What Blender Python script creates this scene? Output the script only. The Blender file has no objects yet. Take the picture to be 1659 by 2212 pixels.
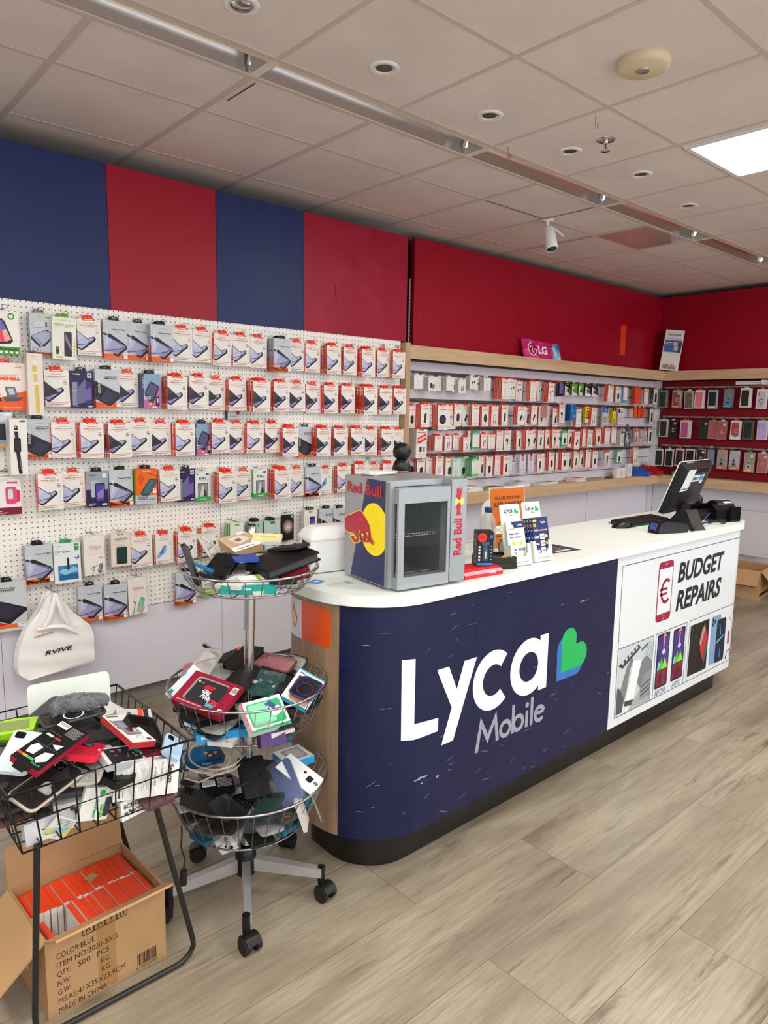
import bpy, math, random
from mathutils import Vector, Matrix
R = math.radians
PI = math.pi
rnd = random.Random(7)
S = bpy.context.scene
COL = S.collection
H = 1.59                                   # eye height of the photographer

# ---------------------------------------------------------------- camera
FPX, CXP, CYP = 1526.29, 829.5, 1106.0
yaw, pit, rol = R(41.736), R(-8.0706), R(1.0046)
fw = Vector((math.sin(yaw)*math.cos(pit), math.cos(yaw)*math.cos(pit), math.sin(pit)))
r0 = Vector((math.cos(yaw), -math.sin(yaw), 0))
u0 = r0.cross(fw)
rt = r0*math.cos(rol) + u0*math.sin(rol)
up = u0*math.cos(rol) - r0*math.sin(rol)
cam_d = bpy.data.cameras.new('camera')
cam_d.sensor_fit = 'VERTICAL'
cam_d.sensor_height = 24
cam_d.lens = 24*FPX/2212
cam_d.clip_start = .02
cam = bpy.data.objects.new('camera', cam_d)
COL.objects.link(cam)
cam.matrix_world = Matrix(((rt.x, up.x, -fw.x, 0), (rt.y, up.y, -fw.y, 0), (rt.z, up.z, -fw.z, H), (0, 0, 0, 1)))
S.camera = cam

# ---------------------------------------------------------------- world (light of the mall beyond the open shop front)
wd = bpy.data.worlds.new('world')
S.world = wd
wd.use_nodes = True
wd.node_tree.nodes['Background'].inputs[0].default_value = (.93, .96, 1, 1)
wd.node_tree.nodes['Background'].inputs[1].default_value = 1.0
PANEL_STRENGTH = 12.0
S.view_settings.view_transform = 'Standard'
S.view_settings.look = 'None'
S.view_settings.gamma = 1
S.view_settings.use_curve_mapping = False
S.view_settings.exposure = 1.2

# ---------------------------------------------------------------- picture <-> place
def ray(u, v):
    return rt*((u-CXP)/FPX) + up*(-(v-CYP)/FPX) + fw
def onY(u, v, y):
    d = ray(u, v); d = d*(y/d.y); return Vector((d.x, d.y, d.z+H))
def onX(u, v, x):
    d = ray(u, v); d = d*(x/d.x); return Vector((d.x, d.y, d.z+H))
def onZ(u, v, z):
    d = ray(u, v); d = d*((z-H)/d.z); return Vector((d.x, d.y, d.z+H))

# ---------------------------------------------------------------- materials
MATS = {}
def lin(c):
    return c/12.92 if c <= .04045 else ((c+.055)/1.055)**2.4
def rgb(h):
    h = h.lstrip('#')
    return tuple(lin(int(h[i:i+2], 16)/255) for i in (0, 2, 4)) + (1,)
def mat(name, col='#808080', rough=.5, metal=0., alpha=1., spec=.5, emit=0, coat=0, trans=0):
    if name in MATS:
        return MATS[name]
    m = bpy.data.materials.new(name)
    m.use_nodes = True
    b = m.node_tree.nodes['Principled BSDF']
    b.inputs['Base Color'].default_value = rgb(col)
    b.inputs['Roughness'].default_value = rough
    b.inputs['Metallic'].default_value = metal
    b.inputs['Alpha'].default_value = alpha
    b.inputs['Specular IOR Level'].default_value = spec
    b.inputs['Coat Weight'].default_value = coat
    b.inputs['Transmission Weight'].default_value = trans
    if emit:
        b.inputs['Emission Color'].default_value = rgb(col)
        b.inputs['Emission Strength'].default_value = emit
    MATS[name] = m
    return m
def paper(h):
    return mat('print_'+h.lstrip('#'), h, .42, spec=.3)
def M(x):
    return paper(x) if isinstance(x, str) and x.startswith('#') else MATS[x]
class NT:
    """small helper to wire procedural materials"""
    def __init__(s, m):
        s.t = m.node_tree; s.n = s.t.nodes; s.b = s.n['Principled BSDF']
    def new(s, typ, ins=None, **kw):
        n = s.n.new(typ)
        for k, v in kw.items(): setattr(n, k, v)
        for k, v in (ins or {}).items():
            if isinstance(v, bpy.types.NodeSocket): s.t.links.new(v, n.inputs[k])
            else: n.inputs[k].default_value = v
        return n
    def math(s, op, a, b=0.):
        n = s.n.new('ShaderNodeMath'); n.operation = op
        for i, v in enumerate((a, b)):
            if isinstance(v, bpy.types.NodeSocket): s.t.links.new(v, n.inputs[i])
            else: n.inputs[i].default_value = v
        return n.outputs[0]
    def ramp(s, fac, stops, interp='LINEAR'):
        n = s.n.new('ShaderNodeValToRGB'); n.color_ramp.interpolation = interp
        e = n.color_ramp.elements
        while len(e) < len(stops): e.new(.5)
        for el, (p, c) in zip(e, stops):
            el.position = p; el.color = rgb(c) if isinstance(c, str) else c
        s.t.links.new(fac, n.inputs[0]); return n.outputs[0]
    def mix(s, fac, a, b, mode='MIX'):
        n = s.n.new('ShaderNodeMix'); n.data_type = 'RGBA'; n.blend_type = mode
        for i, v in ((0, fac), (6, a), (7, b)):
            if isinstance(v, bpy.types.NodeSocket): s.t.links.new(v, n.inputs[i])
            else: n.inputs[i].default_value = rgb(v) if isinstance(v, str) else v
        return n.outputs[2]
    def col(s, sock): s.t.links.new(sock, s.b.inputs['Base Color'])
    def bump(s, h, dist=.001, st=.5):
        n = s.new('ShaderNodeBump', {'Height': h, 'Distance': dist, 'Strength': st}); s.t.links.new(n.outputs[0], s.b.inputs['Normal'])

# floor: grey oak planks running along the counter
m = mat('oak_floor', '#a59a87', .38); t = NT(m)
oc = t.new('ShaderNodeTexCoord').outputs['Object']
br = t.new('ShaderNodeTexBrick', {'Vector': t.new('ShaderNodeMapping', {'Vector': oc, 'Location': (-2.05+1.32*4, -.871+.3075*20, 0)}).outputs[0],
    'Color1': (0, 0, 0, 1), 'Color2': (1, 1, 1, 1), 'Mortar': (.5, .5, .5, 1), 'Scale': 1., 'Mortar Size': .0011, 'Mortar Smooth': .1, 'Brick Width': 1.32, 'Row Height': .3075}, offset=.42, offset_frequency=2)
bw = t.new('ShaderNodeSeparateColor', {0: br.outputs[0]}).outputs[0]
w4 = t.math('MULTIPLY', bw, 37.)
def grain(sc, detail, rough=.6, dist=0.):
    mp = t.new('ShaderNodeMapping', {'Vector': oc, 'Scale': sc}).outputs[0]
    return t.new('ShaderNodeTexNoise', {'Vector': mp, 'W': w4, 'Scale': 1., 'Detail': detail, 'Roughness': rough, 'Distortion': dist}, noise_dimensions='4D').outputs[0]
g1 = grain((.9, 5., 1), 6., .62, .7)
g2 = grain((4, 110, 1), 4., .65, .2)
g3 = grain((1.5, 15, 1), 7., .72, .9)
base = t.ramp(g1, [(.30, '#6f6355'), (.44, '#8f8370'), (.56, '#a39884'), (.74, '#b3a995')])
c = t.mix(t.math('MULTIPLY', t.ramp(g2, [(.36, (1, 1, 1, 1)), (.56, (0, 0, 0, 1))]), .5), base, '#756a5b')
c = t.mix(t.math('MULTIPLY', t.ramp(g3, [(.33, (1, 1, 1, 1)), (.44, (0, 0, 0, 1))]), .8), c, '#57493c')
vo = t.new('ShaderNodeTexVoronoi', {'Vector': t.new('ShaderNodeMapping', {'Vector': oc, 'Scale': (1.3, 3.3, 1)}).outputs[0], 'Scale': 1., 'Randomness': 1.}, feature='F1').outputs[0]
c = t.mix(t.math('MULTIPLY', t.ramp(t.math('ADD', vo, t.math('MULTIPLY', t.math('SUBTRACT', g3, .5), .3)), [(.015, (1, 1, 1, 1)), (.10, (0, 0, 0, 1))]), .75), c, '#4c4034')
c = t.mix(t.math('MULTIPLY', bw, .3), c, '#8b8172')
c = t.mix(br.outputs[1], c, '#5d5449')
t.col(c)
t.bump(g2, .0006, .35)
t.t.links.new(t.math('ADD', t.math('MULTIPLY', g1, .18), .25), t.b.inputs['Roughness'])

def wood(name, cols, axis, rough=.45, sc=1.):
    m = mat(name, cols[1], rough); t = NT(m)
    oc = t.new('ShaderNodeTexCoord').outputs['Object']
    s3 = [26*sc]*3; s3[axis] = 1.6*sc
    g = t.new('ShaderNodeTexNoise', {'Vector': t.new('ShaderNodeMapping', {'Vector': oc, 'Scale': tuple(s3)}).outputs[0], 'Scale': 1., 'Detail': 6., 'Roughness': .65, 'Distortion': .6}).outputs[0]
    s3 = [160*sc]*3; s3[axis] = 5*sc
    g2 = t.new('ShaderNodeTexNoise', {'Vector': t.new('ShaderNodeMapping', {'Vector': oc, 'Scale': tuple(s3)}).outputs[0], 'Scale': 1., 'Detail': 3.}).outputs[0]
    c = t.ramp(t.math('ADD', t.math('MULTIPLY', g, .75), t.math('MULTIPLY', g2, .25)), [(.32, cols[0]), (.5, cols[1]), (.68, cols[2])])
    t.col(c)
    return m
wood('oak_trim', ('#bb9a76', '#cdad88', '#d9bd9b'), 0)
wood('oak_trim_side', ('#bb9a76', '#cdad88', '#d9bd9b'), 1)
wood('oak_upright', ('#a98a68', '#bd9b76', '#cbab87'), 2)
wood('counter_oak', ('#7c664f', '#94795e', '#a58b6e'), 2)
# ceiling tile
m = mat('ceiling_tile', '#d9d2cc', .9); t = NT(m)
oc = t.new('ShaderNodeTexCoord').outputs['Object']
n1 = t.new('ShaderNodeTexNoise', {'Vector': oc, 'Scale': 220., 'Detail': 2.}).outputs[0]
n2 = t.new('ShaderNodeTexNoise', {'Vector': oc, 'Scale': 2.1, 'Detail': 4., 'Roughness': .6}).outputs[0]
c = t.mix(t.ramp(n2, [(.35, (1, 1, 1, 1)), (.62, (0, 0, 0, 1))]), '#e4d9d4', '#dbcfc9')
t.col(c); t.bump(n1, .0005, .3)
mat('ceiling_grid', '#cabdb5', .6)
mat('white_wall', '#dcdadd', .6)
# pegboard with its 25 mm hole grid
m = mat('pegboard_white', '#eae6df', .5); t = NT(m)
oc = t.new('ShaderNodeTexCoord').outputs['Object']
sp = t.new('ShaderNodeSeparateXYZ', {0: oc})
def cell(v):
    return t.math('SUBTRACT', t.math('FRACT', t.math('MULTIPLY', v, 40.)), .5)
dx, dz = cell(sp.outputs[0]), cell(sp.outputs[2])
d2 = t.math('ADD', t.math('MULTIPLY', dx, dx), t.math('MULTIPLY', dz, dz))
hole = t.math('LESS_THAN', d2, .0135)
t.col(t.mix(hole, '#f5f1eb', '#1a1714'))
mat('melamine_white', '#e0dee9', .32)
mat('worktop_white', '#e9efea', .3)
# coloured wall panels: satin laminate with faint wipe marks
def panel_mat(name, base, mark, rough=.5, amt=.5):
    m = mat(name, base, rough, spec=.3); t = NT(m)
    oc = t.new('ShaderNodeTexCoord').outputs['Object']
    n = t.new('ShaderNodeTexNoise', {'Vector': oc, 'Scale': 2.4, 'Detail': 5., 'Roughness': .6, 'Distortion': 1.5}).outputs[0]
    t.col(t.mix(t.math('MULTIPLY', t.ramp(n, [(.5, (0, 0, 0, 1)), (.75, (1, 1, 1, 1))]), amt), base, mark))
    t.t.links.new(t.math('ADD', t.math('MULTIPLY', n, .2), rough-.1), t.b.inputs['Roughness'])
panel_mat('red_laminate', '#9a0322', '#a20c2a', .42)
panel_mat('red_laminate_worn', '#98062a', '#ac2543', .42, .6)
panel_mat('blue_laminate', '#1c2b5c', '#213266', .45)
panel_mat('red_slat', '#84051f', '#8a0926', .45)
# navy counter wrap with scuffs
m = mat('navy_vinyl', '#14183f', .3, spec=.35); t = NT(m)
oc = t.new('ShaderNodeTexCoord').outputs['Object']
mp = t.new('ShaderNodeMapping', {'Vector': oc, 'Scale': (7, 7, 55), 'Rotation': (0, R(22), 0)}).outputs[0]
v1 = t.new('ShaderNodeTexNoise', {'Vector': mp, 'Scale': 1., 'Detail': 2., 'Roughness': .5}).outputs[0]
v2 = t.new('ShaderNodeTexNoise', {'Vector': oc, 'Scale': 2.6, 'Detail': 3.}).outputs[0]
v3 = t.new('ShaderNodeTexNoise', {'Vector': oc, 'Scale': 46., 'Detail': 1.}).outputs[0]
sc = t.math('MULTIPLY', t.ramp(v1, [(.735, (0, 0, 0, 1)), (.76, (1, 1, 1, 1))]), t.ramp(v3, [(.5, (0, 0, 0, 1)), (.58, (1, 1, 1, 1))]))
c = t.mix(t.math('MULTIPLY', sc, .8), '#14183f', '#a9aec6')
t.col(c)
t.t.links.new(t.math('ADD', t.math('MULTIPLY', v2, .25), .16), t.b.inputs['Roughness'])
mat('kick_black', '#141312', .35)
mat('black_plastic', '#101013', .38, spec=.4); mat('black_gloss', '#0c0c0e', .12); mat('black_rubber', '#141415', .7)
mat('black_leather', '#0f0f10', .55, spec=.35); mat('dark_grey', '#3b3c3f', .6)
mat('black_wire', '#17181a', .4); mat('chrome', '#c9c9cb', .16, 1.); mat('leg_steel', '#c2c2c3', .35, .65); mat('steel_wire', '#a8a8aa', .28, 1.)
mat('brushed_steel', '#b4b3b2', .32, 1.); mat('reflector', '#e8e8ea', .2, 1.); mat('hook_steel', '#77736f', .35, .9)
mat('white_plastic', '#e9edec', .3); mat('fridge_grey', '#9ba0a4', .38, .35); mat('fridge_liner', '#7d8286', .4)
mat('fridge_back', '#9a2a36', .4)
mat('glass_clear', '#e9f2f2', .04, 0, .16); mat('clear_plastic', '#dfe4e2', .12, 0, .30); mat('clear_film', '#eef2f2', .1, 0, .22)
mat('clear_rim', '#cfc8b4', .2, 0, .6); mat('smoke_plastic', '#232224', .15, 0, .72); mat('rose_plastic', '#c9858a', .2, 0, .45); mat('rose_dark', '#5d3a3f', .15, 0, .7)
mat('teal_clear', '#2f5452', .12, 0, .55); mat('purple_clear', '#4a3670', .15, 0, .7)
mat('hang_orange', '#ff3c1c', .35, spec=.3); mat('spine_orange', '#f03c00', .4, spec=.3)
mat('cardboard', '#b38d62', .8); mat('cardboard_in', '#a8835a', .85)
mat('lamp_white', '#fffdf6', .4, emit=PANEL_STRENGTH)
m = mat('fur_grey', '#6e7073', .95)
mat('cable_beige', '#c9c0b0', .5)

# ---------------------------------------------------------------- mesh builder
_TXT = {}
def text_geo(s, bold=0., shear=0.):
    k = (s, bold, shear)
    if k not in _TXT:
        cu = bpy.data.curves.new('lettering', 'FONT')
        cu.body = s; cu.size = 1; cu.offset = bold; cu.shear = shear; cu.resolution_u = 3
        o = bpy.data.objects.new('lettering', cu); COL.objects.link(o)
        dg = bpy.context.evaluated_depsgraph_get(); dg.update()
        me = o.evaluated_get(dg).to_mesh()
        vs = [(v.co.x, v.co.y) for v in me.vertices]; fs = [tuple(p.vertices) for p in me.polygons]
        o.evaluated_get(dg).to_mesh_clear()
        bpy.data.objects.remove(o); bpy.data.curves.remove(cu)
        xs = [v[0] for v in vs] or [0]; ys = [v[1] for v in vs] or [0]
        _TXT[k] = (vs, fs, min(xs), max(xs), min(ys), max(ys))
    return _TXT[k]
def rot(rx=0, ry=0, rz=0):
    return Matrix.Rotation(rz, 4, 'Z') @ Matrix.Rotation(ry, 4, 'Y') @ Matrix.Rotation(rx, 4, 'X')
def at(x, y, z, rx=0, ry=0, rz=0):
    return Matrix.Translation((x, y, z)) @ rot(rx, ry, rz)
def rr2(x0, y0, x1, y1, r, n=5):
    """rounded rectangle outline, counter-clockwise"""
    o = []
    for cx, cy, a in ((x1-r, y0+r, -90), (x1-r, y1-r, 0), (x0+r, y1-r, 90), (x0+r, y0+r, 180)):
        for i in range(n+1):
            b = R(a+90*i/n); o.append((cx+r*math.cos(b), cy+r*math.sin(b)))
    return o
def arc(cx, cy, r, a0, a1, n=16, ry=None):
    ry = r if ry is None else ry
    return [(cx+r*math.cos(R(a0+(a1-a0)*i/n)), cy+ry*math.sin(R(a0+(a1-a0)*i/n))) for i in range(n+1)]
class MB:
    def __init__(s, T=None):
        s.v = []; s.f = []; s.mi = []; s.sm = []; s.ms = []; s.T = T
    def mid(s, m):
        m = M(m) if isinstance(m, str) else m
        if m not in s.ms: s.ms.append(m)
        return s.ms.index(m)
    def add(s, vs, fs, m, smooth=False):
        b = len(s.v); k = s.mid(m)
        for p in vs:
            p = Vector(p); s.v.append(tuple(s.T @ p) if s.T else tuple(p))
        for f in fs:
            s.f.append(tuple(i+b for i in f)); s.mi.append(k); s.sm.append(smooth)
        return s
    def box(s, x0, x1, y0, y1, z0, z1, m):
        v = [(x, y, z) for x in (x0, x1) for y in (y0, y1) for z in (z0, z1)]
        return s.add(v, [(0, 1, 3, 2), (4, 6, 7, 5), (0, 4, 5, 1), (2, 3, 7, 6), (0, 2, 6, 4), (1, 5, 7, 3)], m)
    def prism(s, pts, d0, d1, m, ax='z', side=None, smooth=False):
        """extrude a 2D outline; ax z: (x,y)->z ; y: (x,z)->y ; x: (y,z)->x"""
        def P(p, d):
            return {'z': (p[0], p[1], d), 'y': (p[0], d, p[1]), 'x': (d, p[0], p[1])}[ax]
        n = len(pts)
        s.add([P(p, d0) for p in pts]+[P(p, d1) for p in pts], [tuple(range(n))[::-1], tuple(range(n, 2*n))], m)
        s.add([P(p, d0) for p in pts]+[P(p, d1) for p in pts], [(i, (i+1) % n, n+(i+1) % n, n+i) for i in range(n)], side or m, smooth)
        return s
    def poly(s, pts, m):
        return s.add(pts, [tuple(range(len(pts)))], m)
    def tube(s, pts, r, m, n=8, closed=False, cap=True):
        pts = [Vector(p) for p in pts]; k = len(pts); V = []; F = []
        nrm = None
        for i, p in enumerate(pts):
            a = pts[(i-1) % k] if closed or i else p
            b = pts[(i+1) % k] if closed or i < k-1 else p
            d = (b-a).normalized()
            if nrm is None:
                nrm = d.cross(Vector((0, 0, 1)) if abs(d.z) < .9 else Vector((1, 0, 0))).normalized()
            else:
                nrm = (nrm-d*nrm.dot(d)).normalized()
            bi = d.cross(nrm)
            rr = r[i] if isinstance(r, (list, tuple)) else r
            V += [p+(nrm*math.cos(2*PI*j/n)+bi*math.sin(2*PI*j/n))*rr for j in range(n)]
        for i in range(k if closed else k-1):
            for j in range(n):
                q = (i+1) % k
                F.append((i*n+j, i*n+(j+1) % n, q*n+(j+1) % n, q*n+j))
        s.add(V, F, m, True)
        if cap and not closed:
            s.add(V[:n], [tuple(range(n))[::-1]], m); s.add(V[-n:], [tuple(range(n))], m)
        return s
    def lathe(s, prof, m, n=24, c=(0, 0, 0), smooth=True, sx=1, sy=1):
        V = []; F = []
        for r, z in prof:
            V += [(c[0]+r*sx*math.cos(2*PI*j/n), c[1]+r*sy*math.sin(2*PI*j/n), c[2]+z) for j in range(n)]
        for i in range(len(prof)-1):
            for j in range(n):
                F.append((i*n+j, i*n+(j+1) % n, (i+1)*n+(j+1) % n, (i+1)*n+j))
        s.add(V, F, m, smooth)
        return s
    def cyl(s, p0, p1, r, m, n=16, r1=None):
        return s.tube([p0, p1], [r, r if r1 is None else r1], m, n)
    def sphere(s, c, r, m, n=20, sz=1):
        return s.lathe([(r*math.sin(PI*i/12)+1e-5, -r*sz*math.cos(PI*i/12)) for i in range(13)], m, n, c)
    def text(s, t, x, y, h, m, P, w=None, bold=0., shear=0., al='l'):
        """lettering of cap height h at (x,y), P maps (x,y)->3D"""
        vs, fs, x0, x1, y0, y1 = text_geo(t, bold, shear)
        if not vs: return s
        ch = text_geo('H', bold)[5]
        sy = h/ch; sx = sy if w is None else w/(x1-x0)
        ox = x-x0*sx
        if al == 'c': ox = x-(x0+x1)/2*sx
        if al == 'r': ox = x-x1*sx
        return s.add([P(ox+vx*sx, y+vy*sy) for vx, vy in vs], fs, m)
    def stroke(s, pts, w, m, P, closed=False, taper=None):
        """flat ribbon of width w along a 2D polyline, P maps 2D->3D"""
        k = len(pts); V = []; F = []
        q = [Vector(p) for p in pts]
        for i in range(k):
            a = q[(i-1) % k] if closed or i else None
            b = q[(i+1) % k] if closed or i < k-1 else None
            d1 = (q[i]-a).normalized() if a is not None else None
            d2 = (b-q[i]).normalized() if b is not None else None
            if d1 is None: d1 = d2
            if d2 is None: d2 = d1
            n1 = Vector((-d1.y, d1.x)); n2 = Vector((-d2.y, d2.x))
            nn = (n1+n2)
            nn = nn.normalized() if nn.length > 1e-4 else n1
            sc = w/2/max(.4, nn.dot(n1))
            V += [P(*(q[i]+nn*sc)), P(*(q[i]-nn*sc))]
        for i in range(k if closed else k-1):
            j = (i+1) % k
            F.append((2*i, 2*i+1, 2*j+1, 2*j))
        return s.add(V, F, m)
    def mesh(s, name):
        me = bpy.data.meshes.new(name)
        me.from_pydata(s.v, [], s.f)
        for m in s.ms: me.materials.append(m)
        me.polygons.foreach_set('material_index', s.mi)
        me.polygons.foreach_set('use_smooth', s.sm)
        me.update()
        return me
    def obj(s, name, parent=None, loc=None):
        return link(name, s.mesh(name), parent, loc)
def link(name, data, parent=None, loc=None):
    o = bpy.data.objects.new(name, data); COL.objects.link(o)
    if parent: o.parent = parent
    if loc is not None: o.location = loc
    return o
def tag(o, label, cat, group=None):
    o['label'] = label; o['category'] = cat
    if group: o['group'] = group
    return o
def thing(name, label, cat, loc=(0, 0, 0), rz=0, group=None, T=None):
    o = link(name, None, None, loc); o.rotation_euler = (0, 0, rz); o.empty_display_size = .05
    if T is not None: o.matrix_world = T
    return tag(o, label, cat, group)
def struct(o, label, cat):
    o['kind'] = 'structure'; return tag(o, label, cat)
XZ = lambda y: (lambda a, b: (a, y, b))
XY = lambda z: (lambda a, b: (a, b, z))
ORD = ['first', 'second', 'third', 'fourth', 'fifth', 'sixth', 'seventh', 'eighth', 'ninth', 'tenth', 'eleventh', 'twelfth', 'thirteenth', 'fourteenth', 'fifteenth', 'sixteenth', 'seventeenth', 'eighteenth', 'nineteenth', 'twentieth', 'twenty-first', 'twenty-second', 'twenty-third', 'twenty-fourth', 'twenty-fifth', 'twenty-sixth', 'twenty-seventh', 'twenty-eighth', 'twenty-ninth', 'thirtieth', 'thirty-first', 'thirty-second', 'thirty-third', 'thirty-fourth']
# ================================================================ the room
CE = 2.835
YW, YS, XR = 3.6, 3.69, 7.07                 # pegboard plane, slatwall plane, right wall panels
XS = [.92+.597*k for k in range(-7, 12)]      # ceiling cross tees
b = MB(); b.box(-3.2, 7.5, -3.6, 4.0, -.05, 0, 'oak_floor'); struct(b.obj('floor'), 'grey oak plank floor of the shop', 'floor')
mat('wall_paint', '#cfccca', .7); mat('wall_dark', '#3a3634', .8)
b = MB(); b.box(-3.2, 7.5, 3.92, 4.0, 0, 3.0, 'wall_dark'); struct(b.obj('wall_back'), 'dark plaster wall behind the display panels', 'wall')
b = MB(); b.box(7.34, 7.5, -3.6, 3.92, 0, 3.0, 'wall_dark'); struct(b.obj('wall_right'), 'dark plaster wall behind the red case display', 'wall')
b = MB(); b.box(-3.2, -3.1, -3.6, 3.92, 0, 3.0, 'wall_paint'); struct(b.obj('wall_left'), 'plain wall at the left end of the shop', 'wall')
# ceiling: two fields of tiles either side of the strip of luminaires
T0, T1 = 2.325, 2.49
b = MB()
b.box(-3.2, 7.5, -3.6, T0, CE, CE+.03, 'ceiling_tile'); b.box(-3.2, 7.5, T1, 3.92, CE, CE+.03, 'ceiling_tile')
mat('trough_frame', '#d9c8b4', .5); mat('end_grey', '#b5b0aa', .8, spec=.2)
SEG = [(.33-1.19, .33-.03), (.345, 1.5), (1.54, 2.70), (2.74, 3.92), (3.96, 5.11), (5.15, 6.30)]
e = -3.2
for a0, a1 in SEG:
    b.box(e, a0, T0, T1, CE, CE+.03, 'ceiling_tile'); e = a1
b.box(e, 7.5, T0, T1, CE, CE+.03, 'ceiling_tile')
b.box(-3.2, 7.5, T0, T1, CE+.13, CE+.15, 'wall_dark')
ceil = struct(b.obj('ceiling'), 'suspended ceiling of square off-white tiles', 'ceiling')
b = MB()
g, gz = .0095, CE-.002
for y in (-3.3, -2.7, -2.1, -1.29, -.69, -.09, .51, 1.11, 1.71, 2.9, 3.52):
    b.box(-3.2, 7.34, y-g, y+g, gz, CE, 'ceiling_grid')
for x in XS:
    b.box(x-g*1.4, x+g*1.4, T1, 3.92, gz-.0004, CE, 'ceiling_grid'); b.box(x-g, x+g, -3.6, T0, gz-.0004, CE, 'ceiling_grid')
b.box(-3.2, 7.34, T1-.004, T1+.018, gz-.0008, CE, 'ceiling_grid'); b.box(-3.2, 7.34, T0-.018, T0+.004, gz-.0008, CE, 'ceiling_grid')
b.obj('ceiling_grid', ceil)
b = MB(); mat('slot_black', '#15110f', .9)
for x0, y0, x1, y1 in ((3.345, 2.887, 3.345+.56, 2.887), (3.905, 2.887, 3.905, 2.53), (1.553, 2.53, 1.553, 2.74), (4.52, 3.5, 4.52, 2.92)):
    b.box(min(x0, x1)-.002, max(x0, x1)+.002, min(y0, y1)-.002, max(y0, y1)+.002, CE-.0042, CE-.003, 'slot_black')
b.obj('tile_gap', ceil)
# mirror-like tile
m = mat('gloss_tile', '#cdbab2', .06, .25)
b = MB(); b.box(4.53, 5.08, 2.51, 2.885, CE-.004, CE-.0005, 'gloss_tile')
tag(b.obj('gloss_ceiling_tile'), 'glossy mirror-like ceiling tile beside the last reflector troughs', 'ceiling tile')
# unlit fluorescent luminaires with polished reflectors
PLACE = ['cut off at the top left corner', 'above the blue wall panel, nearest the dark bowl', 'second along, the brightest white reflection', 'in the middle above the hatch tile', 'fourth along, pink streaks beside the glossy tile', 'farthest, reflecting red by the right edge']
for i, (a0, a1) in enumerate(SEG):
    lab = ['trough luminaire outside the top left of the view', 'unlit reflector trough cut off by the top left edge of the photo', 'unlit reflector trough with a bright white reflection, second from the left', 'unlit grey reflector trough in the middle, beside the lifted tile', 'unlit reflector trough with pink reflections beside the glossy tile', 'unlit reflector trough reflecting red, farthest to the right'][i]
    L = thing('trough_light', lab, 'ceiling light', (a0, T0, CE), 0, 'reflector troughs in the ceiling')
    n = a1-a0
    b = MB()
    pr = [(.160, 0), (.156, .03), (.142, .064), (.116, .09), (.08, .1), (.032, .097)]
    V = [(x, y, z) for x in (0.0, n) for y, z in pr]; k = len(pr)
    b.add(V, [(j, j+1, k+j+1, k+j) for j in range(k-1)], 'reflector', True)
    b.obj('reflector', L)
    for x in (0., n):
        b = MB()
        s_ = 1 if x == 0 else -1
        b.prism([(.04, 0), (.15, 0), (.105, .09), (.05, .095)], x-.001, x+.001, 'end_grey', 'x')
        b.poly([(x, .15, 0), (x, .045, .0), (x+s_*.03, .07, .085), (x+s_*.03, .10, .085)][::s_], 'end_grey')
        b.obj('end_cap', L)
    b = MB(); b.box(0, n, 0, .030, -.001, .001, 'trough_frame'); b.box(0, n, .027, .030, 0, .095, 'trough_frame'); b.box(0, n, .158, .165, -.001, .001, 'trough_frame'); b.obj('frame', L)
# LED panels (one in the picture, the rest of the grid behind and beside the photographer)
for k, (x, y) in enumerate(((3.645, 1.41), (6.03, .21), (4.84, -.99), (2.45, .21), (.66, .81), (.66, -.99), (2.45, -2.4), (-1.13, .81), (-1.13, -.99), (4.84, -2.4), (-1.13, 2.05))):
    L = thing('ceiling_light', 'square white LED panel shining at the right edge of the photo' if k == 0 else 'square white LED panel in the ceiling outside the view', 'ceiling light', (x, y, CE), 0, 'square LED panels' if k else None)
    b = MB(); b.box(-.27, .27, -.27, .27, -.006, -.004, 'lamp_white'); b.obj('diffuser', L)
    b = MB()
    for q in (-1, 1):
        b.box(-.292, .292, q*.281-.011, q*.281+.011, -.009, -.0005, 'white_plastic'); b.box(q*.281-.011, q*.281+.011, -.27, .27, -.009, -.0005, 'white_plastic')
    b.obj('frame', L)
# recessed spots, off
b = MB(); b.lathe([(.031, .002), (.034, -.004), (.05, -.006), (.056, -.003), (.0575, 0)], 'white_plastic', 32); b.lathe([(.0365, -.0052), (.0385, -.0062)], 'ceiling_grid', 32); ring = b.mesh('ring')
b = MB(); b.lathe([(.031, -.001), (.0005, -.001)], 'black_gloss', 24, smooth=False); hol = b.mesh('bowl')
b = MB(); b.lathe([(.036, -.002), (.028, -.010), (.0005, -.013)], 'chrome', 24); bulb = b.mesh('lamp')
for i, (x, y) in enumerate(((1.243, 2.10), (1.835, 2.098), (2.43, 2.1), (3.02, 2.1), (3.56, 2.03), (4.27, 2.12))):
    P = ['cut by the top edge, with a chromed lamp', 'black opening, second from the left', 'black opening, third from the left', 'black opening, beside the sprinkler', 'black opening, on the stained tile', 'black opening, farthest right on a stained tile'][i]
    L = thing('recessed_spot', 'round white recessed ceiling spot '+P, 'spotlight', (x, y, CE), 0, 'recessed ceiling spots')
    link('ring', ring, L); link('lamp' if i == 0 else 'bowl', bulb if i == 0 else hol, L)
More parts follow.
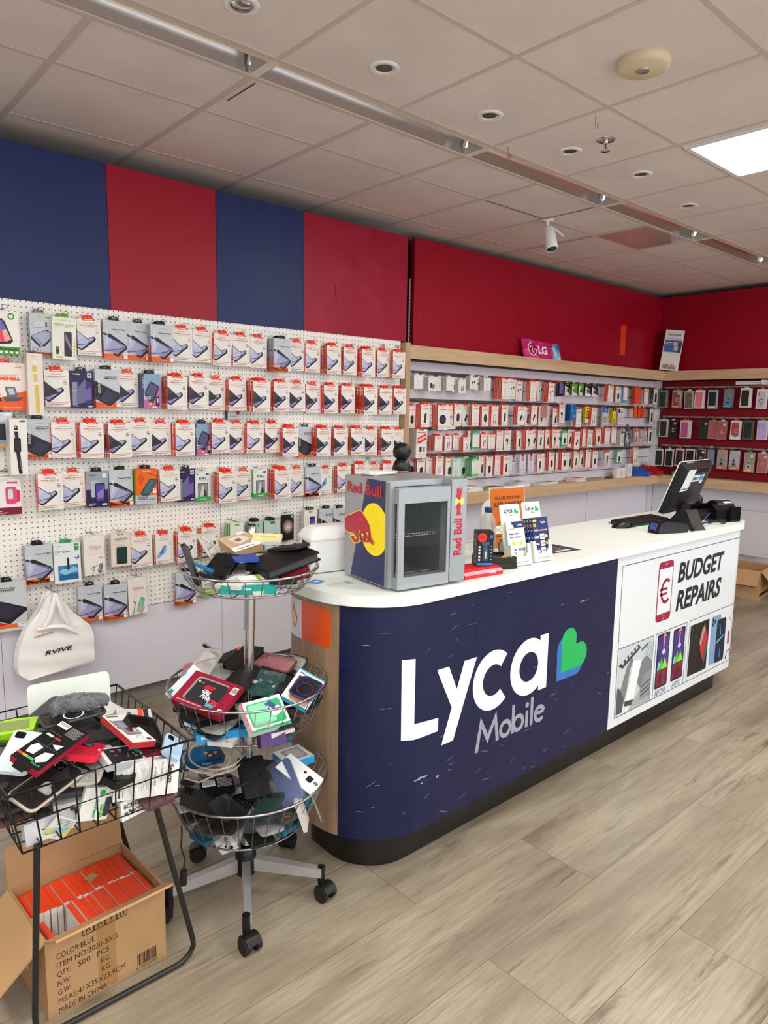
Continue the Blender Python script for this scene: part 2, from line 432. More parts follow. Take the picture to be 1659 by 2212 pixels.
# smoke detector, sprinkler, camera, wire hooks
mat('aged_plastic', '#d8c9a6', .45)
L = thing('smoke_detector', 'yellowed round smoke detector on the ceiling near the LED panel', 'smoke detector', (2.464, 1.424, CE))
b = MB(); b.lathe([(.092, 0), (.094, -.01), (.089, -.024), (.078, -.030), (.001, -.032)], 'aged_plastic', 40); b.obj('body', L)
b = MB(); b.lathe([(.024, -.0315), (.024, -.034), (.02, -.036), (.001, -.036)], 'brushed_steel', 20); b.obj('sensor', L)
L = thing('sprinkler', 'small chrome fire sprinkler hanging from the ceiling', 'sprinkler', (3.016, 1.906, CE))
b = MB(); b.lathe([(.001, -.002), (.02, -.003), (.038, -.004), (.042, 0)], 'chrome', 24); b.obj('plate', L)
b = MB(); b.lathe([(.012, -.003), (.012, -.018), (.007, -.02)], 'chrome', 12); b.tube([(.009, 0, -.018), (.014, 0, -.03), (.009, 0, -.044)], .0025, 'chrome', 6); b.tube([(-.009, 0, -.018), (-.014, 0, -.03), (-.009, 0, -.044)], .0025, 'chrome', 6); b.lathe([(.001, -.045), (.02, -.047), (.021, -.05), (.001, -.05)], 'chrome', 14); b.obj('frame', L)
mat('red_bulb', '#b0202a', .15)
b = MB(); b.cyl((0, 0, -.02), (0, 0, -.043), .0035, 'red_bulb', 8); b.obj('glass_bulb', L)
L = thing('security_camera', 'white cylinder security camera hanging from the ceiling with antenna', 'camera', (3.95, 2.889, CE))
b = MB(); b.lathe([(.001, -.012), (.038, -.011), (.042, 0)], 'white_plastic', 24); b.obj('base', L)
b = MB(); b.tube([(0, 0, -.01), (0, 0, -.035), (.004, -.004, -.05)], .011, 'white_plastic', 10); b.obj('bracket', L)
b = MB(at(.005, -.005, -.055, R(-18), R(6), 0)); b.lathe([(.001, .004), (.032, .003), (.038, -.005), (.0395, -.105), (.040, -.14), (.037, -.145), (.034, -.143)], 'white_plastic', 24); b.obj('housing', L)
b = MB(at(.005, -.005, -.055, R(-18), R(6), 0)); b.lathe([(.034, -.14), (.001, -.138)], 'black_gloss', 20); b.lathe([(.012, -.139), (.009, -.144), (.001, -.145)], 'dark_grey', 14); b.obj('lens', L)
b = MB(); b.tube([(.03, -.01, -.045), (.05, -.035, -.06), (.085, -.07, -.10)], [.006, .006, .005], 'white_plastic', 8); b.obj('antenna', L)
for i, (u, v) in enumerate(((1098, 318), (1287, 250))):
    p = onZ(u, v, CE)
    b = MB(); b.tube([(0, 0, 0), (0, 0, -.03), (.003, -.003, -.05), (.009, -.006, -.05), (.009, -.006, -.03)], .0016, 'hook_steel', 6)
    tag(b.obj('wire_hook', None, p), ['bent wire hook hanging from the ceiling above the camera', 'bent wire hook hanging from the ceiling near the sprinkler'][i], 'hook')
# ---------------------------------------------------------------- panels on the back wall
def panel(name, label, cat, x0, x1, y, z0, z1, m, d=.016, g=.0012):
    b = MB(); b.box(x0+g, x1-g, y, y+d, z0+g, z1, m); return tag(b.obj(name), label, cat)
UB = [-3.05, -.2, .62, 1.375, 1.96, 2.536, 3.386]
for i, (mm, lab) in enumerate((('red_laminate', 'red wall panel outside the left of the view'), ('blue_laminate', 'blue wall panel outside the left of the view'), ('blue_laminate', 'dark blue upper wall panel cut by the left edge of the photo'), ('red_laminate', 'plain red upper wall panel between the two dark blue ones'), ('blue_laminate', 'narrow dark blue upper wall panel between two red panels'), ('red_laminate_worn', 'scuffed red upper wall panel left of the black gap'))):
    if i == 2: UB[2] = UB[2]
    panel('wall_panel', lab, 'wall panel', UB[i], UB[i+1], YW, 2.066, 2.752, mm)
mat('dark_red', '#4a0712', .7)
b = MB()
for k, (u, v) in enumerate(((722, 612), (724, 630), (829, 600), (762, 560))):
    p = onY(u, v, YW-.0006); q = [(0, 0), (.006, -.03), (.013, -.05), (.01, -.02), (.02, -.01)] if k != 2 else [(0, 0), (-.01, .006), (.012, -.004), (.008, -.03)]
    b.stroke([(p.x+a, p.z+c) for a, c in q], .004, 'dark_red', XZ(YW-.0006))
b.obj('scratch', bpy.data.objects['wall_panel.005'])
PB = [-3.05, -.4, .8, 1.96, 2.536, 3.337]
for i in range(5):
    lab = ['pegboard outside the left of the view', 'white pegboard panel cut by the left edge of the photo', 'wide white pegboard panel behind the plastic bags', 'white pegboard panel above the small chrome basket stand', 'white pegboard panel at the right end, beside the wooden upright'][i]
    panel('pegboard', lab, 'pegboard', PB[i], PB[i+1], YW, .535, 2.066, 'pegboard_white')
LBX = [-3.05, -.4, .8, 1.96, 3.35]
for i in range(4):
    lab = ['white lower panel outside the left of the view', 'white lower wall panel at the left edge, behind the wire bin', 'white lower wall panel behind the hanging plastic bags', 'white lower wall panel behind the chrome basket stand'][i]
    panel('lower_panel', lab, 'wall panel', LBX[i], LBX[i+1], YW, .094, .533, 'melamine_white')
mat('kick_grey', '#8b8681', .5)
b = MB(); b.box(-3.05, 7.3, 3.655, 3.67, 0, .1, 'kick_grey'); struct(b.obj('baseboard_back'), 'grey baseboard recessed under the white wall panels', 'baseboard')
b = MB()
for x in (.98, 1.93, 2.6):
    b.box(x, x+.03, 3.615, 3.655, 0, .094, 'kick_grey')
b.obj('panel_foot', bpy.data.objects['baseboard_back'])
# price marks on the pegboard
mat('ink', '#26221f', .6)
for i, (s_, u, v) in enumerate((('€28', 826, 746), ('€25', 858, 749), ('€15', 795, 990))):
    p = onY(u, v, YW-.0008)
    b = MB(); b.box(p.x-.03, p.x+.03, YW-.0006, YW, p.z-.013, p.z+.014, '#e6e0d8'); b.text(s_, p.x, p.z-.008, .016, 'ink', XZ(YW-.0012), al='c', bold=.02)
    tag(b.obj('price_label'), ['small pale price label above the last boxes but two of the top row', 'small pale price label at the top right corner of the pegboard', 'small pale price label just above the fourth row of boxes'][i], 'label')
# upright between the two wall systems
b = MB(); b.box(3.342, 3.385, 3.55, 3.72, .0, 2.056, 'oak_upright'); tag(b.obj('display_upright'), 'wooden upright panel between the pegboard and the slatwall', 'upright')
b = MB()
b.box(3.462, 3.474, 3.66, 3.68, 2.06, 2.50, 'brushed_steel')
for k in range(17): b.box(3.466, 3.471, 3.6592, 3.661, 2.075+.025*k, 2.09+.025*k, 'slot_black')
tag(b.obj('slotted_rail'), 'slotted metal wall rail in the black gap between red panels', 'rail')
# slatwall bay: red panels, trims, slats
RB = [3.535, 4.70, 5.85, 7.07]
for i in range(3):
    panel('wall_panel', ['red upper wall panel right of the black gap', 'red upper wall panel behind the LG sign', 'dark red upper wall panel in the corner with the orange strip'][i], 'wall panel', RB[i], RB[i+1], YS, 2.03, 2.79, 'red_laminate', .03)
b = MB(); b.box(3.386, XR, 3.55, 3.57, 1.952, 2.044, 'oak_trim'); b.box(3.386, XR, 3.57, YS, 2.03, 2.043, 'oak_trim')
tag(b.obj('wooden_ledge'), 'upper wooden ledge across the back wall carrying the LG sign', 'ledge')
b = MB(); b.box(3.386, XR-.15, 3.52, 3.54, .912, 1.0, 'oak_trim'); b.box(3.386, XR, 3.54, YS, .985, .999, 'oak_trim')
tag(b.obj('wooden_ledge'), 'lower wooden ledge across the back wall with loose boxes on it', 'ledge')
mat('slat_white', '#dcd8e2', .35); mat('slat_groove', '#5a5557', .6)
b = MB()
zz = [1.0, 1.075, 1.175, 1.275, 1.375, 1.475, 1.575, 1.675, 1.775, 1.875, 1.95]
for x0, x1 in ((3.39, 4.70), (4.705, 5.86), (5.865, 6.985)):
    for z0, z1 in zip(zz, zz[1:]): b.box(x0, x1, YS, YS+.018, z0+.003, z1-.003, 'slat_white')
b.box(3.39, 6.985, YS+.012, YS+.03, .99, 1.96, 'slat_groove')
tag(b.obj('slatwall'), 'white slatwall carrying the accessory hooks, left of the corner', 'slatwall')
b = MB(); b.box(6.987, 7.069, YS-.05, YS+.04, 1.0005, 1.951, 'white_wall'); tag(b.obj('corner_post'), 'narrow white post in the corner between the two displays', 'post')
b = MB(); b.box(6.987, 7.069, YS-.028, YS+.04, 0, .984, 'white_wall'); tag(b.obj('corner_post'), 'white post in the corner below the lower wooden ledges', 'post')
for i, (x0, x1) in enumerate(((3.39, 4.70), (4.705, 5.86), (5.865, 6.985))):
    panel('lower_panel', 'white lower wall panel under the slatwall '+['behind the small fridge', 'behind the orange poster', 'nearest the corner'][i], 'wall panel', x0, x1, YS, .09, .985, 'melamine_white')
for z, nm in ((1.872, 'top'), (1.677, 'second'), (1.474, 'third'), (1.277, 'lowest')):
    b = MB(); b.box(3.39, 6.98, 3.672, 3.689, z-.012, z+.012, 'hook_steel')
    tag(b.obj('hook_rail'), 'grey metal hook rail, %s on the white slatwall' % nm, 'rail')
# right wall
def panelx(name, label, cat, y0, y1, x, z0, z1, m, d=.016, g=.0012):
    b = MB(); b.box(x, x+d, y0+g, y1-g, z0+g, z1, m); return tag(b.obj(name), label, cat)
panelx('wall_panel', 'dark red upper wall panel on the right wall', 'wall panel', 1.2, YS, XR, 2.03, 2.79, 'red_laminate', .03)
panelx('wall_panel', 'red upper wall panel on the right wall, outside the view', 'wall panel', -1.5, 1.2, XR, 2.03, 2.79, 'red_laminate', .03)
b = MB(); b.box(XR-.14, XR-.12, -1.5, 3.549, 1.952, 2.044, 'oak_trim_side'); b.box(XR-.12, XR, -1.5, 3.549, 2.03, 2.043, 'oak_trim_side'); tag(b.obj('wooden_ledge'), 'upper wooden ledge along the red right wall', 'ledge')
b = MB(); b.box(XR-.17, XR-.15, -1.5, 3.519, .912, 1.0, 'oak_trim_side'); b.box(XR-.15, XR, -1.5, 3.519, .985, .999, 'oak_trim_side'); tag(b.obj('wooden_ledge'), 'lower wooden ledge along the red right wall behind the till', 'ledge')
b = MB()
for z0, z1 in zip(zz, zz[1:]): b.box(XR, XR+.018, -1.5, 3.635, z0+.003, z1-.003, 'red_slat')
b.box(XR+.012, XR+.03, -1.5, 3.636, .99, 1.95, 'dark_red')
tag(b.obj('slatwall'), 'dark red slatwall of phone cases on the right wall', 'slatwall')
for i, z in enumerate((1.885, 1.592, 1.30)):
    b = MB(); b.box(XR-.018, XR-.001, -1.4, 3.60, z-.008, z+.008, 'brushed_steel'); tag(b.obj('hook_rail'), 'metal hook rail, %s on the dark red slatwall' % ['top', 'middle', 'lowest'][i], 'rail')
for i, (y0, y1) in enumerate(((2.36, 3.66), (1.0, 2.355), (-1.5, .995))):
    panelx('lower_panel', 'white lower wall panel on the right wall '+['behind the till', 'beside the open carton', 'outside the view'][i], 'wall panel', y0, y1, XR, .09, .985, 'melamine_white')
b = MB(); b.box(XR+.05, XR+.065, -1.5, 3.65, 0, .1, 'kick_grey'); struct(b.obj('baseboard_right'), 'grey baseboard recessed under the right wall', 'baseboard')
# ================================================================ the counter
CR, YF = .262, 1.615
CX, CY = 1.63, 1.877                     # centre of the rounded left end
XE, ER = 4.32, .185                      # right end, its corner radius
ES, BR = .085, .18                       # straight side, radius of the hidden back corner
YB, WT = CY+ES+BR, 1.003
S0 = CX-CR*PI/2-ES-BR*PI/2
def front(s, off=0.):
    """point on the counter front at unrolled length s (= X on the straight run), off = outwards"""
    if s < CX:
        a = (CX-s)/CR; r = CR+off
        if a > PI/2:
            t = (a-PI/2)*CR
            if t < ES: return CX-r, CY+t
            q = min(PI/2, (t-ES)/BR); r2 = BR+off
            return CX-CR+BR-r2*math.cos(q), CY+ES+r2*math.sin(q)
        return CX-r*math.sin(a), CY-r*math.cos(a)
    xe = XE-ER
    if s > xe:
        a = (s-xe)/ER; r = ER+off
        return xe+r*math.sin(a), YF+ER-r*math.cos(a)
    return s, YF-off
def FP(off=.0008):
    return lambda s, z: (*front(s, off), z)
def outline(off, s0=S0, s1=XE-ER+ER*PI/2):
    st = [s0+(CX-s0)*i/48 for i in range(48)] if s0 < CX else []
    n = 14
    st += [CX]+[CX+(XE-ER-CX)*i/30 for i in range(1, 30)]+[XE-ER+(s1-XE+ER)*i/n for i in range(n+1)]
    return [front(s, off) for s in st]
L = thing('shop_counter', 'long white-topped shop counter with a navy mobile network front', 'counter', (0, 0, 0))
out = outline(.018)
b = MB(); b.prism(out+[(XE+.018, YB+.018)], .966, WT, 'worktop_white', 'z'); wt = b.obj('worktop', L)
b = MB(); b.box(2.828, 2.8295, YF-.0175, YB+.018, WT, WT+.0002, '#c9cfc9'); b.obj('worktop_seam', wt)
def skin(s0, s1, z0, z1, m, name, th=.016, n=None):
    n = n or max(2, int(abs(s1-s0)/.015) if s0 < CX or s1 > XE-ER else 2)
    if s0 < CX < s1: st = [s0+(CX-s0)*i/26 for i in range(27)]+[s1]
    elif s1 > XE-ER: st = [s0]+[XE-ER+(s1-XE+ER)*i/14 for i in range(15)]
    else: st = [s0+(s1-s0)*i/n for i in range(n+1)]
    b = MB(); k = len(st)
    o = [front(s) for s in st]; q = [front(s, -th) for s in st]
    V = [(*p, z) for p in o for z in (z0, z1)]+[(*p, z) for p in q for z in (z0, z1)]
    b.add(V, [(2*i, 2*i+2, 2*i+3, 2*i+1) for i in range(k-1)], m, True)
    b.add(V, [(2*k+2*i, 2*k+2*i+1, 2*k+2*i+3, 2*k+2*i+2) for i in range(k-1)], m, True)
    b.add(V, [(2*i+1, 2*i+3, 2*k+2*i+3, 2*k+2*i+1) for i in range(k-1)]+[(2*i, 2*k+2*i, 2*k+2*i+2, 2*i+2) for i in range(k-1)]+[(0, 1, 2*k+1, 2*k), (2*k-2, 4*k-2, 4*k-1, 2*k-1)], m)
    return b.obj(name, L)
SN = 1.329                                # where navy wrap starts
mat('white_vinyl', '#dfe6ea', .22)
skin(S0, SN-.001, .146, .966, 'counter_oak', 'oak_end_panel')
nav = skin(SN, 2.849, .146, .966, 'navy_vinyl', 'navy_front')
wht = skin(2.851, XE-ER+ER*PI/2, .146, .966, 'white_vinyl', 'white_front')
b = MB(); b.box(CX-CR+BR, XE-.017, YB-.016, YB, .146, .966, 'melamine_white'); b.obj('back_panel', L)
ko = outline(-.075)
b = MB(); b.prism(ko+[(XE-.075, YB-.075)], 0, .146, 'kick_black', 'z', smooth=False); b.obj('kickboard', L)
# --- lettering on the navy front
mat('logo_white', '#e9ecf4', .35); mat('logo_grey', '#9a9aa8', .4); mat('logo_green', '#18b05c', .35); mat('logo_blue', '#2f6ec0', .35)
P = FP(); b = MB()
def sub(p, n=10):
    o = []
    for a, c in zip(p, p[1:]): o += [(a[0]+(c[0]-a[0])*i/n, a[1]+(c[1]-a[1])*i/n) for i in range(n)]
    return o+[p[-1]]
def gquad(tl, tr, br, bl, m, P, nu=8, nv=8):
    V = []
    for j in range(nv+1):
        for i in range(nu+1):
            u, v = i/nu, j/nv
            V.append(P(*[(tl[k]*(1-u)+tr[k]*u)*(1-v)+(bl[k]*(1-u)+br[k]*u)*v for k in (0, 1)]))
    b.add(V, [(j*(nu+1)+i, (j+1)*(nu+1)+i, (j+1)*(nu+1)+i+1, j*(nu+1)+i+1) for j in range(nv) for i in range(nu)], m)
LA, LB = FP(.0012), FP(.0016)
gquad((1.542, .779), (1.595, .775), (1.596, .488), (1.545, .496), 'logo_white', LA)
gquad((1.596, .545), (1.711, .535), (1.71, .486), (1.596, .488), 'logo_white', LA)
gquad((1.698, .711), (1.758, .711), (1.822, .575), (1.789, .533), 'logo_white', LA)
gquad((1.838, .713), (1.905, .713), (1.790, .427), (1.729, .427), 'logo_white', LB)
b.stroke(arc(2.005, .600, .0885, 48, 312, 40), .056, 'logo_white', LA)
b.stroke(arc(2.222, .601, .0885, 0, 360, 48)[:-1], .056, 'logo_white', LA, True)
b.stroke(sub([(2.3175, .716), (2.3175, .486)]), .055, 'logo_white', LB)
x = 1.93; zb, zt = .348, .452
b.stroke([(1.922, zb-.012), (1.944, zt-.004), (1.985, .373), (2.027, zt-.004), (2.044, zb)], .019, 'logo_grey', P)
b.stroke(arc(2.090, .383, .029, 0, 360, 24)[:-1], .0175, 'logo_grey', P, True)
b.stroke([(2.136, .466), (2.136, zb)], .0175, 'logo_grey', LA); b.stroke(arc(2.170, .383, .029, 0, 360, 24)[:-1], .0175, 'logo_grey', P, True)
b.stroke([(2.224, .418), (2.224, zb)], .0175, 'logo_grey', P);
b.add([P(*p) for p in arc(2.224, .442, .0115, 0, 360, 12)[:-1]], [tuple(range(12))], 'logo_grey')
b.stroke([(2.256, .466), (2.256, zb)], .0175, 'logo_grey', P)
b.stroke([(2.282, .388), (2.337, .388)], .014, 'logo_grey', LA); b.stroke(arc(2.309, .383, .029, 10, 318, 24), .0175, 'logo_grey', P)
def heart(cx, cz, s):
    o = [(0, 0)]+arc(.28, .73, .31, 184, -22, 16)+arc(.75, .30, .31, 112, -92, 16)
    return [(cx+x*s, cz+y*s) for x, y in o]
b.add([FP(.0006)(*p) for p in heart(2.418, .490, .178)], [tuple(range(len(heart(0, 0, 1))))], 'logo_blue')
b.add([FP(.0012)(*p) for p in heart(2.446, .522, .178)], [tuple(range(len(heart(0, 0, 1))))], 'logo_green')
b.obj('lettering', nav)
# seams, scratches
mat('scuff', '#8c90ac', .6); b = MB(); P = FP(.0007)
for s_ in (1.90, 2.32, 2.755): b.stroke([(s_, .15), (s_, .965)], .0022, '#252a52', P)
rs = random.Random(3)
for k in range(38):
    s0 = rs.uniform(1.38, 2.82); z0 = rs.choice([rs.uniform(.17, .36), rs.uniform(.2, .9)]); l = rs.uniform(.006, .05); a = rs.gauss(.12, .35)
    b.stroke([(s0, z0), (s0+l*math.cos(a), z0+l*math.sin(a)*.6)], rs.uniform(.0007, .0016), 'scuff', P)
b.obj('scratches', nav)
# --- repair advert on the white front
P = FP(.0007); b = MB(); NB = '#2c3f63'
def ln(pts, w=.0035, c=NB, cl=False): b.stroke(sub(pts, 60), w, c, P, cl)
ln([(2.894, .917), (4.24, .915)]); ln([(2.894, .917), (2.905, .188)]); ln([(2.905, .188), (4.24, .189)])
ln([(2.903, .524), (3.228, .524)]); ln([(3.232, .524), (3.232, .19)])
ln([(3.257, .525), (3.585, .525)]); ln([(3.257, .525), (3.262, .19)]); ln([(3.585, .525), (3.588, .19)]); ln([(3.617, .525), (4.24, .527)]); ln([(3.617, .525), (3.622, .19)])
b.obj('rule_lines', wht)
MR = '#98173c'; b = MB(); P2 = FP(.0012)
ph = rr2(3.235, .585, 3.385, .888, .024)
b.add([P(*p) for p in ph], [tuple(range(len(ph)))], MR); b.add([P2(*p) for p in ((3.243, .624), (3.377, .624), (3.377, .853), (3.243, .853))], [(0, 1, 2, 3)], '#dfe6ea')
b.stroke(arc(3.31, .605, .0105, 0, 360, 14)[:-1], .002, '#e6d5da', P2, True); b.stroke([(3.298, .873), (3.322, .873)], .005, '#e6d5da', P2)
P3 = FP(.0016)
b.stroke(arc(3.322, .736, .047, 50, 310, 22, .056), .017, MR, P3); b.stroke([(3.258, .748), (3.335, .748)], .012, MR, P3); b.stroke([(3.258, .723), (3.33, .723)], .012, MR, P3)
b.obj('euro_phone_logo', wht)
b = MB()
b.text('BUDGET', 3.44, .762, .0985, '#191d26', P, .535, .035, .18); b.obj('headline', wht); b = MB(); b.text('REPAIRS', 3.44, .612, .103, '#191d26', P, .525, .035, .18); b.obj('headline', wht); b = MB()
b.text('BEFORE', 3.286, .196, .026, NB, P, .108, .0, .12); b.obj('caption', wht); b = MB(); b.text('AFTER', 3.462, .196, .026, NB, P, .088, 0, .12)
b.obj('caption', wht)
# phones pictured on the advert
def pic(name, f):
    global b; b = MB(); f(); return b.obj(name, wht)
def quad(pts, c, o=.0012): b.add([FP(o)(*p) for p in pts], [tuple(range(len(pts)))], c)
def screen(x0, x1, z0, z1):
    quad(rr2(x0, z0, x1, z1, .012), '#241f3d', .0009)
    w, h = x1-x0, z1-z0
    q = lambda *p: [(x0+a*w, z0+c*h) for a, c in p]
    quad(q((.07, .35), (.93, .35), (.93, .95), (.07, .95)), '#46307a'); quad(q((.07, .04), (.93, .04), (.93, .33), (.07, .33)), '#7c2238')
    quad(q((.1, .34), (.36, .34), (.3, .44), (.2, .5)), '#7fd3e8', .0014); quad(q((.2, .34), (.6, .34), (.42, .58)), '#46c045', .0015); quad(q((.48, .34), (.93, .34), (.68, .55)), '#9ed436', .0016)
    quad(q((.5, .6), (.55, .6), (.6, .92), (.5, .92)), '#d98aa8', .0014); quad(q((.42, .93), (.7, .93), (.66, .985), (.46, .985)), '#ee8a28', .0014)
    quad([(x0+.55*w+.14*w*math.cos(a*PI/6), z0+.66*h+.045*h*math.sin(a*PI/6)) for a in range(12)], '#b7d2f0', .0017)
    quad([(x0+.5*w+.3*w*math.cos(a*PI/8), z0+.16*h+.09*h*math.sin(a*PI/8)) for a in range(16)], '#5d1730', .0014)
def f1():
    screen(3.276, 3.402, .232, .516)
    for k in range(5): b.stroke([(3.36+rs.uniform(-.02, .03), .24+.05*k), (3.37+rs.uniform(-.02, .03), .29+.05*k)], .0012, '#d9d4e6', FP(.002))
pic('broken_phone_picture', f1)
pic('mended_phone_picture', lambda: screen(3.442, 3.57, .232, .511))
def f3():
    quad(rr2(3.632, .213, 3.741, .496, .008), '#1c191b', .0009); quad(rr2(3.737, .211, 3.855, .496, .008), '#151013', .001)
    for z in (.47, .44, .41): quad([(3.655+.009*math.cos(a*PI/6), z+.009*math.sin(a*PI/6)) for a in range(12)], '#3b3a40')
    quad([(3.75, .38), (3.79, .31), (3.81, .37), (3.806, .475), (3.775, .45)], '#a79b7d'); quad([(3.76, .345), (3.80, .27), (3.846, .40), (3.83, .42), (3.812, .455)], '#c3273e', .0014); quad([(3.80, .30), (3.815, .235), (3.85, .33), (3.85, .38)], '#4b5a49', .0016)
pic('two_phones_picture', f3)
def f4():
    quad(rr2(3.886, .217, 4.005, .496, .016), '#7e9cc4', .0009); quad(rr2(3.958, .213, 4.076, .466, .016), '#101a33', .0013)
    for x_, z_ in ((3.905, .478), (3.905, .45), (3.93, .464)): quad([(x_+.01*math.cos(a*PI/6), z_+.012*math.sin(a*PI/6)) for a in range(12)], '#1a2230', .0014)
    quad([(3.972, .33), (4.064, .36), (4.066, .368), (3.972, .342)], '#6fb4f0', .0016); quad([(4.01, .24), (4.022, .24), (4.016, .315)], '#3f8ef0', .0017); quad([(3.99, .44), (3.997, .44), (4.02, .37), (4.012, .375)], '#5aa0ea', .0017)
pic('blue_phones_picture', f4)
def f5():
    quad([(4.135, .428), (4.2, .43), (4.205, .475), (4.195, .487), (4.14, .476), (4.122, .455)], '#2d2f36', .0009)
    quad(rr2(4.115, .295, 4.190, .375, .008), '#4a2f63', .0009); quad(rr2(4.118, .30, 4.14, .37, .004), '#b0505f', .0013)
    b.stroke(arc(4.145, .222, .034, -20, 200, 14), .006, '#26282d', FP(.0009)); b.stroke([(4.178, .225), (4.178, .205)], .012, '#26282d', FP(.0009)); b.stroke([(4.111, .225), (4.111, .205)], .012, '#26282d', FP(.0009))
pic('accessory_pictures', f5)
def f6():                                  # grey picture of hands repairing a phone
    quad([(2.912, .193), (3.229, .193), (3.229, .521), (2.912, .521)], '#c8ccd0', .0008)
    quad([(2.912, .193), (3.06, .193), (3.04, .245), (2.912, .272)], '#dfe3e6', .001); quad([(3.02, .193), (3.229, .193), (3.229, .32), (3.15, .29)], '#a9acb1', .0011)
    quad([(2.912, .44), (2.95, .42), (3.11, .49), (3.085, .512)], '#3b3f49', .0012)
    for k in range(5): quad([(2.945+.03*k, .437+.0125*k), (2.962+.03*k, .444+.0125*k), (2.957+.03*k, .456+.0125*k), (2.94+.03*k, .449+.0125*k)], '#d5d8db', .0015)
    quad([(3.12, .468), (3.18, .488), (3.178, .503), (3.118, .482)], '#2d7f9a', .0013)
    for k in range(4): b.stroke([(3.15+.02*k, .44-.01*k), (3.2+.008*k, .515-.018*k)], .003, '#4b4e55', FP(.0013))
    quad([(2.99, .25), (3.07, .24), (3.125, .425), (3.05, .44)], '#eceff1', .002); quad([(2.985, .225), (3.05, .215), (3.07, .24), (2.99, .252)], '#42454c', .0019)
    h = '#7b7e84'
    quad([(2.914, .22), (2.97, .215), (3.0, .30), (3.02, .40), (3.045, .44), (3.03, .46), (2.99, .42), (2.95, .33)], h, .0014); quad([(2.914, .2), (2.968, .2), (2.978, .27), (2.93, .33), (2.914, .33)], '#53565c', .0016)
    quad([(3.229, .30), (3.14, .27), (3.10, .31), (3.075, .36), (3.10, .385), (3.13, .42), (3.17, .44), (3.229, .40)], h, .0015); quad([(3.229, .22), (3.13, .22), (3.13, .28), (3.16, .34), (3.229, .36)], '#8d9096', .0017)
    for z in (.24, .26, .285): b.stroke([(3.135, z), (3.227, z+.02)], .008, '#54575d', FP(.002))
pic('repair_picture', f6)
# orange network sticker on the oak end
mat('sticker_orange', '#e2500f', .3); mat('sticker_white', '#dcdce6', .35)
P = FP(.001); b = MB()
def patch(x0, x1, zf0, zf1, m, P):
    st = [x0+(x1-x0)*i/14 for i in range(15)]
    b.add([P(s, zf0(s)) for s in st]+[P(s, zf1(s)) for s in st], [(i, i+1, 16+i, 15+i) for i in range(14)], m)
patch(1.145, 1.297, lambda s: .808+max(0, (s-1.285)*.7), lambda s: .944-max(0, (s-1.277)*.8), 'sticker_orange', P)
patch(1.04, 1.145, lambda s: .806, lambda s: .942, 'sticker_white', P)
b.add([FP(.0016)(s, z) for s, z in ((1.088, .928), (1.102, .90), (1.122, .876), (1.116, .856), (1.098, .832), (1.08, .855), (1.074, .876), (1.078, .905))], [tuple(range(8))], 'sticker_orange')
b.text('nl', 1.102, .866, .011, '#f6ece6', FP(.002), bold=.03)
b.obj('orange_sticker', bpy.data.objects['oak_end_panel'])
# ================================================================ hanging products
class Face:
    """draws on the front of a box whose top centre is the origin (x right, z down the front); fractions 0..1 from the top left"""
    def __init__(s, b, w, h, y=0.): s.b, s.w, s.h, s.y = b, w, h, y
    def P(s, k): return lambda x, z: (x, s.y-.00035*k, z)
    def q(s, x, y): return (-s.w/2+x*s.w, -y*s.h)
    def r(s, x0, y0, x1, y1, c, k=1): s.p([(x0, y0), (x0, y1), (x1, y1), (x1, y0)], c, k)
    def p(s, pts, c, k=1): s.b.add([s.P(k)(*s.q(*p)) for p in pts], [tuple(range(len(pts)))], c)
    def t(s, txt, x, y, hh, c, w=None, bold=0., k=2, al='l', sh=0.):
        X, Z_ = s.q(x, y); s.b.text(txt, X, Z_, hh*s.h, c, s.P(k), None if w is None else w*s.w, bold, sh, al)
    def vt(s, txt, x, y, hh, c, w=None, k=2, bold=0.):    # lettering running up the box
        X, Z_ = s.q(x, y); P = s.P(k)
        s.b.text(txt, 0, 0, hh*s.w, c, lambda a, d: P(X-d, Z_+a), None if w is None else w*s.h, bold)
    def c(s, x, y, r, c, k=1, n=18):
        X, Z_ = s.q(x, y); s.b.add([s.P(k)(X+r*s.w*math.cos(2*PI*i/n), Z_+r*s.w*math.sin(2*PI*i/n)) for i in range(n)], [tuple(range(n))], c)
    def ring(s, x, y, r, wd, c, k=2, a0=0, a1=360):
        X, Z_ = s.q(x, y); s.b.stroke([(X+a, Z_+d) for a, d in arc(0, 0, r*s.w, a0, a1, 20)], wd*s.w, c, s.P(k))
    def l(s, pts, wd, c, k=2): s.b.stroke([s.q(*p) for p in pts], wd*s.w, c, s.P(k))
    def rr(s, x0, y0, x1, y1, r, c, k=1):
        a, d = s.q(x0, y1), s.q(x1, y0); s.p_abs(rr2(a[0], a[1], d[0], d[1], r*s.w, 4), c, k)
    def p_abs(s, pts, c, k): s.b.add([s.P(k)(*p) for p in pts], [tuple(range(len(pts)))], c)
OR, DK, LIL, RD = '#f0531c', '#22242a', '#a9a8cf', '#e0492a'
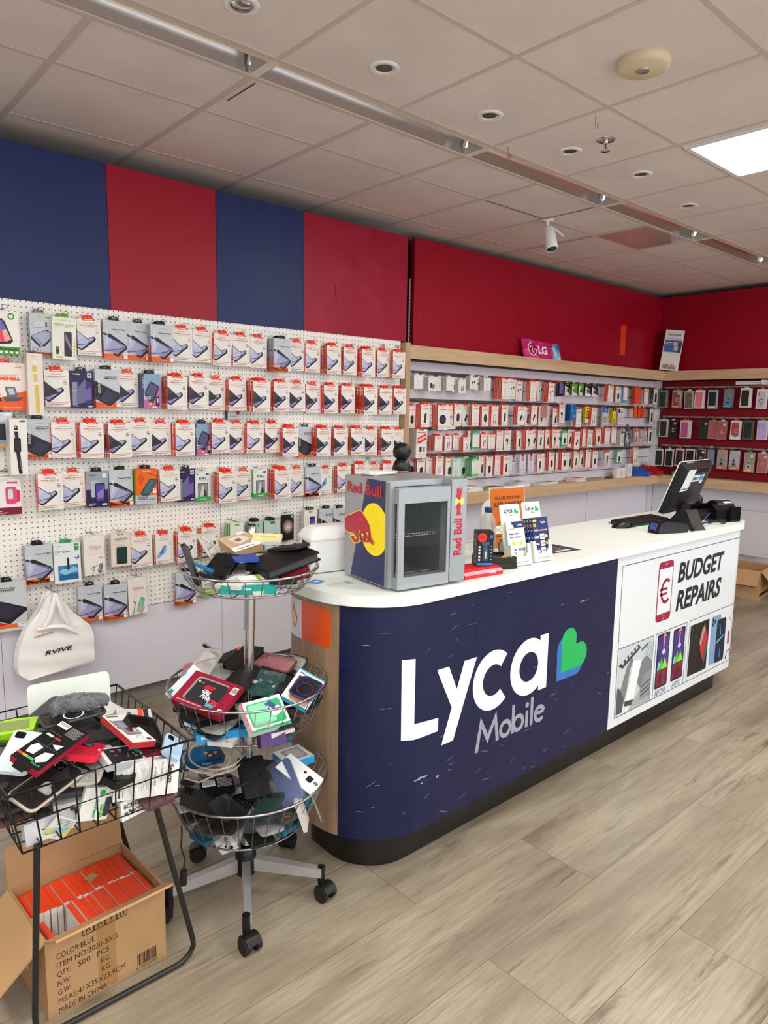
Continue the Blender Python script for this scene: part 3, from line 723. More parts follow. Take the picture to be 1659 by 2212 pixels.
def motif(f, film, dx=0., dy=0., scr=LIL):
    T = lambda L: [(x+dx, y+dy) for x, y in L]
    f.p(T([(0, .60), (0, .80), (.07, .85), (.13, .872), (.2, .865), (.74, .595), (.775, .56), (.77, .52), (.70, .47)]), DK, 1)
    f.p(T([(0, .62), (0, .775), (.10, .815), (.17, .82), (.66, .565), (.69, .53), (.66, .49)]), scr, 2)
    f.p(T([(.0, .70), (.0, .775), (.10, .815), (.17, .82), (.38, .715), (.2, .70)]), '#8f80bb' if film else '#b7b2d6', 3)
    f.p(T([(.22, .80), (.28, .77), (.31, .785), (.25, .815)]), DK, 4)
    if film: f.p(T([(0, .31), (.52, .585), (.56, .625), (.06, .735), (0, .72)]), '#2d2e36', 5); f.p(T([(0, .31), (.30, .47), (0, .60)]), '#3d3f48', 6)
    else:
        f.p(T([(0, .335), (.49, .575), (.52, .625), (.42, .685), (0, .74)]), '#3a3f47', 5); f.p(T([(0, .36), (.465, .585), (.488, .622), (.40, .67), (0, .72)]), '#b9bfdf', 6); f.p(T([(0, .36), (.25, .485), (0, .62)]), '#c9cde6', 7)
def std(f, privacy=False, clear6=False):
    f.r(.24, -.004, .76, .045, '#e8401f'); f.r(.32, .008, .68, .03, '#ffd9cc', 2)
    f.t('SCREEN PROTECTOR', .5, .125, .02, '#4a4a50', .44, .02, al='c')
    f.t('6D CLEAR' if clear6 else ('PREMIUM PRIVACY GLASS' if privacy else 'PREMIUM CLEAR GLASS'), .5, .19, .028, RD, .5 if clear6 else .74, .03, al='c')
    f.r(.26, .215, .74, .223, '#b9b4b0'); f.r(.32, .235, .68, .242, '#c9c4c0')
    f.r(.78, .275, .88, .295, OR); f.r(.76, .33, .91, .352, '#55565c'); f.r(.79, .375, .89, .39, '#77787e')
    for k in range(4): f.ring(.875, .50+.085*k, .032, .008, '#9fa0a6')
    if clear6:
        f.p([(.08, .72), (.12, .82), (.55, .62), (.62, .42), (.5, .38)], '#5d86c4', 1); f.p([(.1, .72), (.14, .8), (.53, .6), (.59, .44), (.5, .41)], '#7fb0e6', 2); f.p([(.2, .68), (.4, .62), (.5, .44), (.4, .5)], '#4167ae', 3)
    else: motif(f, privacy, scr='#a79fd0' if privacy else LIL)
    f.l([(.0, .895), (.83, .895), (.93, .885), (.965, .86)], .018, OR)
    f.t('SCREEN PROTECTION' if clear6 else 'FULL COVER 9H TEMPERED GLASS', .06, .955, .022, '#4b4b52', .66, .03); f.r(.06, .968, .42, .975, '#a8a5a2')
def gold(f, privacy=False, silver=True):
    f.t('moove', .52, .115, .018, '#d07a4a', .24, .02, al='c')
    if privacy: f.t('Tempered glass', .9, .2, .028, '#3d4048', .5, .02, al='r'); f.t('PRIVACY', .9, .255, .042, '#2a2c34', .5, .04, al='r')
    else: f.t('Tempered Glass', .94, .245, .032, '#2b2d35', .58, .04, al='r')
    f.r(.45, .28, .9, .287, '#9fa5ab'); f.r(.5, .30, .86, .306, '#aab0b6')
    f.p([(0, .86), (0, .985), (.86, .985), (.86, .9), (.3, .93)], '#e9651a', 1); f.r(0, .86, 1, 1, '#ee6a1e', 1); f.r(.84, .83, 1, .975, '#eef0f2', 3); f.r(.87, .86, .97, .875, '#5a5a60', 4); f.r(.87, .89, .95, .90, OR, 4)
    if privacy: f.p([(0, .30), (.62, .50), (1, .62), (1, .75), (.62, .94), (.5, .95), (0, .78)], '#2a2b33', 2); f.p([(0, .32), (.6, .6), (.9, .68), (.42, .87), (0, .70)], '#3a3550', 3); f.p([(0, .32), (.45, .53), (.2, .75), (0, .68)], '#23242b', 4)
    else:
        f.p([(0, .60), (.45, .90), (.6, .93), (.98, .72), (1, .66), (.93, .6), (.3, .35), (0, .33)], '#26272d', 2); f.p([(0, .36), (.9, .63), (.93, .67), (.56, .86), (0, .80)], '#a7a6cd', 3); f.p([(.28, .78), (.92, .64), (.93, .67), (.56, .87)], '#8f8cb6', 4)
        f.l([(0, .36), (.86, .645), (.7, .72), (.0, .80)], .022, '#2c2d33', 5); f.p([(0, .38), (.4, .5), (.12, .74), (0, .74)], '#b9bedc', 5)
    f.vt('GOLDLINE', .19, .62, .085, '#eceff2', .36, 6, .01)
    for k in range(6): f.r(.1+.11*k, .955, .15+.11*k, .965, '#ffd9bd', 4)
def viger(f, glass=True):
    f.r(0, 0, 1, 1, '#2a2352'); f.p([(0, 0), (1, 0), (1, .12), (0, .42)], '#352c63', 2) if 0 else None
    f.t('VIGER', .1, .1, .032, '#e9e7f2', .34, .03); f.r(.74, .04, .93, .17, '#e7e6ee', 2); f.r(.79, .075, .88, .13, '#4a4370', 3)
    f.p([(.52, .32), (.7, .2), (.96, .25), (.96, .92), (.56, .9)], '#17132f', 2); f.p([(.58, .34), (.72, .25), (.92, .29), (.92, .88), (.6, .86)], '#3d3170', 3); f.p([(.6, .5), (.9, .42), (.9, .75), (.65, .8)], '#7260ad', 4)
    f.p([(.08, .30), (.30, .30), (.30, .92), (.08, .92)], '#8d90a6', 2); f.p([(.28, .46), (.66, .2), (.62, .84), (.26, .88)], '#6d6b93', 5); f.r(.10, .52, .26, .54, '#d9dae4', 4)
    f.t('6D', .74, .96, .045, '#e9e7f2', .2, .05, 6); f.r(.1, .93, .36, .945, '#c6c3d8', 4)
def viger2(f):
    f.r(0, 0, 1, .52, '#9aa0ae'); f.r(0, .5, 1, 1, '#271f50'); f.t('VIGER', .1, .12, .036, '#2c2757', .36, .03); f.r(.74, .05, .93, .17, '#e7e6ee', 2)
    f.rr(.22, .25, .62, .72, .06, '#b6bac6', 2); f.rr(.40, .33, .84, .86, .07, '#1a1533', 3); f.rr(.44, .36, .80, .83, .05, '#57439a', 4); f.p([(.48, .6), (.78, .48), (.78, .72), (.52, .78)], '#8d7cc6', 5)
    f.t('TEMPERED', .1, .92, .024, '#eceaf4', .32, .03, 4); f.t('GLASS', .1, .96, .024, '#eceaf4', .2, .03, 4); f.t('6D', .7, .95, .05, '#eceaf4', .24, .05, 4)
def guard(f):
    f.p([(0, 0), (1, 0), (1, .3), (0, .75)], '#8aa9c8'); f.p([(0, .75), (1, .3), (1, 1), (0, 1)], '#c06aa4'); f.r(.0, 0, .16, 1, '#3e3f63', 2)
    f.p([(.2, .55), (.42, .28), (.52, .22), (.9, .35), (.88, .46), (.62, .84), (.5, .86), (.24, .7)], '#2c2d38', 3); f.p([(.24, .56), (.5, .27), (.84, .38), (.58, .78)], '#59557f', 4)
    f.vt('GUARD', .2, .42, .11, '#e8edf5', .3, 5); f.t('PERFECT', .16, .70, .03, '#f2f2f6', .34, .03, 6); f.t('PRIVACY', .16, .75, .03, '#f2f2f6', .34, .03, 6); f.r(.74, .66, .92, .94, '#23252c', 5); f.r(.79, .7, .87, .84, '#cfd2d8', 6); f.p([(.38, .9), (.5, .82), (.52, .92)], '#f0cf4a', 6); f.r(.56, .955, .8, .98, '#f2f2f4', 6)
def full(f):
    f.r(0, .86, 1, 1, '#2fb04a'); f.t('FULL', .26, .25, .07, '#23302a', .5, .05); f.c(.38, .205, .04, '#35b34f', 3); f.r(.3, .275, .86, .285, '#8b918d'); f.r(.08, .05, .22, .085, '#35b34f'); f.r(.7, .05, .9, .12, '#44484a')
    f.r(.18, .38, .82, .86, '#55585c'); f.r(.24, .41, .78, .85, '#8e9296', 2); f.p([(.3, .84), (.44, .5), (.5, .44), (.58, .6), (.66, .84)], '#d5d7d8', 3); f.p([(.5, .84), (.6, .56), (.72, .74), (.74, .84)], '#3a3c40', 4); f.c(.14, .8, .07, '#e9f4ea', 3); f.ring(.14, .8, .06, .02, '#35b34f', 4); f.t('GREEN', .3, .95, .03, '#eafbe9', .4, .02)
def jod(f):
    f.r(0, 0, 1, .94, '#c3c8d0'); f.r(0, .94, 1, 1, '#a23a22'); f.t('amo', .4, .08, .03, '#d6a83c', .24, .03); f.c(.86, .08, .1, '#cfe9b9', 2); f.r(.77, .06, .95, .1, '#57a43a', 3); f.t('JOD', .26, .3, .1, '#e6eaee', .44, 0.); f.r(.74, .2, .82, .31, '#3a3f4c', 2); f.r(.22, .345, .76, .353, '#7f858e')
    f.p([(.02, .56), (.05, .64), (.45, .84), (.66, .80), (.98, .62), (.98, .44), (.78, .38)], '#2a2d33', 2); f.p([(.06, .56), (.5, .8), (.96, .58), (.96, .45), (.72, .41)], '#a9adcb', 3); f.l([(.25, .58), (.62, .78), (.95, .6)], .02, '#3b3e46', 4); f.r(.46, .80, .64, .83, '#e7c7bd', 5)
    for k in range(5): f.r(.1+.16*k, .90, .18+.16*k, .915, '#8b929a')
def g9d(f):
    f.t('LASER 9D', .3, .085, .035, '#c8dcae', .5, .03); f.t('TEMPERED GLASS 9D', .06, .2, .04, '#8fbf4a', .84, .04); f.r(.1, .225, .7, .235, '#9aa08e')
    f.rr(.36, .32, .68, .84, .04, '#d9d6cf', 1); f.rr(.38, .33, .66, .83, .04, '#f1eee6', 2); f.rr(.48, .34, .80, .92, .05, '#3b3f46', 3); f.rr(.5, .355, .78, .905, .04, '#3d2c3e', 4); f.p([(.5, .5), (.78, .8), (.78, .68), (.55, .38)], '#8c7a90', 5)
    f.r(.14, .7, .26, .88, '#3a3f38'); f.c(.2, .74, .04, '#d84436', 2); f.r(.14, .93, .44, .965, '#93c149'); f.vt('9D GLASS', .95, .93, .06, '#8fbf4a', .4)
    for k in range(5): f.c(.9, .6+.07*k, .03, '#a9cf6c')
def uvglue(f):
    f.t('moove', .06, .07, .026, '#8aa39b', .24, .02); f.t('UV Glue', .06, .235, .055, '#26303a', .54, .01); f.r(.06, .27, .5, .277, '#a9b0b4'); f.r(.78, .03, .94, .2, '#1ea14d'); f.r(.82, .07, .9, .1, '#cdebd6', 2); f.c(.86, .37, .085, '#33415e', 2); f.c(.84, .35, .06, '#d8dee8', 3)
    f.p([(.1, .54), (.9, .54), (.94, .94), (.12, .95)], '#e4e9ee'); f.p([(.14, .56), (.88, .55), (.9, .93), (.14, .93)], '#3c84b8', 2); f.p([(.16, .72), (.3, .63), (.5, .66), (.72, .6), (.86, .66), (.86, .74), (.6, .76), (.4, .8)], '#8fc4e4', 3); f.p([(.2, .8), (.86, .78), (.88, .92), (.18, .92)], '#2465a0', 3)
    f.r(.48, .38, .56, .66, '#20262e', 4); f.p([(.5, .66), (.54, .66), (.52, .72)], '#20262e', 4); f.r(.505, .36, .535, .4, '#3a414b', 5)
def glassr(f, teal=False):
    f.rr(.3, -.005, .72, .09, .06, '#efeae5', 1); f.t('Glass', .28, .32, .075, '#c9665f', .56, .0); f.r(.3, .345, .84, .355, '#d8a49f'); f.r(.2, .40, .46, .404, '#b9a9a5'); f.r(.56, .40, .82, .404, '#b9a9a5')
    for k in range(5): f.c(.18+.16*k, .47, .035, '#c6beba'); f.c(.18+.16*k, .47, .02, '#f1edea', 2)
    if teal: f.p([(.4, .92), (.62, .58), (.72, .53), (.88, .6), (.86, .68), (.62, .95)], '#6fae9c', 2); f.p([(.45, .9), (.68, .6), (.82, .64), (.6, .92)], '#8fc9b8', 3); f.p([(.5, 1), (.62, .86), (.8, .78), (.86, .84), (.72, .98)], '#d6a58f', 4); f.l([(.22, .62), (.36, .66), (.22, .98)], .03, '#2a2a2c', 4); f.r(.24, .53, .4, .545, '#4a4a4c')
    else: f.p([(.62, .92), (.72, .74), (.86, .71), (.88, .78), (.76, .96)], '#3a4046', 3); f.p([(.66, .9), (.74, .76), (.84, .74), (.76, .9)], '#76b0c0', 4); f.p([(.6, .99), (.74, .9), (.88, .84), (.9, .99)], '#d6a58f', 2); f.l([(.3, .82), (.62, .76)], .03, '#3a3a3c', 4); f.l([(.36, .98), (.48, .8)], .025, '#5a4a40', 4); f.r(.7, .56, .9, .575, '#6b6b6f')
def cosmo(f):
    f.rr(.34, .02, .62, .07, .06, '#3b2f2a', 1); f.rr(.38, .035, .58, .07, .05, '#e9ddd4', 2); f.t('COSMOPOLITAN', .5, .2, .055, '#6b5a50', .68, .02, al='c'); f.t('Card Holder', .5, .25, .025, '#8a7a70', .4, 0, al='c'); f.rr(.3, .34, .74, .5, .04, '#cfc3ba', 1); f.rr(.27, .42, .82, .93, .05, '#1f3b33', 2); f.l([(.3, .5), (.8, .5)], .012, '#2c5044', 3); f.c(.4, .36, .05, '#d9cec6', 3); f.t('1', .14, .34, .05, '#6b5a50', .03); f.c(.17, .37, .05, '#e2d8d0', 1)
def edge(f):
    f.r(0, 0, 1, .76, '#ef6a17'); f.r(0, .74, 1, 1, '#c2cad2'); f.t('moove', .5, .07, .026, '#ffe3cf', .38, .03, al='c'); f.t('9', .1, .44, .26, '#d9560c', .28, .05); f.p([(.22, .68), (.64, .28), (.98, .3), (.98, .4), (.62, .76), (.3, .78)], '#31535a', 3); f.p([(.3, .68), (.68, .32), (.94, .34), (.6, .72)], '#4a6e76', 4); f.l([(.52, .12), (.98, .2), (.8, .46)], .02, '#5a3b2a', 4); f.t('EDGE GLUE', .08, .82, .034, '#2d3238', .48, .04); f.t('TEMPERED GLASS', .08, .875, .034, '#2d3238', .8, .04); f.r(.8, .55, .96, .7, '#f2f2f2', 5); f.r(.83, .58, .93, .6, '#55565a', 6)
    for k in range(5): f.r(.16+.14*k, .92, .24+.14*k, .94, '#8d959d')
def greenphone(f):
    f.r(.0, .82, 1, 1, '#4d9a2c'); f.r(.0, .0, .34, .1, '#57a833'); f.t('VIVE', .06, .075, .04, '#ecf6e6', .24, .04); f.t('PREMIUM GLASS', .08, .9, .05, '#23400f', .84, .04, 3)
    for k in range(5): f.r(.12+.18*k, .92, .22+.18*k, .97, '#eef4ea', 3)
    f.c(.74, .12, .12, '#3f8f2a', 1); f.c(.74, .12, .07, '#e9f2e4', 2); f.p([(.0, .2), (.42, .18), (.52, .24), (.78, .68), (.7, .74), (.2, .78), (.0, .6)], '#22252b', 2); f.p([(.0, .24), (.42, .22), (.72, .66), (.22, .72), (.0, .5)], '#c3cfe2', 3); f.p([(.0, .26), (.28, .23), (.62, .7), (.4, .72), (.0, .46)], '#e2476e', 4); f.p([(.2, .23), (.42, .22), (.56, .42), (.4, .46)], '#5a6fc0', 4); f.p([(.42, .46), (.6, .5), (.72, .66), (.5, .7)], '#f4a98f', 5)
def clam(f):
    f.p([(0, .88), (.35, .72), (1, .58), (1, 1), (0, 1)], '#f2601d'); f.t('PORTABLE PAD HOLDER', .12, .265, .018, '#e1633a', .66, .02); f.t('CLAMSHELL', .04, .36, .075, '#ee5a22', .82, .06); f.r(.78, .05, .9, .07, OR); f.r(.74, .085, .92, .10, OR)
    f.p([(0, .45), (.26, .46), (.32, .68), (.24, .78), (0, .74)], '#3a3d44', 2); f.p([(.0, .68), (.28, .68), (.36, .8), (.1, .86), (0, .82)], '#26282e', 3); f.p([(.44, .5), (.7, .5), (.78, .7), (.5, .74)], '#6a6e76', 2); f.p([(.5, .54), (.66, .53), (.7, .66), (.56, .68)], '#c8ccd2', 3); f.p([(.38, .72), (.92, .72), (.8, .8), (.44, .82)], '#53565e', 4); f.t('SINGLE SIZE AND FULL FOLDABLE', .05, .95, .018, '#ffe0d0', .8, .02, 3)
def watch(f, col, face=False):
    if not face: f.c(.5, .15, .16, '#efe9e1', 1); f.t('Watch', .3, .055, .016, '#8d867e', .3, 0)
    else: f.r(.55, .03, .9, .06, '#b9b5b0'); f.rr(.62, .02, .92, .055, .1, '#d8d5d1', 1)
    f.p([(.3, .30), (.3, .22), (.36, .19), (.56, .19), (.62, .22), (.62, .28), (.58, .36), (.64, .46), (.36, .46), (.4, .36)] if not face else [(.24, .18), (.26, .12), (.44, .12), (.47, .18), (.5, .36), (.3, .36)], col, 2)
    if face: f.rr(.22, .34, .62, .60, .1, '#131416', 3); f.rr(.26, .37, .58, .57, .07, '#26282b', 4); f.p([(.32, .59), (.55, .59), (.66, .97), (.6, .99), (.48, .99), (.44, .97)], col, 2); f.r(.24, .20, .48, .225, '#e6e2dd', 4); f.p([(.6, .84), (.72, .86), (.66, .9)], '#cfd2d6', 4)
    else: f.r(.3, .305, .64, .325, '#efe9de', 3); f.r(.4, .47, .72, .505, '#efe9de', 3); f.p([(.44, .5), (.68, .5), (.74, .93), (.7, .97), (.5, .97), (.46, .93)], col, 2)
    f.c(.46 if not face else .34, .235 if not face else .15, .055, '#b8b3a8', 4)
    for k in range(6): f.c((.6+.012*k) if not face else (.52+.014*k), .68+.04*k if not face else .72+.035*k, .02, '#6f6a3a' if not face else '#e6e6e6', 4)
def cellular(f):
    f.r(0, .82, 1, 1, '#7d1436'); f.t('cellularline', .06, .075, .045, '#4a4a4c', .62, .0); f.p([(.1, .28), (.22, .22), (.3, .3), (.3, .62), (.05, .7)], '#c9bdb6', 1); f.c(.2, .26, .1, '#8a6a56', 2); f.rr(.5, .32, .86, .74, .08, '#e2477f', 2); f.rr(.58, .38, .74, .62, .04, '#c7e3da', 3); f.rr(.7, .4, .97, .7, .08, '#d42c6b', 1); f.l([(.3, .2), (.5, .14), (.8, .24), (.96, .3)], .01, '#77777a', 2); f.r(.54, .2, .9, .24, '#d94f72', 2); f.t('phones', .06, .92, .035, '#f2dfe6', .3, .02, 3); f.t('up to 6.5"', .06, .97, .03, '#f2dfe6', .46, .02, 3)
def bluebox(f):
    f.r(0, 0, 1, .28, '#d3d9df'); f.r(0, .92, 1, 1, '#e4a03a', 1); f.r(.72, .03, .95, .09, '#f0f2f4', 2); f.r(.1, .08, .6, .1, '#7d8790', 2); f.rr(.06, .34, .74, .80, .04, '#23262b', 2)
    for k in range(3): f.rr(.78, .4+.1*k, .92, .46+.1*k, .02, '#2b2e33', 2)
def privlow(f):
    f.t('moove', .12, .07, .02, '#c05a3a', .2, .03); f.t('Tempered glass', .2, .13, .025, '#3d4048', .5, .02); f.t('PRIVACY', .2, .185, .045, '#2a2c34', .5, .04); f.r(.2, .2, .66, .206, '#9fa5ab'); f.p([(0, .3), (.5, .42), (1, .56), (1, .62), (.55, .86), (0, .70)], '#1f2027', 2); f.p([(0, .33), (.9, .57), (.5, .76), (0, .6)], '#352c40', 3); f.p([(0, .72), (.5, .86), (.2, .88), (0, .85)], '#b9283c', 4); f.r(0, .86, .9, .94, '#ee6a1e', 1); f.r(.74, .86, .95, .93, '#eef0f2', 3); f.r(.77, .88, .92, .892, '#55555a', 4)
def greenbox(f):
    f.rr(.36, .03, .68, .12, .04, '#8fb52c', 1); f.rr(.3, .36, .68, .86, .04, '#bfe3ea', 1); f.p([(.3, .66), (.68, .5), (.68, .86), (.3, .86)], '#6ac1dd', 2)
def silverg(f):
    f.r(0, 0, 1, 1, '#b9c1c4'); f.c(.66, .14, .11, '#25d03a', 3); f.vt('AURUM', .56, .66, .11, '#3a4246', .4); f.p([(.1, .95), (.5, .6), (.95, .9)], '#8d959a', 2)
def privg(f):
    f.r(0, 0, 1, 1, '#c3d2d2'); f.r(.36, .02, .68, .12, '#2f9a45', 2); f.t('7.9', .42, .33, .11, '#aebdbd', .26, 0); f.t('PRIVACY', .18, .52, .075, '#3a4446', .62, .04); f.t('TEMPERED GLASS', .22, .6, .035, '#4c5658', .54, .02); f.p([(.3, .8), (.55, .7), (.9, .8), (.6, .92)], '#45494f', 2)
def lion(f):
    f.r(0, 0, 1, 1, '#171516'); f.c(.5, .46, .40, '#8f7263', 2, 26); f.c(.5, .46, .33, '#b39a8a', 3, 22); f.c(.5, .5, .2, '#d8cbc2', 4)
    rr_ = random.Random(2)
    for k in range(44):
        a = k/44*2*PI; f.l([(.5+.26*math.cos(a), .46+.14*math.sin(a)), (.5+.46*math.cos(a+.2), .46+.27*math.sin(a+.2))], .02, ('#6f5346', '#c5ad9e', '#a4826f')[k % 3], 5)
    f.c(.42, .44, .03, '#2a201c', 6); f.c(.58, .44, .03, '#2a201c', 6); f.p([(.45, .53), (.55, .53), (.5, .58)], '#4a342c', 6); f.c(.84, .08, .08, '#b9cfe4', 3)
def whitephone(f):
    f.rr(.36, .03, .62, .085, .03, '#8ab22a', 1); f.rr(.44, .22, .84, .66, .06, '#20222c', 2); f.p([(.46, .3), (.82, .26), (.82, .42), (.46, .46)], '#3f4fae', 3); f.p([(.5, .44), (.8, .4), (.74, .56), (.62, .6)], '#e0526e', 4); f.vt('Tempered glass', .16, .6, .05, '#8b8b90', .4); f.p([(.04, .78), (.2, .76), (.22, .86), (.04, .9)], '#8c3440', 2)
def lime(f):
    f.r(0, .7, 1, 1, '#8dbf2e', 1); f.t('GLASS', .2, .82, .05, '#f0f6e4', .5, .03)
    for k in range(4): f.c(.2+.2*k, .92, .05, '#f0f6e4', 3)

# key: (maker, w, h, d, front colour, side colour, description, tab colour, noun)
DES = {
 'C': (lambda f: std(f), .111, .170, .012, '#ece8e2', 'spine_orange', 'white and orange clear-glass protector box', 'o'),
 'P': (lambda f: std(f, True), .111, .170, .012, '#ece8e2', 'spine_orange', 'white and orange privacy-glass protector box', 'o'),
 'S': (lambda f: std(f, False, True), .098, .162, .012, '#ece8e2', 'spine_orange', 'white box with blue phone picture', 'o'),
 'G': (lambda f: gold(f), .118, .186, .009, '#c6ccd2', '#aab0b6', 'silver and orange tempered-glass box', 'k'),
 'D': (lambda f: gold(f, True), .118, .186, .009, '#c6ccd2', '#aab0b6', 'silver box with dark privacy glass', 'k'),
 'V': (viger, .108, .176, .012, '#2a2352', '#8b8ca0', 'dark purple phone-glass box', 'k'),
 'W': (viger2, .108, .176, .012, '#9aa0ae', '#e0640f', 'grey and purple phone-glass box', 'k'),
 'U': (guard, .108, .172, .010, '#8aa9c8', '#4a4b6c', 'blue and pink privacy-glass box', 'k'),
 'F': (full, .095, .160, .014, '#e9ece8', '#2fa045', 'white and green full-cover glass box', None),
 'J': (jod, .092, .184, .010, '#c3c8d0', '#9aa0a8', 'shiny silver glass box', 'h'),
 'N': (g9d, .107, .193, .012, '#e9eadf', '#b6c28c', 'white box with pale green lettering', 'g'),
 'X': (greenphone, .12, .19, .016, '#efece6', '#dcd9d2', 'white and green phone-glass box', None),
 'B': (clam, .16, .21, .03, '#efe6df', '#e9dcd2', 'big white and orange tablet-stand box', 'o'),
 'Y': (lambda f: watch(f, '#d9c25a'), .067, .277, .014, '#e8dcd4', '#d9cbc2', 'long box with yellow watch strap', None),
 'K': (lambda f: watch(f, '#1c1e20', True), .072, .252, .022, '#ece8e4', '#dcd6d0', 'white box with black watch strap', None),
 'L': (bluebox, .12, .155, .02, '#7ea3c4', '#c99238', 'blue box with a black gadget', 'k'),
 'R': (cellular, .13, .19, .02, '#ece7e2', '#ddd6d0', 'white box with a pink armband', None),
 'E': (edge, .114, .182, .012, '#ef6a17', '#7ea83a', 'orange edge-glue glass box', 'k'),
 'Q': (uvglue, .124, .196, .014, '#e6ebee', '#cfd6da', 'white and blue glue-kit box', 'e'),
 'Z': (lambda f: glassr(f), .100, .196, .014, '#ece6e1', '#dccfc8', 'cream box with red lettering', None),
 'z': (lambda f: glassr(f, True), .100, .196, .014, '#ece6e1', '#dccfc8', 'cream box with a teal phone', None),
 'O': (cosmo, .100, .171, .010, '#e6d9cf', '#d6c8bd', 'beige card-holder pack', None),
 'H': (privlow, .165, .235, .012, '#c6ccd2', '#aab0b6', 'wide silver privacy-glass box', 'k'),
 'g': (greenbox, .085, .16, .012, '#e4e9e2', '#4fae55', 'white box with a green edge', None),
 's': (silverg, .09, .17, .012, '#b9c1c4', '#6f9a9a', 'silver box with bright green dot', 'k'),
 'p': (privg, .11, .17, .012, '#c3d2d2', '#4a9a66', 'pale blue-grey privacy box', 'k'),
 'l': (lion, .085, .158, .012, '#171516', '#232021', 'black box with a lion picture', None),
 'w': (whitephone, .098, .19, .014, '#ece9e4', '#d8d4ce', 'white box with colourful phone screen', 'k'),
 'm': (lime, .08, .16, .012, '#e4e9e2', '#8dbf2e', 'lime green box behind the basket', None),
}
def carton_mesh(key):
    fn, w, h, d, fc, sc, *_ = DES[key]
    b = MB()
    sd = sc if sc in MATS else sc
    V = [(-w/2, 0, -h), (w/2, 0, -h), (w/2, 0, 0), (-w/2, 0, 0), (-w/2, d, -h), (w/2, d, -h), (w/2, d, 0), (-w/2, d, 0)]
    b.add(V, [(0, 1, 2, 3), (5, 4, 7, 6), (3, 2, 6, 7), (4, 5, 1, 0), (1, 5, 6, 2)], fc)
    if key == 'G' or key == 'D':
        zc = -h*.55
        b.add([(-w/2, d, 0), (-w/2, d, zc), (-w/2, 0, zc), (-w/2, 0, 0), (-w/2, d, -h), (-w/2, 0, -h)], [(0, 1, 2, 3)], sd); b.add([(-w/2, d, zc), (-w/2, d, -h), (-w/2, 0, -h), (-w/2, 0, zc)], [(0, 1, 2, 3)], '#d2571a')
    else: b.add(V, [(0, 3, 7, 4)], sd)
    if sd == 'spine_orange':
        for z in (-.11, -.86): b.box(-w/2-.0004, -w/2, .001, d-.001, z*h-.004, z*h, '#e6d9d0')
    fn(Face(b, w, h))
    return b.mesh('printed_box')
def tab_mesh(kind, d):
    b = MB(); c = {'o': 'hang_orange', 'k': 'black_plastic', 'g': '#79b72c', 'e': '#2fb45a', 'h': 'hook_steel'}[kind]
    w = .024
    pts = [(-w, -.004), (w, -.004), (w*.9, .012), (w*.62, .019), (-w*.62, .019), (-w*.9, .012)]
    y0 = d*.5
    # tab with a euro slot
    n = len(pts); inn = [(p[0]*.52, .0105+(p[1]-.0075)*.28) for p in pts]
    for y, fl in ((y0-.0006, 1), (y0+.0006, 0)):
        b.add([(p[0], y, p[1]) for p in pts]+[(p[0], y, p[1]) for p in inn], [((i+1) % n, i, n+i, n+(i+1) % n) if fl == 0 else (i, (i+1) % n, n+(i+1) % n, n+i) for i in range(n)], c)
    b.add([(p[0], y, p[1]) for y in (y0-.0006, y0+.0006) for p in pts], [(i, (i+1) % n, n+(i+1) % n, n+i) for i in range(n)], c)
    return b.mesh('hang_tab')
PROTO = {}; NUSED = {}
def carton(key, loc, rz, tilt, label, group, noun='screen_protector_box', cat='box'):
    if key not in PROTO:
        d = DES[key]; PROTO[key] = (carton_mesh(key), tab_mesh(d[7], d[3]) if d[7] else None)
    me, tb = PROTO[key]
    if tb is None:
        o = link(noun, me, None, loc); tag(o, label, cat, group)
    else:
        o = thing(noun, label, cat, loc, 0, group); link('carton', me, o); link('hang_tab', tb, o)
    o.rotation_euler = (tilt[0], tilt[1], rz)
    return o
def peg(x, z, ln, y=YW, dirn=0):
    """pegboard hook: two prongs in the board and a wire with a raised loop at its end"""
    b = MB()
    for q in (-.0125, .0125): b.tube([(q, .004, .022), (q, -.006, .022), (q, -.009, .012)], .0013, 'hook_steel', 5)
    b.tube([(-.0125, -.008, .010), (.0125, -.008, .010)], .0013, 'hook_steel', 5)
    e = -ln
    b.tube([(-.004, -.008, .010), (-.004, e+.01, .008), (-.012, e-.002, .012), (-.012, e-.012, .020), (.0, e-.016, .024), (.012, e-.012, .020), (.012, e-.002, .012), (.004, e+.01, .008), (.004, -.008, .010)], .0012, 'hook_steel', 5)
    return b
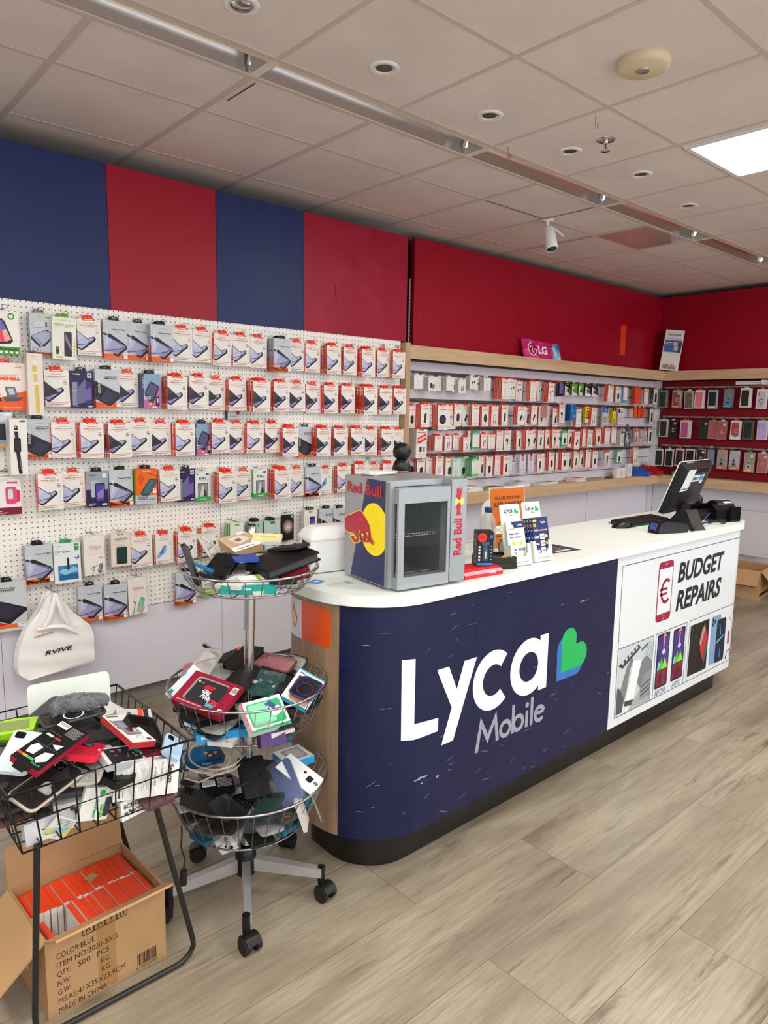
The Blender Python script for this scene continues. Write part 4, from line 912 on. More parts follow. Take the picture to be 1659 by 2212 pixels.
ROWS = [('top', [(10, 718, 'X', 2), (87.5, 721, 'J', 2), (140.5, 731, 'N', 3), (192.5, 728, 'C', 2), (249, 734, 'G', 2), (299.5, 739, 'G', 1), (349.5, 742, 'G', 5), (395, 745, 'C', 2), (438, 748, 'C', 2), (483.5, 755.5, 'C', 2), (521.5, 758, 'C', 2), (559, 762, 'C', 2), (610, 767, 'G', 5), (642, 769.5, 'C', 1), (676.5, 773, 'C', 2), (721, 777, 'C', 4), (757, 780.6, 'C', 2), (796, 783.4, 'C', 4), (828, 786, 'C', 2), (862, 789, 'C', 4)]),
 ('second', [(14, 836, 'B', 1), (78, 830, 'Y', 4), (122.7, 839, 'P', 2), (177.5, 842, 'V', 2), (232, 840, 'D', 3), (277, 842, 'P', 1), (326, 844.5, 'U', 3), (384, 849, 'P', 4), (431, 848.7, 'P', 3), (467.7, 852, 'P', 1), (513, 853.5, 'P', 3), (566.5, 856, 'P', 6), (608.5, 857.6, 'P', 4), (642, 858, 'P', 1), (676.5, 861, 'P', 1), (715, 862, 'P', 3), (752, 863, 'P', 3), (801, 865, 'P', 7), (834, 866, 'P', 3), (864, 867, 'P', 4)]),
 ('third', [(-3, 928, 'L', 1), (42, 966, 'K', 3), (84, 949, 'D', 2), (138, 951, 'C', 2), (200, 951, 'C', 4), (259, 952, 'P', 4), (305, 948, 'C', 2), (347.6, 949, 'P', 1), (400.7, 949, 'C', 4), (438, 949, 'U', 2), (476.7, 945.6, 'C', 3), (511.4, 946.4, 'P', 1), (552.3, 947.7, 'C', 3), (589.5, 946, 'P', 2), (628, 955, 'P', 4), (659, 954.6, 'D', 1), (700, 955, 'P', 4), (736, 955, 'P', 3), (773.7, 954.6, 'P', 4), (801.5, 954.6, 'P', 2), (837.6, 954.6, 'P', 4), (859.5, 954, 'P', 1)]),
 ('fourth', [(12, 1068, 'R', 1), (109.8, 1062, 'C', 3), (158.8, 1057, 'C', 1), (211, 1057, 'W', 2), (261.4, 1055, 'G', 2), (317.5, 1051.5, 'E', 3), (367, 1048, 'C', 2), (402, 1048, 'V', 1), (438, 1051, 'F', 1), (492.4, 1052.5, 'C', 4), (526, 1047.6, 'C', 1), (562.7, 1044, 'F', 2), (610.8, 1044.8, 'C', 5), (641.7, 1042, 'C', 1), (676.4, 1040.6, 'G', 2), (703.7, 1039, 'S', 1), (743, 1035, 'C', 2), (780, 1031, 'C', 3), (808, 1030, 'C', 1), (840, 1028, 'C', 3)]),
 ('fifth', [(84.6, 1219, 'G', 3), (146, 1216, 'Q', 2), (203.8, 1200, 'Z', 3), (261.8, 1188, 'O', 3), (305.8, 1191, 'C', 2), (355, 1186, 'S', 2), (405, 1180, 'C', 3), (455.5, 1171, 'C', 3), (512, 1160, 'g', 4), (553, 1158, 's', 3), (588, 1155, 'p', 3), (622, 1139, 'l', 1), (671, 1135, 'w', 2), (706, 1130, 'D', 2), (735, 1128, 'D', 2)]),
 ('lowest', [(18, 1310, 'H', 2), (195.5, 1304.5, 'G', 1), (251, 1300, 'G', 2), (296.7, 1288, 'z', 1), (402.8, 1270.6, 'G', 2), (450, 1258, 'm', 1)])]
for row, items in ROWS:
    for hi, (u, v, key, n) in enumerate(items):
        d = DES[key]; w, h, dd = d[1:4]; pitch = dd+.0045
        yf = YW-.022-pitch*n-rnd.uniform(0, .008)
        if row == 'top' and hi == 9: yf -= .02
        p = onY(u, v, yf); x = p.x; z = p.z+h/2
        ho = ORD[hi]
        for k in range(n):
            dx = rnd.uniform(-.0025, .0025) if k else 0
            y = yf+pitch*k
            if k == 0: tl0 = (rnd.uniform(-.004, .012), rnd.uniform(-.018, .018)); rz0 = rnd.uniform(-.03, .03)
            tl = (tl0[0], tl0[1]+rnd.uniform(-.01, .01))
            if row == 'top' and hi == 9: tl = (.06 if k == 0 else 0, .05 if k == 0 else 0)
            if k == 0: lab = '%s, front of %s hook from left, %s pegboard row' % (d[6], ho, row)
            else: lab = '%s, %s back on %s hook from left, %s pegboard row' % (d[6], ORD[k] if k > 0 else '', ho, row)
            nm = {'Y': 'watch_strap_box', 'K': 'watch_strap_box', 'B': 'tablet_stand_box', 'O': 'card_holder_pack', 'Q': 'glue_kit_box', 'L': 'gadget_box', 'R': 'armband_box'}.get(key, 'screen_protector_box')
            carton(key, (x+dx, y, z+rnd.uniform(-.002, .002)), rz0, tl, lab, 'boxes hanging on the pegboard', nm)
        b = peg(0, 0, YW-yf+.012)
        tag(b.obj('peg_hook', None, (x, YW, z)), 'looped wire peg hook, %s from left in the %s pegboard row' % (ho, row), 'hook', 'wire hooks on the pegboard')
b = MB(); p = onY(503, 872, 3.588); b.box(p.x-.05, p.x+.05, 3.586, 3.598, p.z-.09, p.z+.04, '#cfd0d2'); b.box(p.x-.05, p.x-.035, 3.5855, 3.586, p.z-.09, p.z+.04, '#26262a')
for k in range(4): b.box(p.x-.02+.012*k, p.x-.014+.012*k, 3.5854, 3.586, p.z-.075, p.z-.068, '#4a4c55')
b.box(p.x+.02, p.x+.04, 3.5854, 3.586, p.z-.06, p.z-.04, '#b0303a')
tag(b.obj('gadget_box'), 'grey and black box peeping out below the second pegboard row', 'box')
# carrier bags
mat('bag_film', '#f7f5f3', .35)
p = onY(120, 1385, YW-.115)
for k in range(3):
    L = thing('carrier_bag', ['white plastic carrier bag with black lettering, front of the bundle', 'white plastic carrier bag second in the hanging bundle', 'white plastic carrier bag at the back of the hanging bundle'][k], 'bag', (p.x, p.z*0+YW-.115+.026*k, 0), 0, 'carrier bags hanging on the pegboard')
    rb = random.Random(k+4)
    q = [(42, 1458), (37, 1440), (43, 1395), (60, 1356), (88, 1317), (103, 1284), (115, 1279), (128, 1284), (152, 1318), (195, 1350), (203, 1372), (205, 1431), (120, 1452), (60, 1470)]
    pts = [onY(u-4*k, v-2*k, YW-.115+.026*k) for u, v in q]; cx = p.x
    b = MB(); n = len(pts)
    nx, nz = 26, 26
    x0 = min(a.x for a in pts); x1 = max(a.x for a in pts); z0 = min(a.z for a in pts); z1 = max(a.z for a in pts)
    def span(z):
        xs = []
        for i in range(n):
            a, c = pts[i], pts[(i+1) % n]
            if (a.z-z)*(c.z-z) <= 0 and abs(a.z-c.z) > 1e-6: xs.append(a.x+(c.x-a.x)*(z-a.z)/(c.z-a.z))
        return (min(xs), max(xs)) if len(xs) > 1 else None
    V = []
    for j in range(nz+1):
        z = z0+.001+(z1-z0-.002)*j/nz; s_ = span(z)
        for i in range(nx+1):
            u_ = i/nx; x = s_[0]+(s_[1]-s_[0])*u_
            t_ = (z-z0)/(z1-z0)
            y = -.009*math.sin(PI*u_)*(1-.3*t_)-.004*math.sin(u_*21+t_*9+k)*t_-.003*math.sin(t_*30+u_*4)*(1-t_)
            if t_ > .5: y -= .006*math.exp(-((u_-.5)*4)**2)*(t_-.5)*2
            V.append((x-cx, y, z))
    F = [(j*(nx+1)+i, j*(nx+1)+i+1, (j+1)*(nx+1)+i+1, (j+1)*(nx+1)+i) for j in range(nz) for i in range(nx)]
    b.add(V, F, 'bag_film', True); b.add([(x, y+.004, z) for x, y, z in V], [f[::-1] for f in F], 'bag_film', True)
    b.obj('film', L)
    if k == 0:
        f0 = lambda u, v: onY(u, v, YW-.115-.022)
        b = MB(); c0 = f0(98, 1417); c1 = f0(158, 1399); w_ = (c1.x-c0.x)
        b.text('RVIVE', 0, 0, .020, 'ink', lambda a, c: (c0.x-cx+a, -.0165, c0.z+c+(c1.z-c0.z)*.45*a/w_), w_, .03, .22); b.obj('lettering', L)
        b = MB(); c0 = f0(75, 1380); b.text('PREMIUM ACCES', 0, 0, .009, '#b5584a', lambda a, c: (c0.x-cx+a, -.0165, c0.z+c+.12*a), .085, .02); b.obj('lettering', L)
        b = MB()
        for s_ in (-1, 1):
            b.tube([(.0+s_*.055, -.026, f0(120, 1345).z-.012), (s_*.028, -.034, f0(120, 1330).z), (s_*.012, -.036, f0(120, 1300).z), (0, -.03, f0(116, 1281).z)], [.012, .014, .012, .009], 'bag_film', 8)
        b.tube([(-.085, -.021, f0(75, 1360).z-.004), (-.03, -.03, f0(100, 1350).z-.01), (.03, -.032, f0(130, 1350).z-.006), (.1, -.021, f0(190, 1365).z+.002)], [.006, .011, .011, .006], 'bag_film', 8)
        b.obj('gathered_handle', L)
tag(peg(0, 0, .125).obj('peg_hook', None, (onY(118, 1280, YW-.1).x, YW, onY(118, 1280, YW-.1).z-.006)), 'wire peg hook carrying the white carrier bags', 'hook', 'wire hooks on the pegboard')
# ================================================================ accessories on the white slatwall
def gadget(f, k):
    G = '#2b2c30'
    if k == 'bud': f.l([(.36, .48), (.32, .86)], .03, '#9a9a9e'); f.l([(.62, .44), (.52, .86)], .03, '#9a9a9e'); f.c(.34, .50, .10, G, 3); f.c(.66, .43, .12, G, 3)
    elif k == 'wbud': f.l([(.36, .5), (.3, .86)], .03, '#b7b4b2'); f.l([(.6, .46), (.54, .86)], .03, '#b7b4b2'); f.c(.35, .5, .08, '#d5d2d0', 3); f.c(.62, .45, .09, '#d5d2d0', 3)
    elif k == 'slab': f.p([(.34, .82), (.42, .42), (.66, .38), (.6, .8)], G, 2); f.p([(.4, .78), (.46, .46), (.52, .45), (.48, .78)], '#4a4c52', 3)
    elif k == 'disc': f.ring(.5, .58, .25, .2, G, 2); f.c(.5, .58, .17, '#3c3e44', 3); f.p([(.42, .4), (.56, .4), (.5, .46)], G, 3)
    elif k == 'oval': f.p([(.5+.22*math.cos(a*PI/10), .6+.20*math.sin(a*PI/10)) for a in range(20)], '#333439', 2)
    elif k == 'cable': f.l([(.32, .84), (.34, .5), (.52, .44), (.7, .52), (.66, .84)], .045, G); f.r(.27, .74, .37, .86, G, 3); f.r(.6, .74, .72, .86, G, 3)
    elif k == 'wcable': f.l([(.36, .86), (.4, .5), (.56, .44), (.68, .6), (.5, .82)], .035, '#c9c5c2'); f.r(.33, .76, .42, .88, '#dcd9d6', 3)
    elif k == 'two': f.l([(.38, .84), (.46, .48)], .09, G); f.l([(.6, .84), (.68, .48)], .09, G); f.r(.42, .42, .5, .5, '#77787c', 3); f.r(.64, .42, .72, .5, '#77787c', 3)
    elif k == 'plug': f.p([(.34, .50), (.6, .42), (.72, .50), (.72, .74), (.46, .84), (.34, .74)], G, 2); f.p([(.34, .5), (.46, .56), (.46, .84), (.34, .74)], '#44464c', 3)
    elif k == 'wplug': f.p([(.34, .50), (.6, .42), (.72, .50), (.72, .74), (.46, .84), (.34, .74)], '#d9d6d2', 2); f.p([(.34, .5), (.46, .56), (.46, .84), (.34, .74)], '#c4c0bc', 3)
    elif k == 'hub': f.p([(.28, .7), (.56, .42), (.72, .50), (.46, .8)], G, 2); f.l([(.62, .5), (.86, .6), (.82, .76)], .04, G)
    elif k == 'holder': f.c(.42, .5, .16, G, 2); f.p([(.46, .5), (.66, .46), (.6, .6), (.5, .84), (.4, .82)], '#37393e', 3)
    elif k == 'purple': f.c(.5, .5, .12, '#8b86c2', 2); f.l([(.5, .56), (.42, .74), (.62, .84), (.74, .74)], .04, '#a7a5b8')
    elif k == 'watch': f.ring(.5, .56, .22, .1, '#4a4c50', 2); f.rr(.38, .44, .62, .68, .05, '#33353a', 3)
    elif k == 'pair': f.rr(.24, .42, .48, .78, .04, G, 2); f.rr(.52, .5, .66, .8, .04, G, 2); f.l([(.78, .46), (.76, .8)], .05, '#55575c')
    elif k == 'dots':
        for q in ((.32, .46), (.62, .44), (.7, .62), (.38, .66)): f.c(q[0], q[1], .05, '#b6b2b0', 2)
def acc(f, k):
    f.r(.22, -.004, .78, .05, '#e8401f'); f.r(.34, .012, .66, .032, '#ffd9cc', 2); f.t('ACCESSORY'[:0] or ' ', .1, .1, .02, OR); f.r(.24, .10, .76, .113, '#6f6d70'); f.r(.12, .165, .88, .195, '#e8694c'); f.r(.2, .225, .8, .236, '#c4bfbb'); f.r(.3, .25, .7, .26, '#c4bfbb')
    gadget(f, k); f.l([(.0, .885), (.86, .885), (.95, .875)], .025, OR); f.r(.08, .93, .5, .942, '#8f8b88')
    for q in range(3): f.c(.9, .5+.09*q, .03, '#c9c5c2')
def plainb(f, k): f.r(.3, .08, .7, .10, '#8f8c8a'); gadget(f, k); f.r(.2, .92, .7, .935, '#b5b1ae')
def greenh(f, k): f.r(0, 0, 1, .13, '#3fae58'); f.r(.3, .04, .7, .075, '#d9f0dd', 2); f.r(.1, .17, .6, .19, '#7c8a80'); gadget(f, k); f.r(0, .86, 1, .97, '#43b95c', 1)
def clearg(f, k): f.r(.1, .04, .5, .10, '#6fb58a'); f.r(.12, .14, .7, .155, '#7a9384'); gadget(f, k); f.p([(0, .9), (.5, .82), (1, .92), (1, 1), (0, 1)], '#8fc9a4')
def redh(f, k): f.r(0, 0, 1, .12, '#c22a3c'); f.t('T-More', .2, .085, .045, '#f6e6e8', .6, .04); f.p([(.2, .95), (.34, .3), (.46, .3), (.34, .95)], '#8d8f93', 2); f.p([(.55, .95), (.6, .3), (.78, .3), (.74, .95)], '#26272b', 2)
def wine(f, k): f.r(.36, 0, .64, .36, '#8c2240', 2); f.r(.42, .12, .58, .3, '#c9a0ac', 3); f.r(0, .86, 1, .875, '#8c2240'); f.l([(.4, .5), (.38, .84)], .03, '#3a3b40'); f.l([(.62, .5), (.62, .84)], .03, '#3a3b40'); f.r(.1, .93, .8, .945, '#9a969c')
def blueb(f, k): f.r(0, 0, 1, 1, '#1478bd'); f.t('ultra', .2, .4, .06, '#d5e9f6', .4, .02); f.c(.62, .72, .22, '#d0256d', 2); f.r(.5, .68, .74, .70, '#f4c4d8', 3); f.r(.5, .73, .74, .75, '#f4c4d8', 3); f.r(.0, -.03, .5, .06, '#1695d0', 3)
def yellowb(f, k): f.r(0, 0, 1, 1, '#f0d22a'); f.r(0, .75, 1, 1, '#e9e5df', 2) if k == 'a' else None; f.ring(.5, .38, .2, .1, '#3a3a2c', 3); f.ring(.5, .6, .2, .1, '#3a3a2c', 3); f.t('NO', .3, .14, .06, '#2a2a20', .4, .05, 3); f.r(.2, .68, .8, .72, '#3a3a2c', 3)
def yblack(f, k): f.r(0, 0, 1, .2, '#2a2a22'); f.r(0, .2, 1, 1, '#ecd52f'); f.c(.5, .1, .16, '#ecd52f', 2); f.l([(.42, .72), (.4, .95)], .1, '#2a2a22', 2); f.l([(.62, .72), (.62, .95)], .1, '#2a2a22', 2)
def mount(f, k, c='#20211f'): f.r(0, 0, 1, 1, '#e9e7e4'); f.p([(0, 0), (1, 0), (1, .86), (.6, .86), (.5, .4), (0, .2)], c, 2); f.rr(.24, .42, .84, .78, .08, '#17181a', 3); f.ring(.54, .62, .2, .05, '#d9d9d6', 4); f.c(.54, .66, .13, '#3b3c40', 4); f.l([(.1, .1), (.8, .12)], .04, '#8f9190', 3)
def lightblue(f, k): f.r(0, 0, 1, 1, '#dfe6ea'); f.r(0, .84, 1, 1, '#4aa0cc', 2); f.r(.0, 0, .07, 1, '#4aa0cc', 2); f.rr(.3, .18, .75, .78, .05, '#eef2f4', 2); f.ring(.52, .6, .05, .015, '#aab4ba', 3)
def remote(f, k): f.r(0, 0, 1, 1, '#e6e4e2'); f.rr(.38, .26, .86, .88, .06, '#2b2c30', 2); f.r(.3, .08, .8, .11, '#aaa7a5', 2)
def slantm(f, k): f.rr(.3, -.02, .7, .05, .05, '#e8401f'); f.r(.1, .1, .9, .13, '#d9645a'); f.p([(.1, .3), (.9, .14), (.96, .34), (.2, .52)], '#d93a3a', 2); f.p([(.16, .34), (.9, .2), (.92, .28), (.2, .44)], '#efb0b4', 3); f.l([(.0, .48), (.2, .4)], .04, '#2b2c30', 4); f.rr(.3, .6, .52, .78, .06, '#3a3c42', 2); f.rr(.66, .6, .82, .78, .06, '#77797f', 2); f.r(.0, .86, 1, .875, OR, 2); f.r(.2, .92, .8, .93, '#aaa')  if 0 else f.r(.2, .92, .8, .93, '#aaaaaa')
def textb(f, k): f.r(.1, .06, .4, .3, '#2b2c30'); f.t('TIG', .3, .3, .13, '#3a3b40', .6, .04, 3); [f.r(.12, .42+.07*q, .88, .445+.07*q, '#9a9896') for q in range(7)]
def cableb(f, k): f.r(0, 0, 1, .26, '#1f66b4'); f.rr(.3, .08, .75, .2, .04, '#7fb0dc', 2); f.ring(.5, .62, .28, .09, '#c96a52', 2); f.ring(.48, .6, .18, .06, '#8f9499', 3); f.p([(.1, .88), (.9, .88), (.7, 1), (.3, 1)], '#a9b4b9', 2)
def pinkb(f, k): f.r(0, .0, 1, .9, '#ddb3ae'); f.r(.45, .5, .6, .56, '#b98a86', 2)
def orangeb(f, k): f.r(0, 0, 1, 1, '#f25a1e'); f.c(.6, .16, .1, '#ffd9c6', 2); f.r(.2, .82, .5, .84, '#ffd9c6', 2)
def cardp(f, k): f.r(0, 0, 1, .2, '#c9394c'); f.r(.1, .05, .8, .14, '#efccd2', 2); f.p([(.2, .9), (.3, .5), (.6, .45), (.6, .9)], '#8f6a6e', 2); f.c(.4, .82, .1, '#3a3034', 3)
def purpleb(f, k): f.r(0, 0, .3, .8, '#2f8f96'); f.r(.3, 0, 1, .8, '#7a4aa6'); f.r(0, .8, 1, 1, '#1d1d20'); f.c(.6, .4, .12, '#a98ac6', 2)
ADES = {
 'a': (acc, .083, .160, .011, '#ece8e4', 'spine_orange'), 'b': (acc, .090, .150, .011, '#ece8e4', 'spine_orange'), 'c': (acc, .098, .178, .011, '#ece8e4', 'spine_orange'), 's': (acc, .078, .112, .010, '#ece8e4', 'spine_orange'),
 'w': (plainb, .078, .098, .018, '#e9e6e4', '#c9c5c2'), 'g': (greenh, .08, .14, .012, '#e6ebe6', '#4fae65'), 'e': (clearg, .088, .152, .014, '#d3e4da', '#a8c9b4'),
 'r': (redh, .075, .15, .012, '#e9e6e4', '#c9c5c2'), 'n': (wine, .09, .155, .012, '#dcdbe4', '#b3adb5'), 'B': (blueb, .09, .135, .010, '#1478bd', '#1b4f86'), 'y': (yellowb, .075, .145, .01, '#f0d22a', '#c9a91e'),
 'k': (yblack, .06, .142, .016, '#ecd52f', '#b9a322'), 'm': (mount, .095, .105, .02, '#20211f', '#17181a'), 'M': (lambda f, k: mount(f, k, '#6fae2e'), .08, .105, .02, '#6fae2e', '#4a7a20'),
 'L': (lightblue, .085, .15, .014, '#dfe6ea', '#4aa0cc'), 'R': (remote, .08, .15, .016, '#e6e4e2', '#3a3b3e'), 'S': (slantm, .108, .205, .012, '#e6e2de', '#cfc9c4'), 'T': (textb, .09, .155, .014, '#e4e2e0', '#b9a9a2'),
 'C': (cableb, .09, .19, .02, '#c6cfd3', '#9aa4a9'), 'p': (pinkb, .04, .095, .016, '#e6dcd6', '#d9a9a2'), 'o': (orangeb, .055, .105, .012, '#f25a1e', '#c9430f'), 'q': (cardp, .075, .15, .01, '#e2c3c6', '#c9a0a6'),
 'P': (purpleb, .055, .11, .014, '#7a4aa6', '#3f2a66'), 'O': (lambda f, k: (f.r(.0, 0, 1, 1, '#e8553a'), f.l([(.55, .02), (.5, .98)], .02, '#b93a22', 3)), .115, .165, .014, '#e8553a', '#c9402a'),
}
KW = {'bud': 'black earphones', 'wbud': 'white earphones', 'slab': 'a slim black gadget', 'disc': 'a round black cable', 'oval': 'a black oval pad', 'cable': 'a black looped cable', 'wcable': 'a white looped cable', 'two': 'two black plugs', 'plug': 'a black charger', 'wplug': 'a pale charger', 'hub': 'a black adapter', 'holder': 'a black car holder', 'purple': 'a lilac adapter', 'watch': 'a watch picture', 'pair': 'three black gadgets', 'dots': 'white earbuds', '': 'plain front'}
AN = {'w': ('small white box', 'accessory_box'), 'g': ('green-topped box', 'accessory_box'), 'e': ('clear green pack', 'accessory_pack'), 'r': ('red-topped white pack', 'accessory_pack'), 'n': ('pale box with wine-red band', 'cable_box'), 'B': ('blue box with pink spot', 'sim_card_pack'), 'y': ('yellow pack with black rings', 'accessory_pack'), 'k': ('slim yellow and black pack', 'accessory_pack'), 'm': ('black phone-mount box', 'phone_mount_box'), 'M': ('green phone-mount box', 'phone_mount_box'), 'L': ('white box edged light blue', 'accessory_box'), 'R': ('white box with black remote', 'accessory_box'), 'S': ('grey-spined pack with red card reader', 'card_reader_pack'), 'T': ('white pack with dense lettering', 'accessory_pack'), 'C': ('blue-topped bag with coiled cables', 'cable_bag'), 'p': ('small pink-fronted box', 'accessory_box'), 'o': ('small plain orange box', 'accessory_box'), 'q': ('pink card with red heading', 'accessory_card'), 'P': ('small purple and teal box', 'accessory_box'), 'O': ('plain orange box turned backwards', 'accessory_box')}
# rows: (u, v, design, picture, boxes on the hook)
ARow = [('top', 1.872, [(888, 824, 'w', 'wcable', 1), (903, 825, 'w', 'wcable', 2), (916, 826, 'w', 'wbud', 1), (934, 829.8, 'w', 'pair', 2), (951, 829.6, 'w', 'dots', 1), (972, 829, 'w', 'dots', 2), (985, 833.6, 'w', 'pair', 1), (998, 835, 'w', 'two', 2), (1011, 831, 'w', 'bud', 1), (1023, 827, 'w', 'bud', 2), (1036, 829.6, 'w', 'bud', 1), (1052.6, 829.6, 'w', 'wbud', 2), (1092, 840, 'a', 'wcable', 6), (1107, 840, 'a', 'bud', 1), (1121.5, 844, 'a', 'bud', 1), (1152.6, 845, 'a', 'wbud', 3), (1167, 845, 'a', 'bud', 1), (1191, 847.7, 'a', 'bud', 4), (1203.5, 848.7, 'a', 'watch', 1), (1213, 842, 'P', '', 2), (1227, 840.7, 'm', '', 1), (1241.4, 841, 'M', '', 1), (1256, 841, 'M', '', 1), (1271, 842.5, 'm', '', 1), (1285, 844, 'm', '', 1), (1319.4, 850, 'b', 'wcable', 3), (1335, 852, 'b', 'plug', 1), (1350.7, 853, 'L', '', 1), (1378, 855, 'O', '', 2), (1396, 856, 'b', 'dots', 1), (1415.6, 857, 'R', '', 2)]),
 ('second', 1.677, [(889.6, 900, 'a', 'plug', 2), (919, 898, 'a', 'slab', 4), (932.6, 898, 'a', 'cable', 1), (956.4, 902, 'c', 'disc', 4), (974, 901, 'c', 'purple', 1), (989.6, 896, 'a', 'plug', 1), (1006, 898, 'a', 'hub', 1), (1027.4, 896.6, 'a', 'wcable', 2), (1048, 899, 'a', 'oval', 2), (1069, 898.4, 'a', 'cable', 2), (1090, 896.6, 'a', 'slab', 3), (1126, 898, 'b', 'hub', 3), (1140, 899.7, 'a', 'slab', 1), (1154, 897, 'a', 'hub', 1), (1170, 898.4, 'a', 'slab', 2), (1184, 890, 'p', '', 4), (1200, 902, 'a', 'slab', 1), (1214, 893, 'a', 'holder', 1), (1238.5, 891.6, 'B', '', 5), (1250, 903, 'a', 'dots', 2), (1269, 896, 'y', 'a', 2), (1283, 899.5, 'a', 'cable', 2), (1307, 901.4, 'C', '', 1), (1326.4, 898, 'k', '', 2), (1340, 898.6, 'T', '', 2), (1373, 891, 'o', '', 1), (1382, 891, 'o', '', 1), (1391, 891, 'o', '', 1), (1407, 899, 'R', '', 1), (1417, 899, 'w', 'cable', 1)]),
 ('third', 1.474, [(886, 960, 'a', 'disc', 1), (911, 958.7, 'S', '', 5), (947.5, 957.8, 's', 'wcable', 5), (968, 957, 's', 'two', 2), (987, 955.4, 's', 'wbud', 2), (1007.8, 960, 's', 'two', 3), (1018, 953, 'a', 'two', 1), (1028, 951, 'g', '', 1), (1046, 953, 's', 'two', 2), (1062, 953.6, 's', 'wbud', 1), (1079.7, 952, 'a', 'wcable', 2), (1096, 950.3, 'a', 'holder', 1), (1121.8, 951.3, 'a', 'slab', 2), (1142.8, 950.3, 'a', 'holder', 3), (1154.5, 948, 'a', 'hub', 1), (1168, 948.8, 'a', 'slab', 1), (1184, 948, 'a', 'slab', 2), (1199, 947, 'a', 'holder', 2), (1209.6, 947, 'a', 'holder', 1), (1219.4, 948, 'g', 'plug', 1), (1232, 946.7, 'a', 'slab', 1), (1246.5, 951.4, 'a', 'hub', 2), (1263.8, 945, 'a', 'wcable', 2), (1274.5, 946.5, 'a', 'cable', 1), (1292.7, 944, 'a', 'plug', 3), (1312, 941.6, 'b', 'dots', 3), (1326.4, 940, 'b', 'dots', 1), (1346, 944, 'T', '', 2), (1376, 941.6, 'q', '', 2), (1394, 940.7, 'q', '', 1), (1404, 941, 'R', '', 1)]),
 ('lowest', 1.277, [(888, 1011, 'a', 'disc', 1), (909.7, 1012, 'a', 'plug', 2), (928.4, 1010, 'a', 'wplug', 1), (949.4, 1009, 'a', 'wplug', 2), (971, 1011.5, 'a', 'plug', 2), (986, 1013, 'e', 'wplug', 1), (1001, 1011.5, 'e', 'plug', 1), (1026, 1009.7, 'g', 'wcable', 4), (1041.5, 1007.7, 'a', 'slab', 1), (1057, 1008, 'a', 'plug', 1), (1076, 1004, 'a', 'wcable', 2), (1093.8, 1005.4, 'a', 'slab', 2), (1108.7, 1003.5, 'n', '', 1), (1128.8, 1001, 'n', '', 1), (1147, 1001, 'n', '', 1), (1166, 1000.5, 'a', 'slab', 1), (1178, 999, 'a', 'wcable', 1), (1191, 996.6, 'a', 'plug', 2), (1206.8, 996, 'a', 'wplug', 1), (1219.4, 996, 'a', 'plug', 2), (1231.6, 995, 'a', 'slab', 1), (1244.6, 993, 'a', 'slab', 1), (1257.7, 991.6, 'a', 'slab', 1), (1270.8, 990.6, 'a', 'dots', 1), (1285, 992, 'a', 'plug', 2), (1311, 990.6, 'r', '', 2), (1337.6, 987, 'g', 'plug', 1), (1373, 984.6, 'a', 'cable', 2)])]
APR = {}
def acc_box(key, pic, loc, tilt, label, noun):
    fn, w, h, d, fc, sc = ADES[key]
    if (key, pic) not in APR:
        b = MB()
        V = [(-w/2, 0, -h), (w/2, 0, -h), (w/2, 0, 0), (-w/2, 0, 0), (-w/2, d, -h), (w/2, d, -h), (w/2, d, 0), (-w/2, d, 0)]
        b.add(V, [(0, 1, 2, 3), (5, 4, 7, 6), (3, 2, 6, 7), (4, 5, 1, 0)], fc); b.add(V, [(0, 3, 7, 4)], sc); b.add(V, [(1, 5, 6, 2)], fc)
        fn(Face(b, w, h), pic)
        t_ = MB()
        c = {'g': '#2fa04d', 'e': '#5fae7a', 'w': '#dedbd8', 'm': '#d9d7d4', 'M': '#d9d7d4', 'n': '#8c2240', 'p': '#c8c2be', 'k': '#2a2a22', 'o': '#c8c2be'}.get(key, 'hang_orange')
        t_.prism([(-.016, -.003), (.016, -.003), (.013, .013), (-.013, .013)], d*.4, d*.4+.0012, c, 'y')
        APR[(key, pic)] = (b.mesh('printed_pack'), t_.mesh('hang_tab'))
    me, tb = APR[(key, pic)]
    o = thing(noun, label, 'accessory pack', loc, 0, 'accessory packs on the white slatwall'); link('pack', me, o); link('hang_tab', tb, o)
    o.rotation_euler = (tilt[0], tilt[1], tilt[2])
hb = MB(); hb.tube([(0, 0, 0), (0, -.12, -.008), (0, -.138, .004)], .0022, 'hook_steel', 6); hb.box(-.006, .006, -.003, .001, -.012, .012, 'hook_steel'); hookm = hb.mesh('slat_hook')
for row, rz_, items in ARow:
    for hi, (u, v, key, pic, n) in enumerate(items):
        fn, w, h, d, fc, sc = ADES[key]; pitch = d+.004
        yf = YS-.03-pitch*n-rnd.uniform(0, .02)-(.03 if hi % 2 else 0)
        p = onY(u, v, yf); z = p.z+h/2; tl0 = (0, rnd.uniform(-.03, .03), rnd.uniform(-.03, .03))
        nm, noun = AN.get(key, ('white-orange pack', 'accessory_pack'))
        desc = nm if key not in 'abcswge' or not pic else nm+' with '+KW[pic]
        for k in range(n):
            lab = '%s, %s, %s hook from left, %s rail' % (desc, 'front' if k == 0 else ORD[k]+' back', ORD[hi], row)
            acc_box(key, pic, (p.x, yf+pitch*k, z), tl0, lab, noun)
        o = link('slat_hook', hookm, None, (p.x, 3.671, rz_-.004))
        tag(o, 'wire display hook, %s from left on the %s slatwall rail' % (ORD[hi], row), 'hook', 'wire hooks on the white slatwall')
